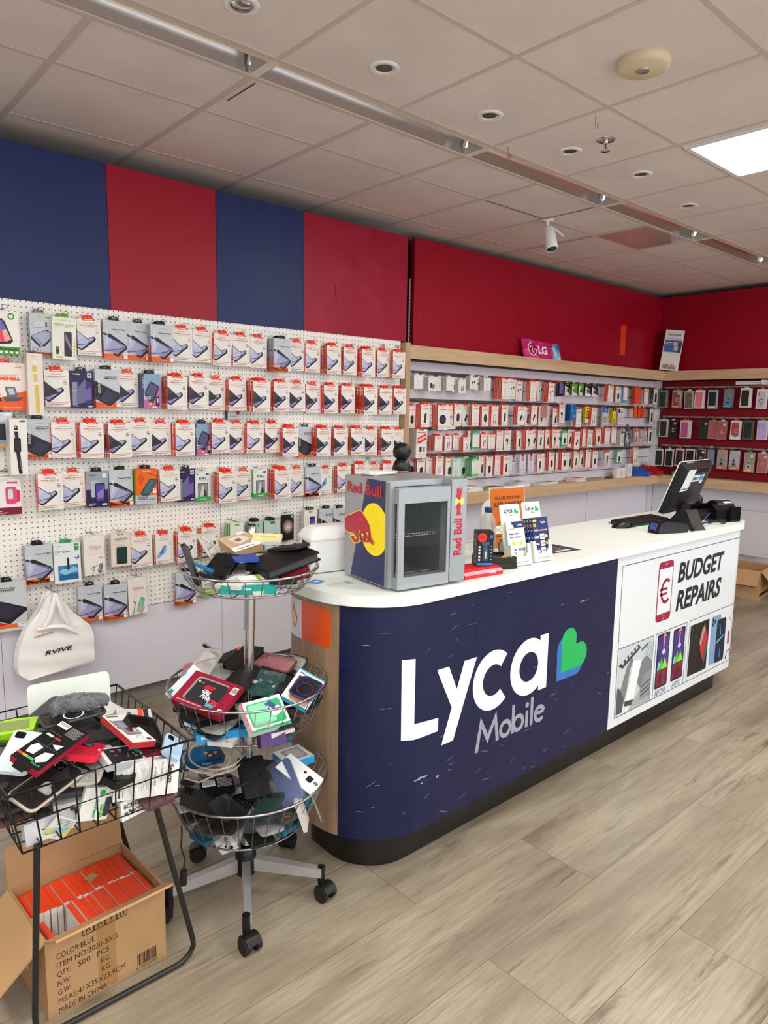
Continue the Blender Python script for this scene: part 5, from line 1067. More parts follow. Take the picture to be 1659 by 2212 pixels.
# grey cable hanging from the lower right hooks
b = MB(); c0 = onY(1356, 940, 3.56); mat('cable_grey', '#55585b', .5); pts = []
for k in range(70):
    a = k/70*2*PI*4.5; r_ = .032+.006*math.sin(k*.7)
    pts.append((c0.x+r_*.8*math.cos(a)+.004*math.sin(k), 3.56+.015*math.sin(k*.35), c0.z-.035+.085*math.sin(a)))
b.tube(pts, .0035, 'cable_grey', 6); b.tube([(c0.x, 3.57, c0.z+.10), (c0.x-.005, 3.56, c0.z+.05)], .012, 'cable_grey', 8)
tag(b.obj('coiled_cable'), 'coiled dark grey cable hanging in the corner of the slatwall', 'cable')
# ---------------------------------------------------------------- things lying on the lower ledge of the slatwall
ly, lz = 3.60, .9992
def flat(name, u, v, w, d, h, c, label, cat='box', rz=0., z=lz, top=None, group=None, y=None):
    p = onY(u, v, y or ly)
    b = MB(at(p.x, p.y, z, 0, 0, rz)); b.box(-w/2, w/2, -d/2, d/2, .0003, h, c)
    if top: b.box(-w/2*.8, w/2*.8, -d/2*.8, d/2*.8, h, h+.0006, top)
    return tag(b.obj(name), label, cat, group)
gl = 'boxes lying on the lower ledge'
flat('flat_box', 1013, 1055, .17, .13, .013, '#e8e6e2', 'white flat box at the bottom of the pile by the fridge', group=gl)
flat('flat_box', 1016, 1050, .17, .12, .013, '#eceae6', 'white flat box in the middle of the pile by the fridge', rz=.08, z=lz+.0135, group=gl)
flat('flat_box', 1012, 1046, .14, .11, .012, '#e2e0dc', 'white flat box on top of the pile by the fridge', rz=-.1, z=lz+.027, top='#c9c5c0', group=gl)
b = MB(at(onY(1062, 1053, 3.59).x, 3.585, lz, 0, 0, .1)); b.box(-.085, .085, -.05, .05, .0004, .02, '#26281f'); b.box(-.087, .087, -.051, -.0505, .0006, .004, '#a9c23a'); b.box(-.0875, -.085, -.051, .05, .0006, .021, '#a9c23a'); b.rect if 0 else b.box(.0, .075, -.035, .035, .02, .0206, '#5d6350'); tag(b.obj('flat_box'), 'black flat box edged lime green on the lower ledge', 'box', gl)
flat('flat_box', 1093, 1048, .13, .11, .01, '#e6e4e0', 'white flat box lying between the lime-edged box and the shoe-box-like one', group=gl)
flat('flat_box', 1120, 1048, .17, .11, .03, '#dfdde3', 'thick pale box under the stack of leaflets on the ledge', group=gl)
flat('leaflet_stack', 1118, 1040, .15, .10, .014, '#cfcbd2', 'leaflets stacked on the thick pale box on the ledge', 'leaflets', .15, lz+.0305, '#8f8b93', gl)
flat('flat_box', 1160, 1044, .2, .09, .009, '#e8e6e2', 'white flat box left of the green-edged one on the ledge', group=gl)
flat('flat_box', 1186, 1040, .13, .10, .02, '#dfe2dc', 'white box with a green edge on the ledge', top='#6a9a4a', group=gl)
flat('flat_box', 1244, 1033, .16, .11, .016, '#e8dcd6', 'white box under the orange-topped one on the ledge', group=gl)
flat('flat_box', 1246, 1026, .15, .10, .016, '#e6d9d2', 'white box with orange top in the middle of the ledge', rz=.07, z=lz+.0165, top='#e0693f', group=gl)
flat('flat_strip', 1318, 1021, .13, .03, .006, '#3a3836', 'dark flat strip lying on the ledge before the white cartons', 'strip', group=gl)
p = onY(1340, 1017, 3.56)
b = MB(at(p.x, 3.57, lz)); b.box(-.075, .075, -.02, .02, .0003, .095, '#e9e6e4'); b.box(-.02, .03, -.0206, -.02, .02, .07, '#d0ccca'); tag(b.obj('white_carton'), 'wider of two white cartons standing at the right end of the ledge', 'box')
p = onY(1359, 1012, 3.6)
b = MB(at(p.x, 3.61, lz)); b.box(-.04, .05, -.015, .015, .0003, .125, '#ebe9e8'); b.box(-.02, .03, -.0156, -.015, .03, .10, '#d5d1d0'); tag(b.obj('white_carton'), 'taller of two white cartons at the right end of the ledge', 'box')
mat('bin_blue', '#1d55b8', .35); mat('bin_red', '#b8141c', .35)
def parts_bin(x, y, mm, label, s, rz):
    L = thing('storage_bin', label, 'storage bin', (x, y, lz), rz)
    b = MB(); w, dp, h = .07*s, .10*s, .085*s
    pr = [(-dp, 0), (dp, 0), (dp, h*1.25), (-dp*.2, h*1.0), (-dp*.75, h*.62), (-dp*1.12, h*.62)]
    for x_ in (-w, w): b.prism(pr, x_-.002, x_+.002, mm, 'x')
    b.box(-w, w, -dp, dp, .0003, .004, mm); b.box(-w, w, dp-.004, dp, 0, h*1.25, mm)
    b.prism([(-dp, 0), (-dp*1.12, h*.62), (-dp*1.06, h*.62), (-dp+.004, 0)], -w, w, mm, 'x'); b.obj('body', L)
    return L
p = onY(1384, 1018, 3.58); parts_bin(p.x, 3.575, 'bin_blue', 'small blue open storage bin with cards in it', .82, .25)
p2 = onY(1408, 1014, 3.58); parts_bin(p2.x+.01, 3.575, 'bin_red', 'small red open storage bin next to the blue one', .9, .15)
for k in range(4):
    b = MB(at(p.x-.033+.017*k, 3.585, lz+.012, R(-30), 0, .25)); b.box(-.006, .006, -.001, .001, 0, .10, ['#8a7a4a', '#b5a98a', '#5d6a3a', '#c9c2b0'][k]); tag(b.obj('loose_card'), '%s card leaning in the blue storage bin' % ['brown', 'tan', 'olive', 'cream'][k], 'card', 'cards in the blue bin')
for k in range(4):
    b = MB(at(p2.x-.035+.02*k, 3.595, lz+.012, R(-22), 0, .15)); b.box(-.007, .007, -.001, .001, 0, .125, ['#d5d5d8', '#9aa0a4', '#c7c24a', '#b9bcc0'][k]); tag(b.obj('loose_card'), '%s card sticking up in the red storage bin' % ['white', 'grey', 'yellow', 'silver'][k], 'card', 'cards in the red bin')
mat('green_box', '#1f8a4a', .4)
b = MB(at(6.98, 3.36, lz, 0, 0, -.9)); b.box(-.06, .06, -.03, .03, .0003, .045, 'green_box'); b.box(-.05, .05, -.0306, -.03, .01, .02, '#bfe0c9'); tag(b.obj('green_carton'), 'small green carton on the ledge in the corner', 'box')
b = MB(at(6.97, 3.16, lz)); b.prism(rr2(-.05, .0004, .05, .11, .03), -.03, .03, '#f0b414', 'y'); tag(b.obj('yellow_pouch'), 'yellow pouch on the corner ledge, mostly hidden by the till screen', 'pouch')
# ---------------------------------------------------------------- signs on the upper ledge
L = thing('brand_sign', 'pink glossy sign with white LG lettering on the ledge', 'sign', (onY(1173, 772, 3.62).x, 3.62, 2.0435))
m = mat('sign_art', '#d51a72', .25); t = NT(m); oc = t.new('ShaderNodeTexCoord').outputs['Object']
n_ = t.new('ShaderNodeTexNoise', {'Vector': oc, 'Scale': 9., 'Detail': 4., 'Distortion': 1.2}).outputs[0]
sx_ = t.new('ShaderNodeSeparateXYZ', {0: oc}).outputs[0]
t.col(t.mix(t.ramp(t.math('ADD', sx_, t.math('MULTIPLY', t.math('SUBTRACT', n_, .5), .25)), [(.13, (0, 0, 0, 1)), (.17, (1, 1, 1, 1))]), t.ramp(n_, [(.3, '#b01268'), (.5, '#d8207c'), (.64, '#e4559c'), (.72, '#f4d5e4')]), t.ramp(n_, [(.35, '#17508f'), (.5, '#2f8fc4'), (.6, '#8fc6dd'), (.7, '#e8eef2')])))
TT = Matrix.Rotation(R(-14), 4, 'X')
a0, a1 = onY(1134, 768, 3.62).x-L.location.x, onY(1213, 776, 3.62).x-L.location.x
b = MB(TT); b.prism([(a0, 0), (a1, 0), (a1-.004, .145), (a0, .165)], 0, .012, 'sign_art', 'y'); b.obj('board', L)
b = MB(TT); P = XZ(-.0012); cx_ = a0+.12
b.stroke(arc(cx_, .083, .052, 95, 360, 26), .009, '#f4e9ef', P); b.stroke([(cx_, .083+.030), (cx_, .055), (cx_+.018, .055)], .008, '#f4e9ef', P); b.stroke([(cx_+.018, .082), (cx_+.050, .082)], .008, '#f4e9ef', XZ(-.0016)); b.add([P(*q) for q in arc(cx_-.022, .103, .008, 0, 360, 10)[:-1]], [tuple(range(10))], '#f4e9ef')
b.add([XZ(-.0006)(*q) for q in arc(cx_, .083, .056, 0, 360, 26)[:-1]], [tuple(range(26))], '#a5123f'); b.obj('round_emblem', L)
b = MB(TT); b.text('LG', cx_+.078, .050, .064, '#f7f1f4', P, .125, .045); b.obj('lettering', L)
# orange strip
p0, p1 = onY(1342.5, 701, YS-.0015), onY(1349.5, 768, YS-.0015)
b = MB(); b.box(p0.x, p1.x, YS-.0015, YS-.0004, p1.z, p0.z, '#e2401a'); tag(b.obj('orange_tape'), 'orange strip of tape stuck on the dark red corner panel', 'tape')
p0 = onY(886.5, 772, 3.549); b = MB(); b.stroke([(p0.x+.005, p0.z+.066), (p0.x+.006, p0.z+.004), (p0.x+.026, p0.z+.004), (p0.x+.028, p0.z+.066)], .006, '#dcd3c2', XZ(3.5494)); tag(b.obj('adhesive_strip'), 'pale adhesive residue at the left end of the upper ledge', 'adhesive mark')
# leaflet holder in the corner
L = thing('leaflet_display', 'tall white network leaflet display leaning in the corner on the ledge', 'display', (6.90, 3.50, 2.0435))
TT = Matrix.Rotation(R(-62), 4, 'Z') @ Matrix.Rotation(R(-7), 4, 'X') @ Matrix.Rotation(R(6), 4, 'Y') @ Matrix.Translation((0, 0, .008))
b = MB(TT); b.box(-.088, .088, 0, .012, 0, .40, '#e6e3e0'); b.box(-.088, .088, .012, .05, .02, .36, '#6b1d26'); b.obj('board', L)
b = MB(TT); P = XZ(-.0008); b.text('Lyca', -.06, .345, .026, '#2f6a4a', P, .05, .02); b.text('mobile', -.007, .345, .021, '#2a4a86', P, .068, .02); b.obj('lettering', L)
b = MB(TT); b.box(-.08, .08, -.0006, 0, .312, .315, '#30353f'); b.box(-.08, .08, -.0009, 0, .18, .30, '#4a67a8'); b.box(-.075, -.015, -.0012, 0, .272, .278, '#dfe6f2'); b.box(-.075, -.015, -.0012, 0, .258, .264, '#dfe6f2'); b.box(-.08, .08, -.0009, 0, .168, .178, '#d8dde6')
for q in ((.02, .265, .022), (.034, .222, .024)): b.add([XZ(-.0014)(*z_) for z_ in arc(*q, 0, 360, 14)[:-1]], [tuple(range(14))], '#c9bfae')
b.prism([(.05, .18), (.078, .18), (.078, .28), (.064, .292), (.054, .27)], -.0018, -.0002, '#3a3f58', 'y'); b.obj('poster', L)
b = MB(TT); rs = random.Random(5)
for k in range(13):
    x_ = -.062+.0095*k; h_ = rs.uniform(.02, .055); b.box(x_, x_+.0075, -.0009, 0, .012, .012+h_, ('#8a5a3a', '#b08a4a', '#7a3a30', '#6a6a4a')[k % 4])
b.obj('skyline_picture', L)
# ================================================================ phone cases on the red slatwall
def case_face(f, key):
    k = key
    if k['st'] == 'plain': f.rr(.1, .1, .88, .94, .1, k['c'], 1)
    if k['st'] in ('plain',) and k.get('cam', 1):
        for q in range(3): f.c(.24, .19+.06*q, .045, '#1a1a1c', 3)
    if k.get('ring'): f.ring(.5, .6, .2, .05, k['ring'], 3); f.l([(.5, .74), (.5, .86)], .05, k['ring'], 3)
    if k.get('bar'): f.rr(.42, .45, .8, .65, .06, k['bar'], 3); f.rr(.5, .49, .8, .61, .05, k['c'], 4)
    if k.get('fold'): f.r(.06, .04, .96, .97, k['c'], 1)
    if k.get('foot'): f.r(.0, .86, 1, 1, k['foot'], 4); f.r(.1, .9, .8, .93, '#efeae6', 5)
    if k.get('lab'): f.rr(.62, .12, .9, .24, .03, '#ece9e6', 5); f.r(.66, .15, .86, .165, '#5a5a5c', 6); f.r(.66, .19, .86, .205, '#5a5a5c', 6)
    if k.get('person'):
        f.p([(.2, .84), (.22, .66), (.36, .62), (.34, .5), (.5, .36), (.64, .5), (.62, .62), (.76, .68), (.8, .84)], k['person'], 3); f.c(.48, .52, .09, '#18191c', 4); f.p([(.36, .72), (.5, .62), (.6, .74), (.5, .8)], '#1d1e22', 4)
    if k.get('flor'):
        rr_ = random.Random(9)
        for q in range(26): x, y = rr_.uniform(.12, .86), rr_.uniform(.12, .9); f.c(x, y, rr_.uniform(.03, .06), ('#dcd6cf', '#8f8a86', '#2b2b2e')[q % 3], 3, 7)
    if k.get('tri'): f.p([(.0, .72), (.5, .88), (1, .8), (1, 1), (0, 1)], '#e6ece4', 4); f.c(.5, .8, .12, '#57a83f', 5)
    if k.get('lat'):
        for q in range(6): f.l([(.1, .2+.12*q), (.88, .32+.12*q)], .012, '#8b8f9c', 3); f.l([(.88, .2+.12*q), (.1, .32+.12*q)], .012, '#8b8f9c', 3)
CASES = [('top', 1.885, [(1430.7, 862, dict(c='#3f3d34', bg='#8c8c88', st='plain', cam=0), 3, 'dark olive case in clear pack'), (1461, 862.5, dict(c='#8f5450', bg='#c9a39c', st='plain', cam=0, bar='#d9b79a', lab=1, foot='#e2623a'), 3, 'brown case with orange footer'), (1487, 864, dict(c='#6b6560', bg='#b9b2ac', st='plain', cam=0, flor=1), 2, 'black and white floral case'), (1510.5, 862.5, dict(c='#ea7f94', bg='#ece6e2', st='plain'), 2, 'bright pink case in white and green box'), (1538.5, 862.5, dict(c='#2a2c33', bg='#a9bccb', st='plain', cam=0, foot='#9ab6c9'), 2, 'dark case in pale blue frame'), (1573.6, 860.7, dict(c='#84858f', bg='#7d7e88', st='plain', cam=0, person='#3aa0cc', foot='#2f6f96', lat=1), 2, 'grey lattice case with blue hooded figure'), (1609.6, 859.3, dict(c='#3b2a2a', bg='#e9e4de', st='plain'), 3, 'dark brown case in white box'), (1645, 862, dict(c='#c9c2d0', bg='#dfe2ea', st='plain', ring='#2a2a2e'), 2, 'clear case with black magnet ring')]),
 ('middle', 1.592, [(1432.5, 924.7, dict(c='#34342f', bg='#cfcac6', st='plain', cam=0), 2, 'blackish case in white box'), (1452.8, 927, dict(c='#27272a', bg='#3a3a3d', fold=1, st='', bar='#c9a98a', lab=1), 1, 'black folding case with tan clasp'), (1478.5, 927.4, dict(c='#c05f8c', bg='#d9d2d4', st='plain', cam=1), 4, 'magenta pink case in clear bags'), (1519, 927.8, dict(c='#25352c', bg='#3c4741', fold=1, st='', lab=1), 1, 'dark green folding case'), (1540, 928, dict(c='#b5626c', bg='#c98a90', fold=1, st=''), 1, 'dusty rose folding case'), (1559, 930, dict(c='#a8605f', bg='#b98a88', fold=1, st='', bar='#d9a78a', lab=1), 2, 'terracotta folding case with label'), (1588, 929, dict(c='#b0505c', bg='#e4e2dc', st='plain', cam=0, bar='#d98a92', tri=1), 3, 'red case in white and green box'), (1616, 928.7, dict(c='#2d3130', bg='#59605c', st='plain'), 2, 'charcoal case in clear pack'), (1645.5, 929, dict(c='#b5a3d8', bg='#cfc8dc', st='plain', ring='#efedf4'), 2, 'lilac case with white magnet ring')]),
 ('lowest', 1.30, [(1422.6, 988, dict(c='#2c2e35', bg='#d9d4d0', st='plain'), 1, 'dark case in white frame box'), (1445, 989, dict(c='#26272c', bg='#d9d4d0', st='plain', cam=0), 1, 'black case in white frame box'), (1468, 988, dict(c='#35303a', bg='#d6d0cd', st='plain', cam=0), 1, 'plum-black case in white frame box'), (1490, 988.5, dict(c='#232428', bg='#d3cecb', st='plain', cam=0), 1, 'jet black case in white frame box'), (1513, 989, dict(c='#29292c', bg='#c9c4c0', fold=1, st='', bar='#c9a98a', lab=1), 1, 'black folding case with gold clasp'), (1535, 987, dict(c='#8d90a0', bg='#2f3036', st='plain', cam=0, lat=1), 1, 'grey lattice case in black frame'), (1558.7, 992.7, dict(c='#a99c98', bg='#b9aba6', fold=1, st='', lat=1, person='#8f9499', foot='#e0623e'), 2, 'taupe pack with small crouching figure'), (1586, 994.5, dict(c='#b9b4bd', bg='#c9c4c9', fold=1, st='', person='#7f8fa4', foot='#e0522e'), 2, 'silver pack with hooded figure'), (1617.7, 999, dict(c='#a0928e', bg='#b3a6a1', fold=1, st='', lab=1, person='#c9bcb2', foot='#d9885e'), 2, 'brown-grey pack with pale crouching figure'), (1646.6, 1000.8, dict(c='#a86a68', bg='#c09a96', fold=1, st='', bar='#c99a6a', lab=1), 2, 'dusty red folding case with tan pocket')])]
TABC = ['hang_orange', '#d5d1ce', '#3a9a4a', 'black_plastic']
for row, rz_, items in CASES:
    for hi, (u, v, key, n, desc) in enumerate(items):
        pitch = .017
        xf = XR-.035-pitch*n-rnd.uniform(0, .01); p = onX(u, v, xf); w, h = .088, .178
        if row == 'lowest' and hi > 5: h = .185
        b = MB(); b.box(-w/2, w/2, 0, .013, -h, 0, key['bg']); case_face(Face(b, w, h), key); me = b.mesh('case_pack')
        t_ = MB(); t_.prism([(-.018, -.003), (.018, -.003), (.012, .016), (-.012, .016)], .005, .0065, TABC[(hi*7+len(row)) % 4], 'y'); tb = t_.mesh('hang_tab')
        for k in range(n):
            o = thing('phone_case_pack', '%s, %s, %s rail of red slatwall' % (desc, 'front one' if k == 0 else ORD[k]+' behind', row), 'phone case', (xf+pitch*k, p.y, p.z+h/2), -PI/2, 'phone cases on the red slatwall')
            o.rotation_euler = (rnd.uniform(-.01, .0), rnd.uniform(-.03, .03), -PI/2)
            link('pack', me, o); link('hang_tab', tb, o)
        o = link('slat_hook', hookm, None, (XR-.019, p.y, rz_-.004)); o.rotation_euler = (0, 0, -PI/2)
        tag(o, 'wire display hook, %s from left on the %s red rail' % (ORD[hi], row), 'hook', 'wire hooks on the red slatwall')
# white bracket lying on the hooks
p = onX(1622, 833, XR-.08)
b = MB(); b.box(XR-.10, XR-.06, p.y-.13, p.y+.13, 1.902, 1.93, 'white_plastic'); b.box(XR-.11, XR-.05, p.y-.14, p.y-.10, 1.90, 1.94, 'white_plastic'); b.box(XR-.1008, XR-.1, p.y-.12, p.y+.12, 1.912, 1.918, '#8a8686'); tag(b.obj('white_bracket'), 'white plastic bracket lying on the top hooks of the red slatwall', 'bracket')
# ================================================================ things on the counter
FR = at(1.521, 1.694, WT, 0, 0, -.127)
W_, D_, H_, Z0 = .305, .258, .365, .012
L = thing('mini_fridge', 'small silver energy drink display fridge with a glass door', 'fridge', T=FR)
mat('fr_navy', '#1b2058', .3); mat('fr_yellow', '#ffe600', .35, spec=.3); mat('fr_red', '#b5042f', .32); mat('fr_grey', '#9b9b9e', .4); mat('fr_dark', '#54585b', .4)
b = MB(); b.box(0, .018, .0, D_, Z0, H_, 'fridge_grey'); b.box(W_-.018, W_, 0, D_, Z0, H_, 'fridge_grey'); b.box(.018, W_-.018, D_-.018, D_, Z0, H_, 'fridge_back'); b.box(.018, W_-.018, 0, D_-.018, H_-.02, H_, 'fridge_grey'); b.box(.018, W_-.018, 0, D_-.018, Z0, Z0+.022, 'fridge_liner')
b.box(.018, .03, .004, .03, Z0+.022, H_-.02, 'fr_dark'); b.box(.225, W_-.018, .0, D_-.018, Z0+.022, H_-.02, 'fr_dark')
b.obj('body', L)
SP = lambda o: (lambda a, c: (-o, D_*(1-a), H_-(H_-Z0)*c))
def side(pts, m, o): b.add([SP(o)(*p) for p in pts], [tuple(range(len(pts)))], m)
b = MB(); side([(0, 0), (0, 1), (1, 1), (1, 0)], 'fr_grey', .0003)
side([(.553, .004), (.163, .993), (.985, .993), (.985, .004)], 'fr_navy', .0007)
sun = [(.735+.325*math.cos(a*PI/24), .478-.252*math.sin(a*PI/24)) for a in range(48)]
side([(min(x, .985), y) for x, y in sun], 'fr_yellow', .0011)
bull = [(.003, .435), (.076, .403), (.17, .389), (.235, .364), (.32, .342), (.391, .33), (.448, .341), (.519, .378), (.59, .417), (.64, .458), (.662, .507), (.678, .562), (.734, .591), (.769, .613), (.707, .593), (.736, .63), (.674, .622), (.639, .606), (.598, .618), (.487, .627), (.458, .609), (.471, .588), (.464, .574), (.498, .548), (.406, .551), (.35, .565), (.379, .591), (.373, .623), (.409, .625), (.35, .645), (.274, .659), (.231, .646), (.164, .611), (.168, .598), (.25, .594), (.268, .618), (.302, .624), (.318, .60), (.235, .564), (.14, .567), (.052, .566), (.006, .54)]
b.stroke([(-p[0]*D_, (1-p[1])*(H_-Z0)) for p in bull[:13]], .005, 'fr_yellow', lambda a, c: (-.0013, D_+a, Z0+c))
b.stroke([(-p[0]*D_, (1-p[1])*(H_-Z0)) for p in bull[25:]], .007, 'fr_yellow', lambda a, c: (-.0013, D_+a, Z0+c))
side(bull, 'fr_red', .0017)
side([(.009, .608), (.03, .571), (.052, .575), (.017, .613)], 'fr_red', .0017)
for q in ([(.40, .40), (.412, .41), (.408, .437), (.40, .42)], [(.405, .505), (.412, .52), (.39, .552), (.384, .545)], [(.56, .525), (.585, .515), (.60, .54), (.59, .565), (.575, .535)], [(.565, .59), (.578, .58), (.582, .60), (.57, .605)], [(.665, .57), (.70, .60), (.69, .60)]): side(q, 'fr_yellow', .0021)
b.obj('side_graphic', L)
b = MB(); TXP = lambda a, c: (-.0022, D_-a, Z0+c)
b.text('Red', .019, .298, .036, 'fr_red', TXP, .092, .035); b.text('Bull', .135, .298, .036, 'fr_red', TXP, .098, .035); b.obj('lettering', L)
mat('door_glass', '#2a3535', .03, 0, .16)
# bay-front glass door
DR = L
b = MB(); y0, y1 = -.042, -.004; gm = 'fridge_grey'
xa, xb = .02, .235; za, zb_ = Z0-.004, H_-.022
b.box(xa, xb, y0, y1, zb_-.05, zb_, gm); b.box(xa, xb, y0, y1, za, za+.040, gm); b.box(xa, xa+.024, y0, y0+.010, za+.04, zb_-.05, gm); b.box(xa, xa+.006, y1-.012, y1, za+.04, zb_-.05, gm); b.box(xb-.012, xb, y0, y1, za+.04, zb_-.05, gm); b.box(xa-.016, xa, -.016, -.001, Z0, H_-.004, gm)
dr = b.obj('door', L)
b = MB(); b.box(xa+.024, xb-.012, y0+.004, y0+.007, za+.04, zb_-.05, 'door_glass'); b.obj('glass_pane', dr)
b = MB(); b.box(xa+.001, xa+.003, y0+.010, y1-.012, za+.04, zb_-.05, 'door_glass'); b.obj('glass_pane', dr)
b = MB(); b.box(.238, W_, -.044, -.001, Z0, H_, gm); pil = b.obj('side_column', L)
PC = lambda a, c: (.238+.067*a, -.0446, H_-(H_-Z0)*c)
b = MB(); b.add([(p[0], -.0445, p[2]) for p in (PC(.5+.33*math.cos(t_*PI/12), .217+.045*math.sin(t_*PI/12)) for t_ in range(24))], [tuple(range(24))[::-1]], '#bfd96a')
for q in ([(.30, .10), (.45, .075), (.55, .105), (.7, .075), (.66, .12), (.6, .19), (.55, .207), (.4, .195), (.28, .165), (.34, .13)], [(.32, .35), (.45, .355), (.55, .345), (.68, .355), (.6, .32), (.62, .25), (.55, .222), (.38, .235), (.28, .275), (.38, .30)]): b.poly([PC(*p) for p in q], 'fr_red')
b.text('Red Bull', 0, 0, .034, 'fr_red', lambda a, c: (.238+.0475-c, -.0448, Z0+.09+a), .128, .035); b.obj('lettering', pil)
for k, z in enumerate((Z0+.03, .175)):
    b = MB()
    for q in range(13): b.tube([(.03+.0158*q, .005, z), (.03+.0158*q, D_-.02, z)], .0011, 'chrome', 5)
    for yy in (.005, .08, .16, D_-.022): b.tube([(.022, yy, z), (.232, yy, z)], .0015, 'chrome', 5)
    b.tube([(.022, .004, z+.009), (.228, .004, z+.009)], .0015, 'chrome', 5)
    for q in range(18): b.tube([(.026+.0115*q, .004, z), (.026+.0115*q, .004, z+.009)], .001, 'chrome', 4)
    b.obj('wire_shelf', L)
for x, y in ((.03, .02), (.27, .02), (.03, .22), (.27, .22)):
    b = MB(); b.cyl((x, y, .0005), (x, y, Z0), .011, 'white_plastic', 12); b.obj('foot', L)
# ball camera and papers on the fridge
def ball_cam(p, s, label):
    L = thing('dome_camera', label, 'camera', p)
    b = MB(); b.lathe([(.001, .0003), (.040*s, .0005), (.042*s, .006*s), (.037*s, .03*s), (.028*s, .046*s), (.02*s, .05*s)], 'black_plastic', 28); b.obj('base', L)
    b = MB(); b.sphere((0, 0, .082*s), .0405*s, 'black_plastic', 28); b.obj('ball', L)
    b = MB(); b.tube([(.035*s, .02*s, .012*s), (.06*s, .045*s, .03*s), (.085*s, .06*s, .012*s), (.1*s, .07*s, .003)], .0022, 'black_rubber', 6); b.obj('cable', L)
p = onZ(853, 1013, WT+H_); ball_cam((p.x-.02, p.y-.06, WT+H_), .87, 'black ball camera on its dome base standing on the fridge')
p = onZ(803, 1024, WT+H_)
for k in range(4):
    b = MB(at(p.x+.012*math.sin(k*2.3), p.y-.03+.008*math.cos(k*1.7), WT+H_+.0003+.0028*k, 0, 0, .25-.13*k)); b.box(-.055, .055, -.035, .035, 0, .0022, '#e9e8e4'); tag(b.obj('paper_booklet'), 'white paper booklet %s in the small pile on the fridge' % ['lowest', 'second from the bottom', 'third from the bottom', 'topmost'][k], 'paper', 'papers on the fridge')
# white cool box behind the fridge
L = thing('cool_box', 'small white cool box with black handle slot behind the fridge', 'cool box', T=at(1.575, 2.065, WT, 0, 0, -.14))
def loft(b, secs, m, n=28):
    V = []; F = []
    for z, hx, hy, r in secs:
        o = rr2(-hx, -hy, hx, hy, r, 6); V += [(x, y, z) for x, y in o]
    k = len(o)
    for i in range(len(secs)-1): F += [(i*k+j, i*k+(j+1) % k, (i+1)*k+(j+1) % k, (i+1)*k+j) for j in range(k)]
    b.add(V, F, m, True); b.add(V[:k], [tuple(range(k))[::-1]], m); b.add(V[-k:], [tuple(range(k))], m)
b = MB(); loft(b, [(.004, .092, .050, .02), (.01, .098, .055, .022), (.06, .104, .058, .022), (.125, .106, .058, .02)], 'white_plastic'); b.obj('tub', L)
b = MB(); loft(b, [(.125, .109, .061, .02), (.135, .109, .061, .02), (.155, .098, .050, .02), (.168, .084, .036, .02), (.172, .07, .026, .015)], 'white_plastic'); lid = b.obj('lid', L)
b = MB()
for y_ in (-.052, -.044): b.box(-.095, .095, y_-.0005, y_+.0005, .14+.0016*(y_+.052)*100*6, .1415+.0016*(y_+.052)*100*6, '#c9d2d2')
b.obj('lid_groove', lid)
b = MB(); b.prism([(-.032, .075), (-.024, .115), (.012, .12), (.022, .075), (.012, .075), (.006, .10), (-.015, .10), (-.020, .075)], -.1085, -.104, 'black_plastic', 'x'); b.obj('handle', L)
b = MB(at(1.42, 1.935, WT+.0004, 0, 0, .5)); b.box(-.03, .022, -.022, .022, 0, .001, '#1f8fe0'); b.box(-.012, .006, -.0045, .0045, .001, .0012, '#eef4fb'); b.box(-.0065, .0005, -.011, .011, .0011, .0013, '#eef4fb'); tag(b.obj('leaflet'), 'bright blue leaflet with a white cross on the counter end', 'leaflet')
b = MB(at(1.455, 1.86, WT+.0004, 0, 0, -.15)); b.box(-.035, .05, -.02, .02, 0, .0012, '#d9dedd'); b.box(.032, .05, -.02, .02, .0012, .0014, '#8fbdbd'); b.box(-.02, .01, .004, .008, .0012, .0014, '#c98a8a'); tag(b.obj('leaflet'), 'pale leaflet with teal edge beside the fridge', 'leaflet')
# red tray
mat('tray_red', '#e01228', .28)
L = thing('red_tray', 'red ribbed plastic tray at the counter edge by the fridge', 'tray', T=at(1.955, 1.668, WT, 0, 0, -.10))
b = MB(); b.prism([(-.045, .0004), (.055, .0004), (.055, .024), (.02, .028), (-.035, .024), (-.047, .014)], -.105, .085, 'tray_red', 'x'); b.obj('body', L)
b = MB()
for k in range(6): b.box(-.10, .08, -.028+.014*k, -.021+.014*k, .024, .031, 'tray_red')
b.obj('ribs', L)
b = MB(); b.text('UNIQ', .015, 0, .009, '#f7dfe2', lambda a, c: (a, -.0472+c*.2, .011+c), .032, .05); b.obj('lettering', L)
# black torch carton on the tray
TB = at(1.99, 1.675, WT+.0315, 0, 0, -.62)
L = thing('torch_carton', 'black torch carton with an orange price star standing on the tray', 'box', T=TB)
b = MB(); b.box(-.03, .03, -.03, .03, 0, .128, '#17171a'); b.obj('carton', L)
b = MB()
b.box(-.0306, -.03, -.028, .028, .108, .116, '#2c6fae'); b.box(-.0306, -.03, -.03, .03, .062, .068, '#1f4f86'); b.box(-.0306, -.03, .0, .012, .01, .013, '#aaaaaf')
for k in range(7): b.box(-.0305, -.03, -.022, .022-.004*(k % 3), .074+.0045*k, .0755+.0045*k, '#8d9096')
for k in range(5): b.box(-.0305, -.03, -.022, .018, .03+.005*k, .0315+.005*k, '#5d5054')
b.box(-.03, .03, -.0306, -.03, .004, .012, '#2f7fc4'); b.box(-.008, .012, -.0306, -.03, .02, .088, '#2b4a66'); b.box(-.012, .016, -.0308, -.03, .078, .09, '#35597c'); b.box(-.001, .005, -.031, -.03, .028, .055, '#b8d69a'); b.box(-.002, .006, -.031, -.03, .062, .066, '#c9506a')
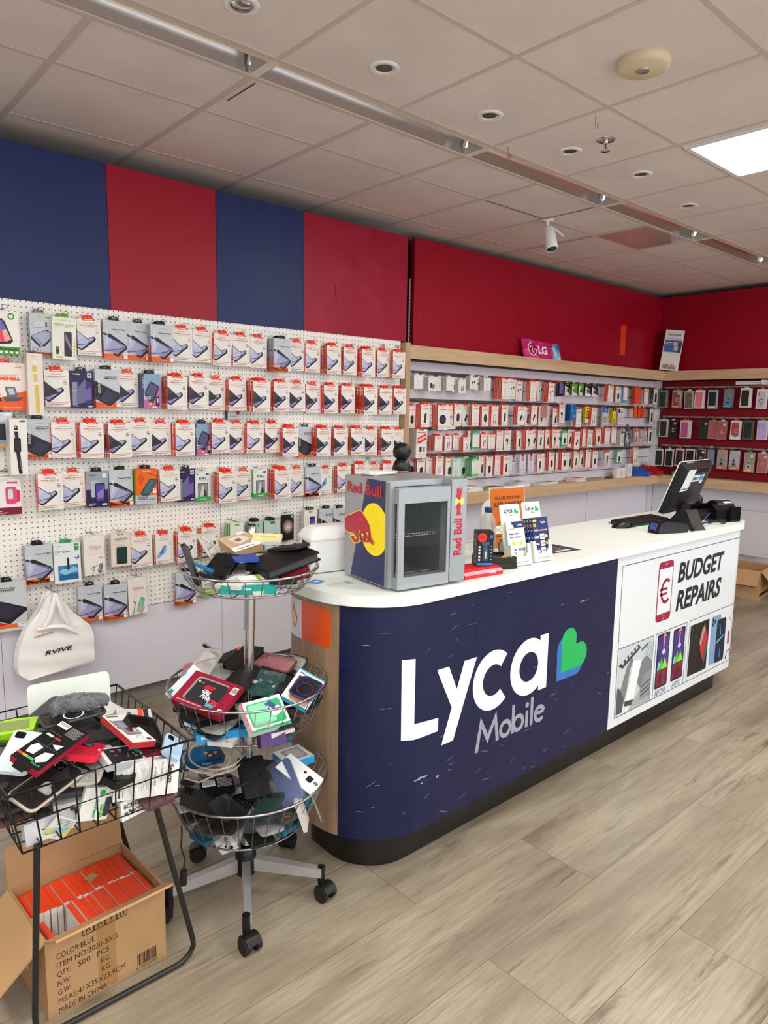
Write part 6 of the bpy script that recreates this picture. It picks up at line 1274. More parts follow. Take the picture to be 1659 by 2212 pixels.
for k in range(5): b.box(-.025, -.018, -.0306, -.03, .02+.012*k, .027+.012*k, '#d9dade'); b.box(.02, .026, -.0306, -.03, .024+.012*k, .027+.012*k, '#9aa0a8')
b.box(.016, .027, -.0306, -.03, .104, .116, '#2f6fb0'); b.obj('print', L)
b = MB(); st = [(.019*(1 if k % 2 else .8)*math.cos(k*PI/14), .019*(1 if k % 2 else .8)*math.sin(k*PI/14)) for k in range(28)]
b.add([(-.012+x, -.0316, .107+z) for x, z in st], [tuple(range(28))], '#f2331f'); b.text('€4', -.012, .103, .009, '#a3140f', XZ(-.032), al='c', bold=.02); b.obj('price_star', L)
# clear plastic pouch between fridge and torch carton
b = MB(at(1.905, 1.725, WT, R(-6), 0, -.1)); b.box(-.05, .03, 0, .006, .0008, .12, 'clear_plastic'); b.box(-.05, .03, -.0006, 0, .045, .052, '#c23045'); b.add([XZ(-.0008)(.018+.012*math.cos(k*PI/8), .092+.012*math.sin(k*PI/8)) for k in range(16)], [tuple(range(16))], '#c9c43a'); tag(b.obj('plastic_pouch'), 'clear plastic pouch with a red stripe between fridge and torch carton', 'pouch')
# black box with yellow-black gadgets
TB = at(2.105, 1.715, WT, 0, 0, -.33)
L = thing('black_box', 'open black cardboard box holding yellow and black plugs', 'box', T=TB)
b = MB(); w, d = .066, .055
for x0, x1, y0, y1 in ((-w, w, -d, -d+.003), (-w, w, d-.003, d), (-w, -w+.003, -d+.003, d-.003), (w-.003, w, -d+.003, d-.003)): b.box(x0, x1, y0, y1, .0004, .046, 'black_rubber')
b.box(-w+.003, w-.003, -d+.003, d-.003, .0004, .02, 'black_rubber'); b.box(-w-.0015, w+.0015, -d-.0015, -d, .0004, .022, 'black_plastic'); b.box(-w-.0015, -w, -d, d, .0004, .022, 'black_plastic'); b.obj('tray', L)
mat('plug_yellow', '#e2cd1f', .35)
def plug(x, y, z, rz, c, label, r=.011):
    Lp = thing('car_charger', label, 'charger', T=TB @ at(x, y, z, 0, 0, rz))
    b = MB(); b.cyl((-.022, 0, 0), (.018, 0, 0), r, c, 14, r*.85); b.obj('barrel', Lp)
    b = MB(); b.cyl((.018, 0, 0), (.026, 0, 0), r*.5, 'chrome', 10); b.obj('tip', Lp)
    b = MB(); b.cyl((-.026, 0, 0), (-.022, 0, 0), r*1.15, 'dark_grey' if c != 'dark_grey' else 'brushed_steel', 14); b.obj('cap', Lp)
for a in ((-.045, .028, .032, .3, 'plug_yellow', 'yellow plug at the back left of the black box'), (-.035, -.008, .032, 1.2, 'plug_yellow', 'yellow plug at the front left of the black box'), (-.004, .018, .032, .2, 'dark_grey', 'grey plug with steel end in the black box'), (.028, .026, .032, -.5, 'black_plastic', 'black plug beside the grey one in the black box'), (.01, -.032, .032, .1, 'plug_yellow', 'yellow plug lying along the front of the black box'), (.045, -.012, .032, 1.5, 'plug_yellow', 'short yellow plug at the right of the black box')): plug(*a)
# bottle
L = thing('water_bottle', 'clear plastic water bottle with dark blue cap behind the black box', 'bottle', (2.235, 1.86, WT))
m = mat('bottle_clear', '#cfd6d4', .08, 0, .38)
b = MB(); pr = [(.001, .001), (.03, .0005), (.034, .006)]
for k in range(9): pr += [(.0345, .012+.012*k), (.0325, .018+.012*k)]
pr += [(.0345, .122), (.034, .14), (.026, .165), (.014, .184), (.0135, .192)]
b.lathe(pr, 'bottle_clear', 28); b.obj('body', L)
mat('cap_blue', '#20336e', .35); b = MB(); b.lathe([(.001, .208), (.0155, .207), (.0165, .204), (.0165, .188), (.015, .186)], 'cap_blue', 24); b.obj('cap', L)
# round grey disc and white oval stand behind
b = MB(at(2.30, 1.80, WT, R(-12), 0, -.5)); b.prism(arc(0, .042, .042, 0, 360, 30)[:-1], -.002, .004, 'dark_grey', 'y', 'black_plastic'); b.prism(arc(0, .042, .039, 0, 360, 30)[:-1], -.0026, -.0021, '#9aa0a2', 'y'); tag(b.obj('round_pad'), 'round grey charging pad leaning behind the black box', 'charger')
b = MB(at(onY(1066, 1150, 2.05).x, 2.05, WT, R(-8), 0, -.45)); b.prism(rr2(-.055, .0005, .055, .20, .05), 0, .008, 'white_plastic', 'y', 'oak_upright'); tag(b.obj('display_stand'), 'white round-topped stand with wooden edge behind the bottle', 'stand')
# orange poster in clear stand
L = thing('poster_stand', 'orange Dutch shopping poster in a clear upright stand', 'poster', T=at(2.47, 1.93, WT, 0, 0, -.09))
TP = Matrix.Rotation(R(-6), 4, 'X')
b = MB(TP); b.box(-.112, .112, 0, .0025, .001, .272, 'clear_plastic'); b.box(-.112, .112, 0, .07, .0004, .003, 'clear_plastic'); b.obj('holder', L)
mat('poster_orange', '#c05e0c', .45, spec=.3)
b = MB(TP); b.box(-.106, .106, -.0008, -.0002, .006, .264, 'poster_orange'); b.obj('poster', L)
b = MB(TP); P = XZ(-.0013); dk = '#4a2412'
b.text('WIL JIJ HIER ÓÓK KUNNEN', 0, .216, .013, dk, P, .165, .02, al='c'); b.text('BLIJVEN WINKELEN?', 0, .186, .018, dk, P, .175, .035, al='c'); b.text('voor jou', -.07, .112, .006, dk, P, .04, .02); b.text('KEIZERSWAARD', -.09, .052, .009, dk, P, .10, .03); b.text('houdt je', -.06, .037, .006, dk, P, .05, .02)
b.obj('lettering', L)
b = MB(TP); b.prism(rr2(-.095, .068, -.035, .10, .008), -.0014, -.0008, '#e9e2d8', 'y'); b.stroke([(-.09, .07), (-.04, .098)], .002, dk, XZ(-.0018)); b.stroke([(-.09, .098), (-.04, .07)], .002, dk, XZ(-.0018)); b.stroke(arc(-.02, .02, .022, 20, 200, 12), .01, '#efe6da', XZ(-.0014)); b.obj('pictogram', L)
# leaflet holders
mat('holder_cream', '#e3e8d9', .35)
def leaf_holder(T, label):
    L = thing('leaflet_holder', label, 'leaflet holder', T=T)
    TT = Matrix.Rotation(R(-13), 4, 'X')
    b = MB(TT); b.prism(rr2(-.052, .001, .052, .245, .008), .024, .027, 'holder_cream', 'y'); b.box(-.052, -.049, -.012, .024, .001, .085, 'holder_cream'); b.box(.049, .052, -.012, .024, .001, .085, 'holder_cream'); b.box(-.049, .049, -.012, .024, .001, .004, 'holder_cream'); b.obj('holder', L)
    b = MB(TT); b.prism([(-.052, .001), (.052, .001), (.052, .085), (.038, .085), (.034, .05), (.02, .034), (-.02, .034), (-.034, .05), (-.038, .085), (-.052, .085)], -.015, -.012, 'holder_cream', 'y'); b.obj('front_lip', L)
    b = MB(TT); b.text('Lyca', -.032, .212, .018, '#22302c', XZ(.0232), .045, .02); b.text('Mobile', -.006, .198, .007, '#5a625e', XZ(.0232), .024); b.add([XZ(.0232)(*q) for q in heart(.022, .206, .02)], [tuple(range(len(heart(0, 0, 1))))], '#12a58c'); b.text('Connect your world', -.034, .012, .007, '#4a524c', XZ(-.0158), .068); b.obj('lettering', L)
    return TT, L
def leaf(T, TT, y, dx, f, label):
    Lf = MB(TT); Lf.box(-.046+dx, .046+dx, y, y+.0012, .006, .178, '#e9ecea' if f == 0 else '#1f2f63')
    o = Lf
    FX = Face(o, .092, .172, y); FXq = FX.q; FX.q = lambda x, z: (dx-.046+x*.092, .178-z*.172)
    if f == 0:
        FX.p([(.3, .02), (1, .02), (1, .17), (.42, .17), (.38, .10), (.3, .09)], '#23305f'); FX.t('Lyca', .6, .12, .05, '#eef0f4', .28, .02); FX.t('Exclusief!', .1, .2, .03, '#d9743a', .36, .02); FX.t('Meer data', .12, .32, .045, '#27306a', .56, .03); FX.t('voor minder', .12, .4, .045, '#27306a', .66, .03); FX.c(.3, .53, .1, '#f0c32c'); FX.c(.72, .53, .1, '#f0c32c'); FX.t('10GB', .1, .69, .055, '#23305f', .34, .03); FX.t('40GB', .54, .69, .055, '#23305f', .38, .03); FX.r(.49, .48, .5, .72, '#b9c0cc')
        FX.c(.36, .76, .07, '#b98a6c', 3); FX.p([(.2, .98), (.26, .84), (.36, .8), (.52, .84), (.62, .92), (.62, .99)], '#d5d2c9', 2); FX.p([(.5, 1), (.8, .86), (.84, 1)], '#23305f', 3)
    else:
        FX.r(.08, .05, .3, .10, '#e9cf3a'); FX.t('Lyca', .56, .14, .05, '#eef0f6', .3, .02); FX.r(.08, .14, .26, .22, '#c9a24a'); FX.t('Altijd connected', .06, .32, .042, '#f0c9a0', .86, .03)
        for k in range(3): FX.t('%d0GB' % (k+1), .08, .49+.16*k, .05, '#eef0f6', .26, .03); FX.rr(.42, .39+.16*k, .7, .52+.16*k, .03, '#eef1f5'); FX.t('%d5GB' % (k+1), .45, .48+.16*k, .045, '#23305f', .22, .02, 3); FX.c(.82, .455+.16*k, .08, '#f0c32c')
    return o
Ta = at(2.205, 1.665, WT, 0, 0, -.16); TT, L1 = leaf_holder(Ta, 'cream leaflet holder with white leaflets, left of the pair')
for k in range(2):
    o = leaf(TT, TT, .004+.008*k, .004*k, 0, '').obj('leaflet'); o.matrix_world = Ta; tag(o, ['white mobile tariff leaflet in front in the left cream holder', 'white mobile tariff leaflet behind in the left cream holder'][k], 'leaflet', 'leaflets in the cream holders')
Tb = at(2.345, 1.665, WT, 0, 0, -.12); TT, L2 = leaf_holder(Tb, 'cream leaflet holder with dark blue leaflets, right of the pair')
for k in range(4):
    o = leaf(TT, TT, -.008+.006*k, .006-.010*k, 1, '').obj('leaflet'); o.matrix_world = Tb; tag(o, 'navy blue tariff leaflet, %s in the right cream holder' % ['foremost', 'second', 'third', 'rearmost'][k], 'leaflet', 'leaflets in the cream holders')
# dark sticker on the worktop
b = MB(); P = XY(WT+.0004); b.add([P(*q) for q in ((2.50, 1.73), (2.695, 1.705), (2.70, 1.865), (2.50, 1.93))], [(0, 1, 2, 3)], '#33343d')
for k in range(5): b.box(2.54, 2.66-.01*(k % 2), 1.76+.022*k, 1.766+.022*k, WT+.0005, WT+.0007, '#8f9098')
b.box(2.56, 2.66, 1.735, 1.752, WT+.0005, WT+.0007, '#d9d9dd'); tag(b.obj('counter_sticker'), 'dark printed sticker lying flat on the white worktop', 'sticker')
# mouse, mat, keyboard
L = thing('mouse', 'black computer mouse on the white worktop', 'mouse', T=at(3.405, 1.925, WT, 0, 0, -.5))
b = MB(); V = []; F = []
for i in range(9):
    t_ = -1+2*i/8; hw = .031*math.sqrt(max(0.0, 1-t_**4))+.0005; hh = .034*(1-(t_*.9-.15)**2)*.95+.003
    V += [(t_*.055, hw*math.cos(PI*j/10), .0006+hh*math.sin(PI*j/10)**.8) for j in range(11)]
for i in range(8): F += [(i*11+j, i*11+j+1, (i+1)*11+j+1, (i+1)*11+j) for j in range(10)]
b.add(V, F, 'black_plastic', True); b.obj('body', L); b = MB(); b.tube([(.03, 0, .030), (.046, 0, .024)], .004, 'dark_grey', 8); b.obj('wheel', L)
mat('mat_teal', '#2d8a74', .6)
b = MB(at(3.62, 1.965, WT, 0, 0, -.1)); b.prism(rr2(-.13, -.085, .11, .09, .015), .0003, .003, 'mat_teal'); tag(b.obj('desk_mat'), 'teal mouse mat under the black keyboard', 'mat')
L = thing('keyboard', 'black computer keyboard in front of the till screen', 'keyboard', T=at(3.66, 1.95, WT+.0032, 0, 0, -.03))
b = MB(); b.prism([(-.065, 0), (.065, 0), (.065, .022), (-.065, .010)], -.2, .2, 'black_plastic', 'x'); b.obj('body', L)
b = MB()
for r_ in range(5):
    for k in range(17): b.box(-.19+.0224*k, -.171+.0224*k, -.055+.0225*r_, -.037+.0225*r_, .009+.002*r_, .0175+.0021*r_, 'black_rubber')
o = b.obj('keys', L); o['kind'] = 'stuff'
# till screen seen from behind
TMs = at(3.93, 1.83, 1.198, 0, 0, .07) @ Matrix.Rotation(R(20), 4, 'X')
L = thing('till_monitor', 'black till screen seen from behind with a paper note on it', 'monitor', T=TMs)
mw, mh = .205, .152
b = MB(); b.prism(rr2(-mw, -mh, mw, mh, .015), .0, .022, 'black_plastic', 'y')
V = [(x, 0, z) for x, z in rr2(-mw+.003, -mh+.003, mw-.003, mh-.003, .014)]+[(x, -.022, z) for x, z in rr2(-mw+.03, -mh+.045, mw-.03, mh-.02, .012)]; n = len(V)//2
b.add(V, [(i, n+i, n+(i+1) % n, (i+1) % n) for i in range(n)]+[tuple(range(n, 2*n))], 'black_plastic'); b.obj('housing', L)
b = MB(); b.prism(rr2(-mw-.002, -mh-.002, mw+.002, mh+.002, .016), .022, .027, 'white_plastic', 'y'); b.obj('bezel', L)
b = MB(); b.box(-mw+.012, mw-.012, .0271, .0276, -mh+.012, mh-.012, 'black_gloss'); b.obj('screen', L)
b = MB(); P = lambda a, c: (a, -.0232, c)
V = [(-.155, .006, .153), (-.055, .006, .153), (-.05, -.0232, .12), (-.152, -.0232, .12), (-.06, -.0245, -.005), (-.165, -.0245, -.008)]
b.add(V, [(0, 3, 2, 1), (3, 5, 4, 2)], '#e3e8ee'); b.text('Printer IC gen nk', -.145, .118, .008, '#55585c', P, .07, .01); b.text('Alleen ZWART WIT', -.14, .078, .010, '#33363a', P, .075, .02); b.text('Sturen Naar', -.15, .04, .010, '#33363a', P, .06, .02); b.text('Ikwebudgetlab@gmail.com', -.158, .003, .009, '#33363a', lambda a, c: (a, -.0252, c), .098, .02); b.obj('paper_note', L)
b = MB(); b.prism(rr2(-.045, .045, .05, .085, .004), -.0232, -.0224, '#dfe8f2', 'y'); b.box(-.04, -.01, -.0236, -.0232, .055, .072, '#2c3646'); b.box(-.008, .03, -.0236, -.0232, .055, .072, '#2f8fd4'); b.obj('sticker', L)
b = MB(); b.prism(rr2(.07, .03, .11, .085, .004), -.0232, -.0224, '#dfe8f2', 'y'); b.box(.075, .105, -.0236, -.0232, .05, .075, '#2f86d0'); b.obj('sticker', L)
b = MB(); b.stroke(arc(-.005, -.03, .026, 0, 360, 28)[:-1], .002, '#2f3033', XZ(-.0226), True); b.stroke([(-.013, -.045), (-.005, -.018), (.0, -.032)], .004, '#2f3033', XZ(-.0226)); b.stroke([(.006, -.045), (.01, -.028)], .004, '#2f3033', XZ(-.0226)); b.obj('round_logo', L)
b = MB()
for k in range(22): b.box(-.04+.0085*k, -.0365+.0085*k, -.0227, -.022, .10, .127, 'black_rubber')
b.obj('vent', L)
b = MB(); b.T = TMs.inverted() @ at(3.90, 1.80, WT); b.prism([(-.07, .0006), (.10, .0006), (.09, .012), (.05, .03), (.05, .10), (.02, .10), (-.0, .03), (-.06, .012)], -.045, .05, 'black_plastic', 'x'); b.obj('stand', L)
# card terminal holder next to the screen
L = thing('barcode_scanner', 'black handset base with blue and white stickers under the screen', 'scanner', T=at(3.70, 1.715, WT, 0, 0, -.35))
b = MB(); b.prism([(-.10, .0006), (.10, .0006), (.10, .014), (.02, .095), (-.03, .10), (-.075, .03)], -.038, .038, 'black_plastic', 'x'); b.obj('body', L)
MT = Matrix.Translation((0, .06, .0557)) @ Matrix.Rotation(math.atan2(-.081, .08), 4, 'X')
b = MB(MT); b.box(-.026, .026, -.052, -.012, .0008, .0012, '#dfe4ea'); b.box(-.02, -.004, -.042, -.024, .0012, .0015, '#2b2f36'); b.obj('sticker', L)
b = MB(MT); b.box(-.026, .026, -.006, .042, .0008, .0012, '#dfe8f2'); b.box(-.022, .022, .002, .03, .0012, .0015, '#3a8fd0'); b.obj('sticker', L)
L = thing('card_terminal', 'black card payment terminal at the front edge of the worktop', 'card terminal', T=at(3.47, 1.70, WT, 0, 0, -.33))
b = MB(); b.prism([(-.095, .0006), (.10, .0006), (.10, .03), (.085, .045), (-.02, .058), (-.055, .062), (-.085, .05), (-.098, .02)], -.038, .038, 'black_plastic', 'y'); b.obj('body', L)
b = MB()
for r_ in range(4):
    for k in range(3): b.T = Matrix.Translation((-.0925, 0, .034)) @ Matrix.Rotation(R(-66), 4, 'Y'); b.box(-.016+.0085*r_, -.0095+.0085*r_, -.022+.016*k, -.011+.016*k, .003, .006, '#4a6ab0')
b.obj('keypad', L)
b = MB(); b.box(-.06, -.02, -.026, .026, .0602, .0612, 'black_gloss'); b.obj('display', L)
b = MB(); b.box(-.105, -.06, -.028, .028, .004, .007, 'black_rubber'); b.obj('card_slot', L)
pts = [(3.58, 1.655, WT+.016)]
b = MB()
for k in range(160):
    t_ = k/159; a = t_*2*PI*20; x = 3.60+.17*t_; y = 1.64+.11*t_**2; pts.append((x+.004*math.cos(a), y+.011*math.cos(a), WT+.0125+.0105*math.sin(a)))
b.tube(pts, .0025, 'black_rubber', 5); tag(b.obj('coiled_cable'), 'black spiral cable between the card terminal and the screen', 'cable')
# receipt printer
L = thing('receipt_printer', 'black receipt printer with a paper tongue at the counter end', 'printer', T=at(4.13, 1.735, WT, 0, 0, -.28))
b = MB(); b.prism([(-.07, .0006), (.07, .0006), (.07, .075), (.03, .10), (-.035, .10), (-.07, .07)], -.095, .075, 'black_gloss', 'x'); b.obj('body', L)
b = MB(); b.box(.0, .085, -.085, -.071, .0006, .085, 'black_gloss'); b.obj('front_cover', L)
b = MB(); b.prism([(-.04, .103), (.0, .116), (.035, .104), (.055, .08), (.06, .055), (.062, .055), (.057, .082), (.036, .107), (.0, .119), (-.04, .106)], .0, .058, '#eef1f2', 'x'); b.obj('receipt', L)
b = MB(); b.prism(arc(0, .07, .048, 0, 180, 14), -.05, .07, 'black_plastic', 'x'); b.obj('roll_cover', L)
ball_cam((4.19, 1.90, WT), 1.12, 'black ball camera behind the receipt printer at the counter end')
b = MB()
for k in range(3):
    b.tube([(3.93-.03*k, 1.70+.02*k, WT+.003), (3.96, 1.66-.012*k, WT+.018+.006*k), (3.99+.02*k, 1.645, WT+.004), (4.03, 1.65+.01*k, WT+.012), (4.06+.01*k, 1.66, WT+.003)], .0025, 'black_rubber', 6)
tag(b.obj('cables'), 'tangled black cables in front of the receipt printer', 'cable')
L = thing('brush', 'small brush with blue handle and yellow tip under the screen', 'brush', T=at(3.83, 1.70, WT+.004, R(30), R(20), .3))
b = MB(); b.cyl((0, 0, .035), (0, 0, .085), .004, 'cap_blue', 10); b.obj('handle', L); b = MB(); b.cyl((0, 0, .02), (0, 0, .035), .0035, 'brushed_steel', 10); b.obj('ferrule', L); b = MB(); b.cyl((0, 0, 0), (0, 0, .02), .004, 'plug_yellow', 10); b.obj('bristles', L)
# ---------------------------------------------------------------- carton and bag by the right wall
def flap_box(L, w, d, h, flaps, th=.005, mm='cardboard'):
    b = MB()
    b.box(-w/2, w/2, -d/2, -d/2+th, 0, h, mm); b.box(-w/2, w/2, d/2-th, d/2, 0, h, mm); b.box(-w/2, -w/2+th, -d/2+th, d/2-th, 0, h, mm); b.box(w/2-th, w/2, -d/2+th, d/2-th, 0, h, mm); b.box(-w/2+th, w/2-th, -d/2+th, d/2-th, 0, th, 'cardboard_in'); b.obj('box_body', L)
    for sd, ln, ang in flaps:
        T = {'f': at(0, -d/2, h), 'b': at(0, d/2, h, 0, 0, PI), 'l': at(-w/2, 0, h, 0, 0, -PI/2), 'r': at(w/2, 0, h, 0, 0, PI/2)}[sd] @ Matrix.Rotation(R(ang), 4, 'X')
        b = MB(T); wl = w if sd in 'fb' else d; b.box(-wl/2, wl/2, -ln, 0, -th/2, th/2, mm); b.obj('flap', L)
L = thing('cardboard_box', 'open cardboard box on the floor by the right wall', 'cardboard box', T=at(6.70, 2.49, 0, 0, 0, .1))
flap_box(L, .42, .30, .26, [('f', .20, 48), ('l', .15, 55), ('b', .15, -70)])
b = MB(); b.box(-.2105, -.21, -.10, -.02, .11, .15, '#4a3826'); b.box(-.2105, -.21, -.10, -.02, .16, .175, '#4a3826'); b.box(-.2, .21, -.1506, -.15, .03, .06, '#2b2622'); b.obj('print', L)
b = MB(); p = onX(1618, 1215, 6.98); b.box(6.975, 6.985, p.y-.22, p.y+.20, .30, .72, '#d5d2d6'); tag(b.obj('paper_sheet'), 'large pale paper sheet leaning on the right wall above the box', 'paper')
# ================================================================ chrome basket stand, wire bin, carton of boxes
CX_, CY_ = 1.106, 1.897
TR_ = Matrix.Translation((CX_, CY_, 0)) @ Matrix.Shear('XY', 4, (.0245, 0))
def shear(x, y, z): return (CX_+x+.0245*z, CY_+y, z)
RK = thing('basket_stand', 'chrome three-tier round wire basket stand on black casters', 'basket stand', (CX_, CY_, 0))
loc = lambda x, y, z: (x+.0245*z, y, z)
b = MB(); b.tube([loc(0, 0, .13), loc(0, 0, 1.09)], .0165, 'chrome', 20); b.obj('pole', RK)
b = MB(); b.tube([loc(0, 0, 1.02), loc(0, 0, 1.062)], .024, 'brushed_steel', 20); b.tube([loc(-.024, -.008, 1.042), loc(-.045, -.014, 1.042)], .005, 'hook_steel', 8); b.tube([loc(-.043, -.013, 1.042), loc(-.056, -.017, 1.042)], .010, 'hook_steel', 10); b.tube([loc(0, 0, .90), loc(0, 0, 1.03)], .0185, 'brushed_steel', 20); b.obj('clamp_collar', RK)
b = MB(); b.lathe([(.001, .075), (.034, .075), (.036, .085), (.034, .15), (.028, .165), (.02, .17)], 'black_plastic', 24); b.obj('hub', RK)
for k in range(5):
    a = R(-119+72*k); ca, sa = math.cos(a), math.sin(a)
    lg = MB(at(0, 0, 0, 0, 0, a)); V = [(.02, -.014, .088), (.02, .014, .088), (.02, .014, .132), (.02, -.014, .132), (.255, -.011, .076), (.255, .011, .076), (.255, .011, .106), (.255, -.011, .106)]
    lg.add(V, [(0, 3, 2, 1), (4, 5, 6, 7), (0, 1, 5, 4), (2, 3, 7, 6), (0, 4, 7, 3), (1, 2, 6, 5)], 'leg_steel'); lo = lg.obj('leg', RK)
    cs = MB(at(ca*.262, sa*.262, 0, 0, 0, a+[.5, -.6, .2, .9, -.3][k]))
    cs.cyl((-.012, 0, .05), (-.012, 0, .108), .0125, 'black_plastic', 14)
    hood = [(.008+.031*math.cos(R(q)), .0262+.031*math.sin(R(q))) for q in range(20, 201, 15)]+[(.008-.02*math.cos(R(20)), .0262-.004), (.008+.012, .04)]
    cs.prism(hood, -.0225, .0225, 'black_plastic', 'y'); c_ = cs.obj('caster', lo)
    wh = MB(at(ca*.262, sa*.262, 0, 0, 0, a+[.5, -.6, .2, .9, -.3][k]))
    for y_ in (-.0195, .0195): wh.cyl((.008, y_-.0075, .0262), (.008, y_+.0075, .0262), .0262, 'black_rubber', 28)
    wh.cyl((.008, -.02, .0262), (.008, .02, .0262), .008, 'black_plastic', 10); wh.obj('wheel', lo)
def basket(z1, r1, z0, r0, n, lab):
    b = MB(); rim = [loc(r1*math.cos(i/40*2*PI), r1*math.sin(i/40*2*PI), z1) for i in range(40)]; b.tube(rim, .004, 'steel_wire', 8, True)
    b.tube([loc(r0*math.cos(i/36*2*PI), r0*math.sin(i/36*2*PI), z0) for i in range(36)], .003, 'steel_wire', 6, True); b.obj(lab, RK)
    b = MB()
    for i in range(n):
        a = i/n*2*PI; ca, sa = math.cos(a), math.sin(a)
        b.tube([loc(ca*r1, sa*r1, z1), loc(ca*(r0+.008), sa*(r0+.008), z0+.006), loc(ca*r0*.9, sa*r0*.9, z0-.003)], .0017, 'steel_wire', 5, cap=False)
    for i in range(n//2):
        a = i/(n//2)*2*PI; ca, sa = math.cos(a), math.sin(a); b.tube([loc(ca*.018, sa*.018, z0-.002), loc(ca*r0, sa*r0, z0-.002)], .0018, 'steel_wire', 5)
    for q in (.35, .68): b.tube([loc(r0*q*math.cos(i/24*2*PI), r0*q*math.sin(i/24*2*PI), z0-.002) for i in range(24)], .0018, 'steel_wire', 5, True)
    b.obj('basket_wires', RK)
basket(1.105, .213, 1.045, .17, 26, 'top_basket'); basket(.732, .25, .605, .197, 34, 'middle_basket'); basket(.418, .258, .272, .19, 34, 'lower_basket')
# ---------------------------------------------------------------- black wire bin on two bent legs
BZ1, BZ0 = .715, .565
X0, X1, Y0, Y1 = .362, .803, 1.665, 2.165; tp = .026
BN = thing('wire_bin', 'black wire bin on bent tube legs heaped with phone cases', 'wire bin', (0, 0, 0))
b = MB(); b.tube([(X0, Y0, BZ1), (X1, Y0, BZ1), (X1, Y1, BZ1), (X0, Y1, BZ1)], .004, 'black_wire', 8, True)
q = (BZ1+BZ0)/2; b.tube([(X0+tp*.5, Y0+tp*.1, q), (X1-tp*.5, Y0+tp*.1, q), (X1-tp*.5, Y1-tp*.5, q), (X0+tp*.5, Y1-tp*.5, q)], .003, 'black_wire', 6, True)
b.tube([(X0+tp, Y0+.004, BZ0), (X1-tp, Y0+.004, BZ0), (X1-tp, Y1-tp, BZ0), (X0+tp, Y1-tp, BZ0)], .003, 'black_wire', 6, True); b.tube([(X1, Y0, BZ1), (X1+.012, Y0-.012, BZ1+.004)], .004, 'black_wire', 6); b.obj('frame', BN)
b = MB()
for i in range(10):
    f_ = i/9; xt = X0+(X1-X0)*f_; xb_ = X0+tp+(X1-X0-2*tp)*f_
    b.tube([(xt, Y0, BZ1), (xb_, Y0+.004, BZ0), (xb_, Y1-tp, BZ0), (xt, Y1, BZ1)], .0022, 'black_wire', 5, cap=False)
for i in range(1, 10):
    f_ = i/10; yt = Y0+(Y1-Y0)*f_; yb = Y0+.004+(Y1-Y0-tp)*f_
    b.tube([(X0, yt, BZ1), (X0+tp, yb, BZ0), (X1-tp, yb, BZ0), (X1, yt, BZ1)], .0022, 'black_wire', 5, cap=False)
b.obj('wire_mesh', BN)
for y_, yb in ((1.69, 1.735), (2.12, 2.17)):
    b = MB(); pts = [(.715, y_, BZ0-.004), (.835, yb, .07)]+[(.835-.055+.055*math.cos(a)+.005, yb, .067-.055*math.sin(a)) for a in (R(20), R(45), R(70), R(90))]
    pts += [(.46, yb, .012)]+[(.46-.05*math.sin(a), yb, .062-.05*math.cos(a)) for a in (R(25), R(50), R(75))]+[(.41, yb, .08), (.425, y_, BZ0-.004)]
    b.tube(pts, .0076, 'black_wire', 10); b.obj('leg', BN)
# ---------------------------------------------------------------- goods in the baskets
def G(name, T, parts, label, cat, group):
    """parts: list of (part name, MB)"""
    if len(parts) == 1:
        o = parts[0][1].obj(name); o.matrix_world = T; return tag(o, label, cat, group)
    o = thing(name, label, cat, group=group, T=T)
    for n_, m_ in parts: m_.obj(n_, o)
    return o
def case(w, h, c, cam='pill', d=.010, r=.013, inner=None):
    b = MB(); b.prism(rr2(-w/2, -h/2, w/2, h/2, r), -d, 0, c)
    if inner:                                # seen from the open side: raised rim, sunken tray
        rim = MB(); o = rr2(-w/2, -h/2, w/2, h/2, r); n = rr2(-w/2+.003, -h/2+.003, w/2-.003, h/2-.003, r-.002)
        k = len(o); V = [(*p, .006) for p in o]+[(*p, .006) for p in n]+[(*p, 0) for p in o]+[(*p, .0002) for p in n]
        rim.add(V, [(i, (i+1) % k, k+(i+1) % k, k+i) for i in range(k)]+[(i, 2*k+i, 2*k+(i+1) % k, (i+1) % k) for i in range(k)]+[(k+i, k+(i+1) % k, 3*k+(i+1) % k, 3*k+i) for i in range(k)], c)
        b.poly([(*p, .0003) for p in n], inner); parts = [('shell', b), ('rim', rim)]
    else: parts = [('shell', b)]
    cm = MB(); s_ = .32*min(w, h)
    x0, y1 = (-w/2+.007, h/2-.007)
    if cam == 'pill': o = rr2(x0, y1-s_*1.5, x0+s_*.62, y1, s_*.28)
    elif cam == 'square': o = rr2(x0, y1-s_, x0+s_, y1, s_*.25)
    elif cam == 'wide': o = rr2(-w*.3, y1-s_*.8, w*.3, y1, s_*.2)
    else: return parts
    cm.prism(o, .0002, .0012, 'black_gloss' if c != 'black_plastic' else 'dark_grey'); parts.append(('camera_cutout', cm))
    return parts
def folio(w, h, c, d=.016, clasp=True):
    b = MB(); b.prism(rr2(-w/2, -h/2, w/2, h/2, .008), -.003, 0, c); b.prism(rr2(-w/2, -h/2, w/2, h/2, .008), -d, -d+.003, c); b.box(-w/2, -w/2+.004, -h/2+.006, h/2-.006, -d, 0, c)
    t_ = MB(); t_.prism(rr2(-w/2+.006, -h/2+.006, w/2-.006, h/2-.006, .008), -d+.003, -.003, 'dark_grey'); P_ = [('cover', b), ('tray', t_)]
    if clasp:
        k = MB(); k.prism(rr2(w/2-.022, -.012, w/2+.006, .012, .008), .0002, .0022, c); P_.append(('clasp', k))
    return P_
def carton_(w, h, d, top, side, deco=None):
    b = MB(); b.box(-w/2, w/2, -h/2, h/2, -d, 0, side); b.box(-w/2, w/2, -h/2, h/2, 0, .0004, top); P_ = [('carton', b)]
    if deco:
        m_ = MB(); deco(m_, w, h, d); P_.append(('print', m_))
    return P_
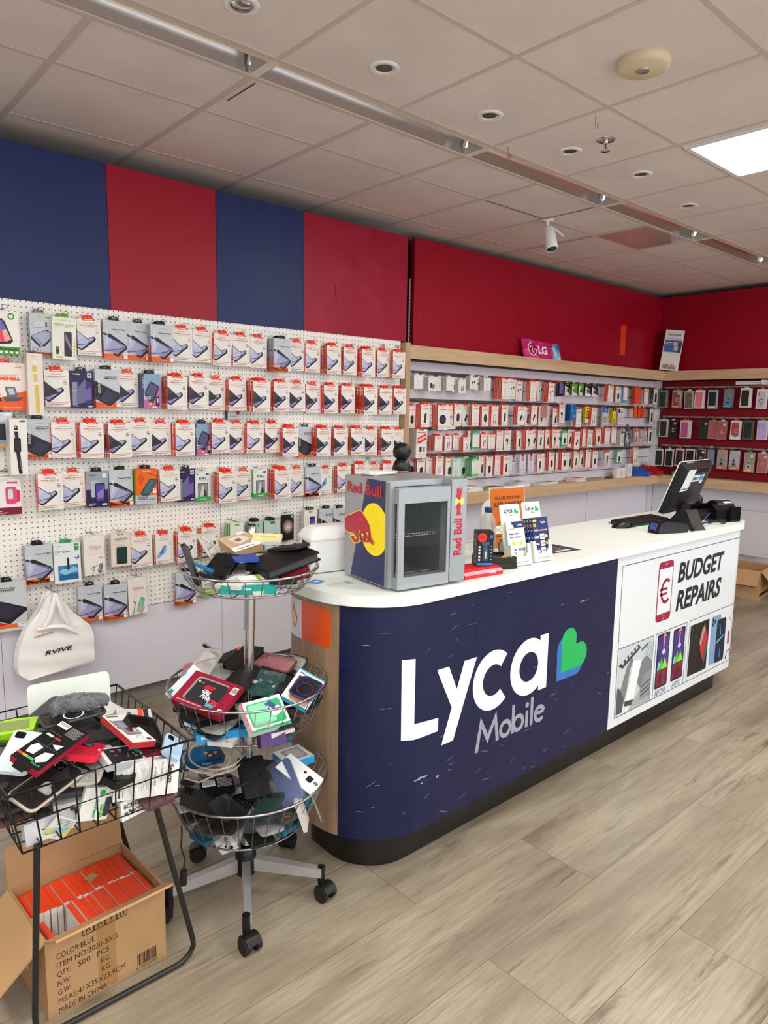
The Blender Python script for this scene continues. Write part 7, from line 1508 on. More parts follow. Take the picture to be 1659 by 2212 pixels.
def clearcase(w, h, m='clear_plastic', rim='clear_rim', ring=None, d=.010):
    b = MB(); b.prism(rr2(-w/2, -h/2, w/2, h/2, .013), -.002, 0, m)
    r_ = MB(); r_.tube([(x, y, -d/2) for x, y in rr2(-w/2, -h/2, w/2, h/2, .013)], d/2, rim, 6, True); P_ = [('back_plate', b), ('bumper', r_)]
    c_ = MB(); s_ = .3*min(w, h); c_.stroke(rr2(-w/2+.008, h/2-.008-s_, -w/2+.008+s_, h/2-.008, s_*.25), .003, rim, XY(.0008), True); P_.append(('camera_ring', c_))
    if ring:
        q_ = MB(); q_.stroke(arc(0, -.01, .025, 0, 360, 28)[:-1], .004, ring, XY(.001), True); P_.append(('magnet_ring', q_))
    return P_
def fx(m_, w, h, z=.0008):
    """face helper for flat goods: fractions from the top left"""
    f = Face(m_, w, h); f.P = lambda k: (lambda a, c: (a, c, z+.0003*k)); f.q = lambda x, y: (-w/2+x*w, h/2-y*h); f.h = h; return f
POSE = {}
for s_ in '''white_plate:0.60,2.135,0.765,1.45,0,0.12;folder:0.58,2.04,0.735,-2.83,-2.95,1.95;magsafe:0.593,1.93,0.760,-3.07,-3.11,3.05;blackpack:0.479,1.73,0.781,0.127,0.372,-1.02;lightblue:0.433,1.82,0.744,-2.92,2.93,2.6;redcase:0.565,1.75,0.727,-0.113,0.129,-0.65;greenclear:0.619,1.83,0.73,0.3,0.2,0.395;whitered:0.68,1.76,0.751,0.143,0.28,0.158;rugged:0.721,1.76,0.734,0.411,0.43,0.056;greybox:0.74,1.87,0.735,-2.53,2.89,3.07;floral:0.675,1.72,0.70,-2.91,2.94,-3.05;heart:0.46,1.71,0.697,0.113,0.37,-1.05;maroon:0.95,1.84,0.752,0.424,0.161,-1.1;whitecard:0.928,1.95,0.756,0.685,0.199,-1.5;clearframe:1.03,2.01,0.781,-2.73,-3.14,2.12;pink:1.02,2.05,0.75,-2.64,-3.02,2.45;foliotop:1.15,1.97,0.787,0.132,-0.008,-1.08;folio2:1.09,1.86,0.765,0.101,0.248,-0.944;rose:1.23,1.91,0.766,0.209,0.091,-1.01;blackframe:1.285,1.88,0.751,0.795,-0.051,-1.47;bag:1.12,1.79,0.755,0.319,0.034,-1.08;shapebox:1.03,2.04,0.42,1.82,0.08,-0.062;navy:1.06,2.05,0.439,0.222,-0.102,-0.66;blackleft:0.93,1.87,0.405,0.248,0.454,-0.481;folio3:1.1,1.83,0.439,0.609,0.044,-0.282;case2:0.977,1.78,0.408,-0.361,0.528,-1.08;green:1.07,1.71,0.406,-2.95,-2.86,2.01;whitehole:1.23,1.76,0.432,0.239,0.4,-1.2;whiteblue:1.27,1.86,0.448,0.029,-0.055,-1.68;pack:1.01,1.9,0.41,0.408,0.06,-0.273;greyhang:1.085,1.722,0.335,-1.29,3.12,2.7;lens:0.991,1.82,0.258,1.7,-0.509,-0.901;bluethin:1.08,1.79,0.283,1.56,-0.029,-0.45;brown:1.17,2.02,1.16,0.252,-0.18,-0.0362;book:1.22,1.85,1.13,0.018,-0.227,-0.114;phoneontop:1.275,1.895,1.152,0.05,-0.2,-1.34;folio4:1.06,1.95,1.11,0.405,0.035,-0.968;teal:1.055,1.775,1.063,1.50,0.05,-0.42;maroon2:1.22,1.77,1.08,2.0,-0.186,-0.438;sleeve:0.692,1.68,0.637,1.49,0.124,-0.155;greenglass:0.569,1.7,0.606,1.62,0.29,0.033;bluecase2:0.775,1.70,0.694,-2.92,2.48,2.7;leaflet:0.482,1.71,0.570,1.91,0.634,0.135;greenbox:1.07,1.71,0.699,0.693,-0.023,-0.0982;whitepurple:1.22,1.73,0.732,0.355,0.43,-0.937;purple:1.21,1.7,0.747,0.304,0.245,-1.1;tin:1.245,1.975,1.172,0.367,0.02,-0.72;blueplastic:1.18,1.77,0.417,-2.45,-2.49,2.47;leaning:0.952,1.92,1.13,-1.97,2.75,-2.26'''.split(';'):
    n_, v_ = s_.split(':'); v_ = [float(x) for x in v_.split(',')]; POSE[n_] = Matrix.Translation(v_[:3]) @ rot(*v_[3:])
def put(key, name, parts, label, cat, group): return G(name, POSE[key], parts, label, cat, group)
gb, gm_, gl_, gt = 'goods heaped in the black wire bin', 'goods in the middle chrome basket', 'goods in the lower chrome basket', 'goods in the top chrome basket'
# ---- bin
p = onY(152, 1504, 2.125); POSE['white_plate'] = at(p.x, 2.125, p.z-.02, 1.47, 0, -.10)
b = MB(); b.prism(rr2(-.115, -.075, .115, .075, .015), -.003, 0, '#e9efe9'); put('white_plate', 'sign_plate', [('plate', b)], 'blank white rounded sign plate standing at the back of the wire bin', 'sign', None)
put('folder', 'tablet_folio', folio(.16, .12, 'dark_grey', .014, False), 'dark grey tablet folio at the back of the wire bin', 'tablet case', gb)
put('magsafe', 'phone_case', clearcase(.155, .075, 'smoke_plastic', 'dark_grey', '#e6e6e6'), 'smoky clear case with white magnet ring in the wire bin', 'phone case', gb)
def d_pack(m_, w, h, d):
    f = fx(m_, w, h); f.r(.05, .05, .42, .16, '#e6e6e4'); [f.r(.08+.025*k, .06, .092+.025*k, .12, '#222222', 2) for k in range(13)]
    for k in range(9): f.r(.5, .06+.022*k, .94-.04*(k % 3), .068+.022*k, '#9a9a9c')
    f.r(.1, .36, .34, .40, '#cfcfd0'); f.r(.4, .36, .62, .39, '#c2382a'); f.r(.06, .3, .5, .305, '#7c7c7e'); f.r(.48, .3, .485, .86, '#7c7c7e'); f.r(.06, .58, .92, .584, '#7c7c7e')
    f.p([(.12, .7), (.2, .6), (.44, .62), (.42, .8), (.18, .82)], '#dcdcdd'); f.p([(.56, .84), (.62, .68), (.86, .62), (.9, .8), (.7, .9)], '#cfd0d6'); f.p([(.56, .5), (.84, .42), (.8, .56)], '#dcdcdd'); f.r(.02, .86, .2, .9, '#c8402a'); f.r(.2, .86, .36, .9, '#c9a23a', 1); f.r(.36, .86, .6, .9, '#4a9a5a'); f.t('Gear4', .6, .94, .03, '#4fb08a', .3, .02)
pk = carton_(.08, .165, .018, 'black_plastic', '#a51238', d_pack); hg = MB(); hg.prism([(-.022, -.083), (.022, -.083), (.014, -.104), (-.014, -.104)], -.002, 0, 'black_plastic'); pk.append(('hang_tab', hg))
put('blackpack', 'phone_case_box', pk, 'black phone case box, red-sided with barcode, on top of the bin heap', 'box', gb)
put('lightblue', 'phone_case', case(.075, .15, '#d3e0e6', 'square'), 'pale blue phone case under the black box in the wire bin', 'phone case', gb)
mat('case_red', '#d61432', .4); mat('case_green', '#173434', .45); mat('case_navy', '#2b3450', .45); mat('case_blue', '#3f568f', .4)
put('redcase', 'phone_case', case(.075, .09, 'case_red', None, inner='#c01030'), 'bright red phone case showing its end in the wire bin', 'phone case', gb)
put('greenclear', 'phone_case', clearcase(.11, .075, 'smoke_plastic', 'case_green'), 'clear phone case with dark green bumper in the wire bin', 'phone case', gb)
def d_wr(m_, w, h, d):
    f = fx(m_, w, h); f.r(.14, .22, .78, .74, '#6f707c'); f.r(.2, .26, .74, .7, '#8c8d98', 2); f.p([(.3, .5), (.5, .5), (.44, .66), (.3, .64)], '#8c2438', 3); f.c(.62, .6, .07, '#c9c9d0', 3, 10); f.r(.1, .05, .6, .08, '#3a3a40'); f.ring(.5, .86, .14, .02, '#55555a'); f.c(.8, .92, .1, '#8c2438', 2); [f.r(.05, .2+.06*k, .11, .24+.06*k, '#2b2b30', 2) for k in range(6)]
put('whitered', 'phone_case_box', carton_(.07, .16, .016, '#e6e2dc', '#b02a32', d_wr), 'white phone case box with red sides lying on the bin heap', 'box', gb)
put('rugged', 'phone_case', case(.09, .10, 'black_rubber', 'wide', .014, inner='black_plastic'), 'black rugged case open side up in the wire bin', 'phone case', gb)
def d_gb(m_, w, h, d): f = fx(m_, w, h); f.r(.6, 0, .74, 1, '#e2411c'); f.r(.76, 0, .9, 1, '#26262a'); f.r(.3, .3, .4, .8, '#55565c')
put('greybox', 'slim_box', carton_(.10, .035, .03, '#b9b6ba', '#a5a2a6', d_gb), 'slim grey box with orange band at the back right of the bin', 'box', gb)
def d_fl(m_, w, h, d):
    f = fx(m_, w, h); rr_ = random.Random(4); f.r(.06, .08, .58, .94, '#26262a'); f.r(.62, .08, .94, .94, '#8c1c34')
    for k in range(12): f.c(rr_.uniform(.1, .54), rr_.uniform(.2, .85), rr_.uniform(.012, .03), ('#c9405c', '#5d8a92', '#c98a7a')[k % 3], 2, 8)
    for k in range(12): f.c(rr_.uniform(.66, .9), rr_.uniform(.15, .85), rr_.uniform(.012, .03), ('#e04a64', '#2b2c4a', '#5d2436')[k % 3], 2, 8)
    f.p([(.46, .08), (.56, .08), (.64, .5), (.54, .55)], '#2fa5b0', 3); f.r(.62, .1, .70, .3, '#e9e6e4', 3); f.c(.93, .9, .03, '#f0a020', 3)
put('floral', 'clear_box', carton_(.165, .07, .02, '#cfcfd2', '#c4c6ca', d_fl), 'clear plastic box showing floral phone cases in the wire bin', 'box', gb)
def d_sl(m_, w, h, d):
    f = fx(m_, w, h); [f.p([(.06*k*2.4-.1, 0), (.06*k*2.4, 0), (.06*k*2.4+.25, 1), (.06*k*2.4+.15, 1)], '#d6d5d1') for k in range(1, 6)]
    f.b.text('Sencia', 0, 0, .012, '#2a2a2c', lambda a, c: (.055+c, .034-a, .0016), .052, .02, .3); f.b.text("I've never seen", 0, 0, .006, '#55555a', lambda a, c: (.035+c, .04-a, .0016), .05); f.b.text('as unique style', 0, 0, .007, '#55555a', lambda a, c: (.018+c, .03-a, .0016), .05)
    for k in range(6): f.r(.42+.025*k, .2, .426+.025*k, .8-.07*(k % 3), '#8f8f92', 2)
    f.p([(.09, .25), (.115, .25), (.10, .92), (.075, .92)], '#3a3a3c', 2); f.r(.14, .7, .15, .9, '#6f6f72', 2)
put('sleeve', 'card_sleeve', carton_(.165, .095, .008, '#e6e4df', '#dcdad5', d_sl), 'white diagonally striped card sleeve behind the front wires of the bin', 'packaging', gb)
put('bluecase2', 'phone_case', case(.055, .085, '#a9c3de', 'square'), 'sky blue phone case upright at the right end of the bin', 'phone case', gb)
hc = clearcase(.075, .16, 'smoke_plastic', 'clear_rim'); q_ = MB(); q_.prism([(x*.03, y*.03-.03) for x, y in heart(0, 0, 1.)], .001, .006, 'clear_plastic'); hc.append(('heart_grip', q_))
q_ = MB(); [q_.cyl((-.018+.013*(k % 2), .062-.014*(k//2), .001), (-.018+.013*(k % 2), .062-.014*(k//2), .003), .005, 'black_gloss', 12) for k in range(4)]; hc.append(('lens_rings', q_))
put('heart', 'phone_case', hc, 'clear phone case with gold rim and heart grip in the bin', 'phone case', gb)
def d_gg(m_, w, h, d): f = fx(m_, w, h); f.b.text('TEMPERED', 0, 0, .007, '#3aa04a', lambda a, c: (-.004+c, -.036+a, .0016), .05, .02); f.b.text('GLASS', 0, 0, .011, '#3fb52c', lambda a, c: (.012+c, -.036+a, .0016), .035, .04); f.c(.62, .16, .1, '#3fb52c'); f.rr(.78, .3, 1, .9, .1, '#3a3b40')
put('greenglass', 'glass_box', carton_(.075, .085, .012, '#e6e6e2', '#cfd0cc', d_gg), 'white box with green lettering behind the front wires of the bin', 'box', gb)
def d_lf(m_, w, h, d): f = fx(m_, w, h); f.p([(0, .6), (1, .35), (1, .8), (0, 1)], '#d9d98a'); f.p([(.3, .5), (.9, .36), (.8, .6), (.3, .75)], '#9fc3d8', 2); [f.r(.2, .08+.08*k, .9, .105+.08*k, '#6f7688') for k in range(4)]; f.r(.1, .85, .6, .9, '#4a9a8a', 3)
put('leaflet', 'leaflet', carton_(.06, .06, .003, '#e9ecea', '#e0e2e0', d_lf), 'small help leaflet pressed against the front wires of the bin', 'leaflet', gb)
# further cases seen among the heap
def pos(u, v, z): return onZ(u, v, z)
def loose(u, v, z, rz, parts, name, label, cat, group, rx=0., ry=0.):
    p = pos(u, v, z); return G(name, at(p.x, p.y, p.z, rx, ry, rz), parts, label, cat, group)
b = MB(); b.prism([(-.06, -.05), (.05, -.045), (.06, .04), (.0, .05), (-.06, .035)], -.022, 0, '#a5dc2a', side='#8fce1c'); q_ = MB(); q_.prism(rr2(-.04, -.03, .04, .03, .004), .0002, .0008, '#8a9a5a')
loose(28, 1568, .742, -.3, [('carton', b), ('window', q_)], 'phone_case_box', 'lime green phone case box at the left edge of the photo', 'box', gb)
lf = clearcase(.07, .15, 'smoke_plastic', 'black_rubber'); loose(30, 1600, .725, .95, lf, 'phone_case', 'black-rimmed case slanting down to the left edge of the photo', 'phone case', gb, .1, .25)
loose(70, 1672, .70, 1.25, case(.085, .165, 'black_rubber', 'square', .011), 'phone_case', 'matt black case under the pale blue one in the wire bin', 'phone case', gb, -.1, -.1)
loose(48, 1712, .655, .9, case(.075, .15, 'rose_plastic', 'square'), 'phone_case', 'rose gold case low at the left end of the bin', 'phone case', gb, .2, .2)
loose(196, 1650, .69, 2.5, clearcase(.07, .14, 'clear_plastic', 'clear_rim'), 'phone_case', 'clear blister pack below the red case in the bin', 'phone case', gb, -.2, .1)
loose(228, 1662, .675, .4, case(.075, .15, 'black_plastic', 'square', inner='black_gloss'), 'phone_case', 'black case behind the floral box in the wire bin', 'phone case', gb, .2, .1)
loose(160, 1735, .606, -.2, case(.14, .07, 'dark_grey', None), 'phone_case', 'glittery dark case low in the middle of the bin', 'phone case', gb, 1.1, 0)
loose(130, 1745, .598, .3, case(.13, .07, 'black_rubber', 'pill'), 'phone_case', 'black case low in the bin behind the heart case', 'phone case', gb, .9, .1)
loose(290, 1742, .568, .2, carton_(.075, .05, .01, '#e2e2de', '#d0d0cc', lambda m_, w, h, d: (fx(m_, w, h).t('SCREEN', .1, .4, .2, '#2a2a2c', .8, .03), fx(m_, w, h).t('PROTECTOR', .1, .8, .2, '#2a2a2c', .8, .03))), 'glass_box', 'white screen protector pack peeping under the striped sleeve', 'box', gb, 1.45, 0)
loose(338, 1722, .580, .1, case(.085, .06, 'rose_dark', None), 'phone_case', 'stacked brown-tinted cases at the right bottom of the bin', 'phone case', gb, .15, 0)
loose(110, 1785, .578, .1, carton_(.12, .05, .02, '#cfcfd4', '#c0c0c6'), 'padded_pouch', 'pale grey padded pouch at the bottom of the bin', 'pouch', gb, 1.3, 0)
b = MB(); rs = random.Random(8)
pa, pb = onZ(112, 1535, .775), onZ(232, 1515, .765); pts = [pa.lerp(pb, k/14) for k in range(15)]
V0 = len(b.v); b.tube([(p.x, p.y+.01*math.sin(k*.5), p.z+.012*math.sin(k*.2)) for k, p in enumerate(pts)], [.012+.012*math.sin(PI*(k+1)/16)+rs.uniform(-.002, .002) for k in range(15)], 'fur_grey', 16)
fr = []
for k in range(1500):
    q = rs.uniform(0, 1); p = pa.lerp(pb, q); a = rs.uniform(0, 2*PI); kk = q*14; r_ = .012+.012*math.sin(PI*(kk+1)/16)
    c0 = Vector((p.x, p.y+.01*math.sin(kk*.5)+r_*math.cos(a), p.z+.012*math.sin(kk*.2)+r_*math.sin(a))); dv = Vector((rs.uniform(-.004, .004), math.cos(a)*.0045+rs.uniform(-.002, .002), math.sin(a)*.0045)); sd = Vector((.0016, 0, .0008))
    b.add([c0-sd, c0+sd, c0+dv], [(0, 1, 2)], ('#5a5c60', '#7d7f83', '#94969a')[k % 3])
tag(b.obj('fur_case'), 'fluffy grey fur phone case on top of the bin heap', 'phone case', gb)
# buried goods that fill the bin
FILL = {'black': case(.078, .158, 'black_rubber', None), 'grey': case(.078, .158, 'dark_grey', None), 'white': carton_(.078, .158, .012, '#d9d9d6', '#c9c9c6'), 'brown': case(.078, .158, 'rose_dark', None), 'teal': carton_(.078, .158, .012, '#2b6f86', '#25607a'), 'clear': case(.078, .158, 'clear_plastic', None)}
FM = {k: v[0][1].mesh('case_body') for k, v in FILL.items()}
def fill(spots, nm, where, group, cols):
    for i, (x, y, z, rz, rx, ry) in enumerate(spots):
        c = cols[i % len(cols)]
        box = c in ('white', 'teal')
        o = link('slim_box' if box else 'phone_case', FM[c]); o.matrix_world = at(x, y, z, rx, ry, rz)
        tag(o, '%s %s buried in the heap in the %s' % (c, 'slim box' if box else 'phone case', where), 'box' if box else 'phone case', group+', '+c)
rs = random.Random(21); sp = []
for l in range(6):
    z = BZ0+.016+.021*l; ex = .02*l/7
    for i in range(4):
        for j in range(3):
            if rs.random() < (.3 if j == 0 else .12) or (j == 0 and i < 2 and l > 3): continue
            sp.append((.435+.098*i+rs.uniform(-.008, .008), (1.802, 1.955, 2.09)[j]+rs.uniform(-.008, .008), z, rs.uniform(-.3, .3)*(1 if j == 0 else .4)+(PI/2*(rs.random() < .3 and l < 5) if j == 0 else 0), rs.uniform(-.08, .08), rs.uniform(-.08, .08)))
rs.shuffle(sp); fill(sp, 'phone_case', 'black wire bin', 'buried goods in the wire bin', ['black', 'grey', 'black', 'clear', 'brown', 'black', 'white', 'grey'])
# ---- middle basket
def d_ma(m_, w, h, d):
    f = fx(m_, w, h); f.rr(.14, .12, .80, .86, .06, '#9a8f88'); f.rr(.18, .16, .80, .86, .06, '#2a2a2e', 2); f.c(.22, .26, .022, '#e9d83a', 3)
    T_ = lambda s, x, y, hh, c, ww: f.b.text(s, 0, 0, hh, c, lambda a, k: (x+a*.94+k*.2, y+k*.94-a*.2, .0026), ww, .04)
    T_('GRL', -.018, -.004, .014, '#e9e6e4', .034); T_('PWR', -.012, -.022, .014, '#e9e6e4', .038); T_('YES', .014, -.030, .016, '#d8304a', .042)
    f.p([(.36, .36), (.43, .28), (.50, .31), (.56, .28), (.6, .34), (.5, .46), (.42, .44)], '#b02030', 3); f.p([(.62, .86), (.60, .72), (.66, .78), (.7, .70), (.74, .78), (.79, .72), (.78, .86)], '#3aa5b8', 3); f.ring(.3, .26, .02, .006, '#d9d6d4', 3, 200, 340)
    f.r(.86, .1, .97, .32, '#e6e2e0', 2); [f.r(.88+.012*k, .13, .887+.012*k, .28, '#222222', 3) for k in range(7)]; f.r(.06, .9, .6, .93, '#c98a98', 2); f.r(.88, .8, .96, .92, '#e2c9cf', 2)
mat('maroon_card', '#8c0f30', .4)
put('maroon', 'phone_case_box', carton_(.17, .125, .020, 'maroon_card', 'maroon_card', d_ma), 'maroon window box with a black illustrated phone case in the middle basket', 'box', gm_)
put('whitecard', 'hang_card', carton_(.05, .12, .006, '#dfe6ea', '#cfd6da', lambda m_, w, h, d: (fx(m_, w, h).r(.1, .8, .4, .92, '#1f8a96'), fx(m_, w, h).r(.0, .25, .12, .4, '#3ab0dc'))), 'white card pack under the maroon box in the middle basket', 'packaging', gm_)
put('clearframe', 'phone_case', clearcase(.07, .125, 'clear_film', 'clear_rim'), 'yellowed clear case propped up behind the maroon box', 'phone case', gm_)
put('pink', 'phone_case', clearcase(.085, .055, 'rose_plastic', 'rose_plastic'), 'translucent pink case at the back left of the middle basket', 'phone case', gm_)
put('foliotop', 'phone_folio', folio(.075, .15, 'black_leather', .016, False), 'black folio case against the pole in the middle basket', 'phone case', gm_)
put('folio2', 'phone_folio', folio(.08, .14, 'black_leather', .014), 'black folio case with clasp beside the maroon box', 'phone case', gm_)
put('rose', 'phone_case', clearcase(.13, .075, 'rose_plastic', 'rose_dark'), 'rose tinted clear case behind the pole in the middle basket', 'phone case', gm_)
put('blackframe', 'phone_case', clearcase(.09, .065, 'clear_film', 'black_rubber'), 'clear case with thick black bumper at the right of the middle basket', 'phone case', gm_)
def d_wp(m_, w, h, d): f = fx(m_, w, h); f.r(0, 0, 1, .04, '#3aa5cc'); f.rr(.12, .2, .9, .8, .05, '#3a3a44'); f.t('SPIGEN'[:0]+'Magnetic', .1, .13, .05, '#33436a', .5, .02); f.p([(.2, .84), (.9, .8), (.9, .98), (.3, 1)], '#e0a98a', 2)
put('whitepurple', 'phone_case_box', carton_(.09, .135, .016, '#e4e8ea', '#3aa5cc', d_wp), 'white window box under the purple case in the middle basket', 'box', gm_)
put('purple', 'phone_case', clearcase(.07, .085, 'smoke_plastic', 'purple_clear', '#3a2a58'), 'clear case with purple bumper and magnet ring', 'phone case', gm_)
def d_gr(m_, w, h, d): f = fx(m_, w, h); f.r(0, 0, .04, 1, '#e0486a'); f.rr(.1, .1, .94, .86, .06, '#2fa46a'); f.rr(.14, .14, .7, .8, .05, '#7fcfa4', 2); f.p([(.55, .2), (.7, .14), (.8, .3), (.72, .5), (.6, .42)], '#3a4a7a', 4); f.p([(.62, .4), (.86, .34), (.9, .56), (.72, .66), (.6, .58)], '#dfe6e8', 4); f.l([(.5, .5), (.6, .3), (.7, .46)], .02, '#e9eef0', 5); f.r(.04, .92, 1, 1, '#1f9a6a', 2)
put('greenbox', 'phone_case_box', carton_(.13, .10, .022, '#e6ece8', '#cfd9d4', d_gr), 'green window box with a white key ring at the front of the middle basket', 'box', gm_)
b = MB(); rb = random.Random(6); nx, ny = 9, 10; V = [(-.045+.09*i/nx, -.055+.11*j/ny, .004*math.sin(i*1.7+j)+.005*math.cos(j*1.3-i*.8)+rb.uniform(-.002, .002)) for j in range(ny+1) for i in range(nx+1)]
b.add(V, [(j*(nx+1)+i, j*(nx+1)+i+1, (j+1)*(nx+1)+i+1, (j+1)*(nx+1)+i) for j in range(ny) for i in range(nx)], 'teal_clear'); b.box(-.035, .035, -.045, .045, -.012, -.006, '#2c4a4a')
put('bag', 'plastic_bag', [('film', b)], 'crumpled clear bag with a dark green case in the middle basket', 'bag', gm_)
def lo(u, v, z, rz, parts, name, label, cat, g_, rx=0., ry=0.): return loose(u, v, z, rz, parts, name, label, cat, g_, rx, ry)
lo(480, 1590, .632, -.38, carton_(.15, .024, .06, '#1f8ac8', '#1f8ac8', lambda m_, w, h, d: fx(m_, w, h).t('Bumper', .1, .6, .3, '#e6f0f6', .2, .03)), 'phone_case_box', 'flat blue box low at the front of the middle basket', 'box', gm_, 1.45)
lo(425, 1545, .668, -.7, carton_(.05, .08, .012, '#dfe8ec', '#2f9cc8', lambda m_, w, h, d: fx(m_, w, h).r(0, .7, 1, .9, '#2f9cc8')), 'phone_case_box', 'white and blue box under the maroon box in the middle basket', 'box', gm_, .8, .4)
lo(470, 1553, .672, -.1, case(.13, .075, 'black_leather', None), 'phone_case', 'black case under the front of the maroon box', 'phone case', gm_, .5)
lo(590, 1592, .635, -.15, carton_(.08, .05, .03, '#4a2f66', '#3f2858'), 'phone_case_box', 'dark purple box low in the middle basket', 'box', gm_, 1.2)
lo(612, 1440, .745, -.5, case(.14, .075, 'black_rubber', 'wide'), 'phone_case', 'black rugged case behind the green bag in the middle basket', 'phone case', gm_, -.1, .2)
lo(505, 1412, .765, .3, carton_(.12, .03, .03, '#3a3d42', '#2f3136', lambda m_, w, h, d: fx(m_, w, h).r(.7, 0, .9, 1, '#e0641c')), 'slim_box', 'dark slim box with orange end at the back of the middle basket', 'box', gm_, .6)
lo(465, 1405, .775, .9, case(.05, .09, 'black_gloss', None), 'phone_case', 'small black case poking up behind the yellowed clear case', 'phone case', gm_, .6, .3)
lo(470, 1455, .745, -.4, clearcase(.08, .14, 'clear_plastic', 'clear_rim'), 'phone_case', 'clear blister case behind the maroon box in the middle basket', 'phone case', gm_, .15, .1)
rs = random.Random(5)
def ringfill(z0, z1, r, where, group, cols, k=6, dz=.021):
    sp = []; z = z0
    while z < z1:
        a0 = rs.uniform(0, 1)
        for i in range(k):
            a = a0+i/k*2*PI; rr_ = r*(.86+.14*(z-z0)/(z1-z0+1e-6))-.05
            if i % 1 == 0: sp.append((CX_+.0245*z+rr_*math.cos(a), CY_+rr_*math.sin(a), z+.0012*(i % 3), a+PI/2+rs.uniform(-.1, .1) if k > 4 else a, 0, 0))
        z += dz
    fill(sp, 'phone_case', where, group, cols)
ringfill(.622, .70, .215, 'middle chrome basket', 'buried goods in the middle basket', ['black', 'clear', 'black', 'white', 'grey', 'brown', 'black'], 6)
# ---- lower basket
def d_sb(m_, w, h, d): fx(m_, w, h).t('Shape', .5, .7, .3, '#cfe2ee', .2, .02)
put('shapebox', 'phone_case_box', carton_(.16, .03, .07, '#186a9c', '#1a6fa4', d_sb), 'dark blue box at the left of the lower basket', 'box', gl_)
nv = case(.085, .045, 'case_navy', None); q_ = MB(); [q_.cyl((-.012+.016*k, .006*(-1)**k, .0004), (-.012+.016*k, .006*(-1)**k, .003), .006, 'oak_upright', 12) for k in range(3)]; nv.append(('lens_rings', q_))
put('navy', 'phone_case', nv, 'navy phone case with gold lens rings at the back of the lower basket', 'phone case', gl_)
put('blackleft', 'phone_case', case(.11, .085, 'black_rubber', 'square'), 'black case with pinkish camera hole at the left of the lower basket', 'phone case', gl_)
put('folio3', 'phone_folio', folio(.085, .14, 'black_leather', .016), 'black folio case with clasp in the middle of the lower basket', 'phone case', gl_)
put('case2', 'phone_case', case(.08, .14, 'black_plastic', 'pill'), 'glossy black case lying at the front of the lower basket', 'phone case', gl_)
put('green', 'phone_case', case(.075, .12, 'case_green', 'wide'), 'dark green phone case at the front of the lower basket', 'phone case', gl_)
mat('bag_thin', '#f4f6f8', .08, 0, .05); bp = case(.075, .145, 'case_blue', None); q_ = MB(); q_.prism(rr2(-.05, -.085, .05, .085, .006), .002, .0025, 'bag_thin'); bp.append(('bag_film', q_))
put('blueplastic', 'phone_case', bp, 'denim blue phone case in a clear bag in the lower basket', 'phone case', gl_)
def d_wh(m_, w, h, d): f = fx(m_, w, h); f.c(.55, .3, .035, '#2a2a2c', 1); f.rr(.66, .3, .8, .6, .02, '#1c1c1e'); f.rr(.84, .38, .95, .52, .03, '#6f7274')
put('whitehole', 'hang_card', carton_(.15, .075, .004, '#e9ecec', '#d9dcdc', d_wh), 'white die-cut hang card leaning at the right of the lower basket', 'packaging', gl_)
put('whiteblue', 'phone_case_box', carton_(.11, .10, .024, '#e6e9ea', '#1f93cc', lambda m_, w, h, d: (fx(m_, w, h).rr(.14, .14, .86, .8, .05, '#8f9496'), fx(m_, w, h).rr(.2, .2, .8, .7, .05, '#b5babc', 2))), 'white and blue window box at the back right of the lower basket', 'box', gl_)
def d_pk(m_, w, h, d): f = fx(m_, w, h); f.r(.06, .12, .44, .5, '#dcdcda'); [f.r(.09+.025*k, .16, .10+.025*k, .42, '#222222', 2) for k in range(13)]; [f.r(.5, .2+.07*k, .95, .23+.07*k, '#a9a9ac') for k in range(6)]; f.t('URBAN', .5, .16, .1, '#dcdcda', .3, .02)
put('pack', 'phone_case_box', carton_(.105, .065, .012, 'black_plastic', '#232326', d_pk), 'black package with barcode in the lower basket', 'box', gl_)
gh = case(.15, .06, 'dark_grey', None, .006); q_ = MB(); q_.prism(rr2(.045, .012, .068, .024, .006), .0004, .001, '#b5603a'); gh.append(('camera_cutout', q_))
put('greyhang', 'phone_case', gh, 'dark grey case pressed against the front wires of the lower basket', 'phone case', gl_)
ls = [('card', MB())]; ls[0][1].prism(rr2(-.032, -.03, .032, .03, .004), -.002, 0, '#e6e6e4'); q_ = MB(); [q_.cyl((.012-.0*k, .016-.016*k, .0003), (.012, .016-.016*k, .003), .0065, 'black_gloss', 14) for k in range(3)]; [q_.cyl((-.004, .008-.016*k, .0003), (-.004, .008-.016*k, .002), .003, 'black_gloss', 10) for k in range(2)]; ls.append(('lens_rings', q_))
put('lens', 'phone_case', ls, 'white case with five black lens holes at the bottom of the lower basket', 'phone case', gl_)
put('bluethin', 'slim_box', carton_(.12, .02, .05, '#2a9ad0', '#2a9ad0'), 'flat bright blue box at the bottom of the lower basket', 'box', gl_)
lo(680, 1735, .35, 1.0, [('film', (lambda m_: (m_.prism([(-.04, -.05), (.035, -.055), (.045, .03), (.0, .06), (-.045, .05)], -.001, .001, 'clear_film'), m_)[1])(MB()))], 'plastic_bag', 'empty clear bag hanging out of the right of the lower basket', 'bag', gl_, 1.2, .3)
lo(655, 1750, .345, .9, carton_(.09, .10, .012, '#d6d2cc', '#c4c0ba'), 'cream_pouch', 'cream pouch against the right wires of the lower basket', 'pouch', gl_, 1.25, .1)
lo(405, 1690, .40, -.5, carton_(.075, .05, .02, '#b9bcbe', '#5d6063', lambda m_, w, h, d: fx(m_, w, h).rr(.2, .3, .8, .8, .1, '#3a3c40')), 'slim_box', 'grey picture box left of the barcode package', 'box', gl_, .3, .2)
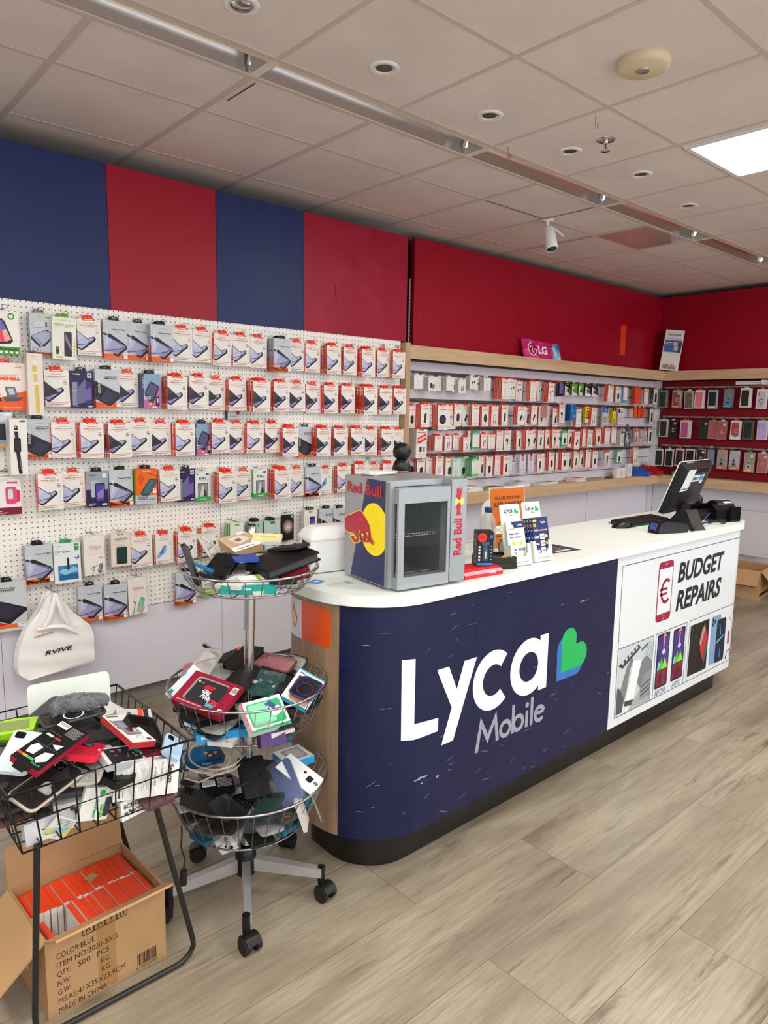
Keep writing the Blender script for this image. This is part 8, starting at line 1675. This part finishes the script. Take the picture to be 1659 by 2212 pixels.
lo(600, 1590, .455, .1, carton_(.09, .06, .015, '#dfe2e4', '#1f93a8', lambda m_, w, h, d: fx(m_, w, h).r(0, .75, 1, 1, '#1f93a8')), 'phone_case_box', 'white and teal box behind the folio in the lower basket', 'box', gl_, .2, .1)
b = MB(); pts = []
for k in range(90):
    t_ = k/89; a = t_*2*PI*3.2+.4; u = 455+62*math.cos(a)+18*math.sin(t_*9)-10*t_; v = 1628+34*math.sin(a)+12*t_; p = onZ(u, v, .475+.012*math.sin(k*.5)); pts.append(p)
b.tube(pts, .0028, 'cable_beige', 6); pts = [onZ(420, 1580, .50), onZ(400, 1640, .46), onZ(392, 1680, .445), onZ(430, 1690, .45), onZ(500, 1660, .46), onZ(502, 1600, .50)]; b.tube(pts, .0028, 'cable_beige', 6)
tag(b.obj('cable_coil'), 'loose beige cable coiled in the lower basket', 'cable', gl_)
b = MB(); pts = [onZ(490, 1760, .40), onZ(495, 1730, .44), onZ(515, 1700, .46), onZ(540, 1688, .465), onZ(557, 1700, .46), onZ(560, 1740, .43)]; b.tube(pts, .0022, 'black_rubber', 6); tag(b.obj('cable'), 'thin black cable loop at the front of the lower basket', 'cable', gl_)
b = MB(); pts = [onZ(392, 1785, .31)]+[onY(u, v, 1.86) for u, v in ((393, 1800), (391, 1830), (399, 1855), (397, 1880))]; b.tube(pts, .0025, 'black_rubber', 6); b.tube([pts[-1], pts[-1]+Vector((-.002, 0, -.045))], .011, 'black_rubber', 8); tag(b.obj('charger_cable'), 'black cable with plug dangling from the lower basket', 'cable')
ringfill(.288, .37, .20, 'lower chrome basket', 'buried goods in the lower basket', ['black', 'grey', 'clear', 'teal', 'black', 'brown', 'white'], 6)
# ---- top basket
def d_br(m_, w, h, d): f = fx(m_, w, h); f.r(.1, .1, .9, .72, '#b59f86'); f.p([(.2, .2), (.7, .14), (.86, .5), (.4, .66)], '#cfc6ba', 2); f.p([(.36, .36), (.56, .3), (.6, .46), (.44, .52)], '#6f6a62', 3); f.r(0, .76, 1, 1, '#e9ebe8', 2); f.t('documentus.com'[:11], .12, .93, .07, '#33343a', .66, .02, 4); f.r(.62, 0, .9, .1, '#e9ebe8', 3)
put('brown', 'phone_case_box', carton_(.10, .11, .026, '#c4a888', '#b58f66', d_br), 'brown window box with white label on top of the upper basket', 'box', gt)
put('book', 'tablet_folio', folio(.19, .165, 'black_leather', .026, False), 'large black leather tablet folio overhanging the upper basket', 'tablet case', gt)
put('phoneontop', 'phone_case', case(.14, .07, 'black_rubber', 'pill'), 'black phone case lying on the large leather folio', 'phone case', gt)
put('folio4', 'phone_folio', folio(.08, .115, 'black_leather', .022), 'small black folio with clasp at the left of the upper basket', 'phone case', gt)
put('leaning', 'tablet_case', case(.06, .13, 'black_plastic', None, .012), 'tall black case leaning out of the upper basket on the left', 'tablet case', gt)
put('tin', 'phone_case_box', carton_(.095, .05, .014, '#e0cf8c', '#e4e6e4', lambda m_, w, h, d: (fx(m_, w, h).rr(.2, .2, .9, .66, .08, '#d3d6dc'), fx(m_, w, h).rr(.26, .28, .84, .58, .06, '#d9c04a', 2))), 'cream and white tin with a yellow case behind the brown box', 'box', gt)
put('teal', 'phone_case_box', carton_(.16, .024, .05, '#0f9088', '#0f9088', lambda m_, w, h, d: fx(m_, w, h).t('SEEN', .42, .5, .3, '#dfeeec', .12, .03)), 'flat teal box at the front of the upper basket', 'box', gt)
put('maroon2', 'slim_box', carton_(.09, .03, .06, '#6f1426', '#6f1426'), 'dark maroon box under the leather folio', 'box', gt)
p = onZ(544, 1150, 1.175); b = MB(at(p.x, p.y, p.z-.02)); b.lathe([(.001, -.04), (.0135, -.04), (.0135, .045), (.001, .045)], 'brushed_steel', 24); c_ = MB(at(p.x, p.y, p.z-.02)); c_.lathe([(.0138, .043), (.0138, .049), (.001, .0495)], 'black_plastic', 20)
o = thing('steel_tube', 'steel cylinder with dark cap standing behind the brown box', 'cylinder', (0, 0, 0), 0, gt); b.obj('tube', o); c_.obj('cap', o)
lo(455, 1180, 1.135, .6, clearcase(.075, .10, 'clear_film', 'clear_rim'), 'phone_case', 'clear case sticking up at the back left of the upper basket', 'phone case', gt, .9, .2)
lo(527, 1200, 1.128, -.35, case(.08, .125, '#2a4a9c', 'wide'), 'phone_case', 'blue phone case under the brown box', 'phone case', gt, 0, .05)
lo(440, 1222, 1.105, .7, carton_(.05, .09, .01, '#2f86c4', '#2570a8'), 'phone_case_box', 'bright blue box behind the small black folio', 'box', gt, .3, .3)
lo(560, 1250, 1.082, -.2, carton_(.12, .06, .014, '#dfe2e0', '#d0d3d1', lambda m_, w, h, d: fx(m_, w, h).r(.45, 0, .55, 1, '#9ab03a')), 'phone_case_box', 'white box lying above the teal one in the upper basket', 'box', gt, .2)
lo(470, 1248, 1.085, .5, case(.07, .11, 'smoke_plastic', 'square'), 'phone_case', 'smoky case under the small folio in the upper basket', 'phone case', gt, .3, .2)
lo(585, 1130, 1.15, .9, case(.05, .07, '#4a3a9c', None), 'phone_case', 'violet case edge behind the cream tin', 'phone case', gt, .3, .1) if 0 else None
ringfill(1.058, 1.085, .135, 'upper chrome basket', 'buried goods in the upper basket', ['black', 'grey', 'clear', 'white', 'black'], 5)
# ---------------------------------------------------------------- carton of orange boxes under the bin
CT = at(.456+.1645*math.cos(.055)-.14*math.sin(.055), 1.789+.1645*math.sin(.055)+.14*math.cos(.055), 0, 0, 0, .055)
CB = thing('cardboard_box', 'open printed cardboard box full of orange boxes under the wire bin', 'cardboard box', T=CT)
cw, cd, ch = .332, .28, .225
flap_box(CB, cw, cd, ch, [('f', .10, -32), ('l', .17, 38), ('b', .12, -82)], .006)
F2 = lambda a, c: (-cw/2+a*cw, -cd/2-.0006, ch*(1-c))
FT = lambda x, y: (lambda a, c: (-cw/2+x*cw+a, -cd/2-.0006, ch*(1-y)+c))
mat('box_ink', '#33241a', .7); b = MB()
def bt(s, x, y, w, hh=.0155): b.text(s, 0, 0, hh, 'box_ink', FT(x, y), w*cw)
bt('COLOR:BLUE', .081, .283, .30); bt('ITEM NO:2020-3XG', .081, .40, .49)
bt('QTY:', .082, .512, .10); bt('500', .243, .512, .098); bt('PCS', .396, .512, .10)
bt('N.W:', .081, .63, .10); bt('KG', .428, .625, .065); bt('G.W:', .081, .745, .10); bt('KG', .43, .738, .065)
bt('MEAS:41X35X23.9CM', .08, .86, .546); bt('MADE IN CHINA', .08, .98, .385); b.obj('printed_text', CB)
b = MB(); rs = random.Random(12); x = .735
while x < .91:
    w_ = rs.choice((.004, .006, .009)); b.add([F2(x, .78), F2(x, .94), F2(x+w_, .94), F2(x+w_, .78)], [(0, 1, 2, 3)], 'box_ink'); x += w_+rs.choice((.003, .006))
bt2 = b.text('8 719260 001809', 0, 0, .007, 'box_ink', FT(.725, .985), .19*cw); b.obj('barcode', CB)
b = MB()
for k in range(4):
    x0 = .29+.094*k; b.stroke([(-cw/2+(x0+dx)*cw, ch*(1-c)) for dx, c in ((0, .05), (.086, .05), (.086, .15), (0, .15))], .0022, 'box_ink', XZ(-cd/2-.0006), True)
    xm = -cw/2+(x0+.043)*cw; zm = ch*.9
    if k < 2: b.stroke([(xm-.006, zm-.006), (xm, zm+.007), (xm+.006, zm-.004)], .003, 'box_ink', XZ(-cd/2-.0006))
    elif k == 2: b.add([XZ(-cd/2-.0006)(*p) for p in ((xm-.007, zm+.007), (xm+.007, zm+.007), (xm+.001, zm), (xm+.001, zm-.006), (xm-.001, zm-.006), (xm-.001, zm))], [tuple(range(6))[::-1]], 'box_ink')
    else: b.stroke([(xm-.005, zm-.007), (xm-.005, zm+.006)], .003, 'box_ink', XZ(-cd/2-.0006)); b.stroke([(xm+.005, zm-.007), (xm+.005, zm+.006)], .003, 'box_ink', XZ(-cd/2-.0006))
b.obj('handling_icons', CB)
b = MB(); b.add([F2(.397, .0), F2(.402, .95), F2(.556, .99), F2(.553, .0)], [(0, 1, 2, 3)], mat('parcel_tape', '#a67f4f', .25)); o = b.obj('parcel_tape', CB); o.location.y = .0003
b = MB(); b.add([(-cw/2-.0006, y, z) for y, z in ((.0, .06), (.09, .06), (.09, .16), (.0, .16))], [(0, 3, 2, 1)], '#d5d3cf'); b.box(-cw/2-.0006, -cw/2, -.09, -.03, .15, .19, 'box_ink'); b.obj('side_label', CB)
mat('ob_orange', '#f2421a', .4)
b = MB(); b.box(-.0075, .0075, -.058, .058, -.168, 0, '#e6e1db'); b.box(-.0078, .0078, -.0582, .0582, -.0005, .0006, 'ob_orange'); b.box(-.0078, .0078, -.0584, -.058, -.014, 0, '#f0ece6'); obm = b.mesh('packed_box')
rs = random.Random(17)
def ob(x, y, z, tl, label, rz=0.):
    o = link('screen_protector_box', obm); o.matrix_world = CT @ at(x, y, z, 0, tl, rz); tag(o, label, 'box', 'orange boxes packed in the carton')
for i in range(17): ob(-.143+.0178*i, .068, .200+rs.uniform(-.003, .003), rs.uniform(-.02, .02), 'orange-topped box, %s from left in the rear row inside the carton' % ORD[i])
for i in range(12): ob(-.052+.0178*i, -.056, .204+rs.uniform(-.008, .003), rs.uniform(-.02, .02), 'orange-topped box, %s from left in the front row inside the carton' % ORD[i])
ob(-.145, -.052, .176, -.12, 'orange-topped box leaning at the left end of the front row in the carton', .05)
ob(-.125, -.052, .176, -.12, 'orange-topped box second from the left end, leaning in the carton', .05)
b = MB(CT @ at(-.085, -.075, .085, R(8), R(-6), .03)); b.box(-.03, .025, -.055, .05, 0, .012, '#dcd9d4'); b.box(-.03, .025, -.0, .006, .012, .0123, '#c9303a'); [b.box(-.026, .02, .012+.006*k, .0135+.006*k, .012, .0122, '#8f8c88') for k in range(5)]
tag(b.obj('instruction_pack'), 'white pack with red stripe lying low in the carton', 'pack')
b = MB(CT @ at(.035, .06, .2065, 0, 0, .6)); b.prism([(-.018, -.012), (.014, -.016), (.022, .012), (-.012, .014)], 0, .001, 'cardboard'); tag(b.obj('cardboard_scrap'), 'torn scrap of cardboard lying on the orange boxes', 'scrap')
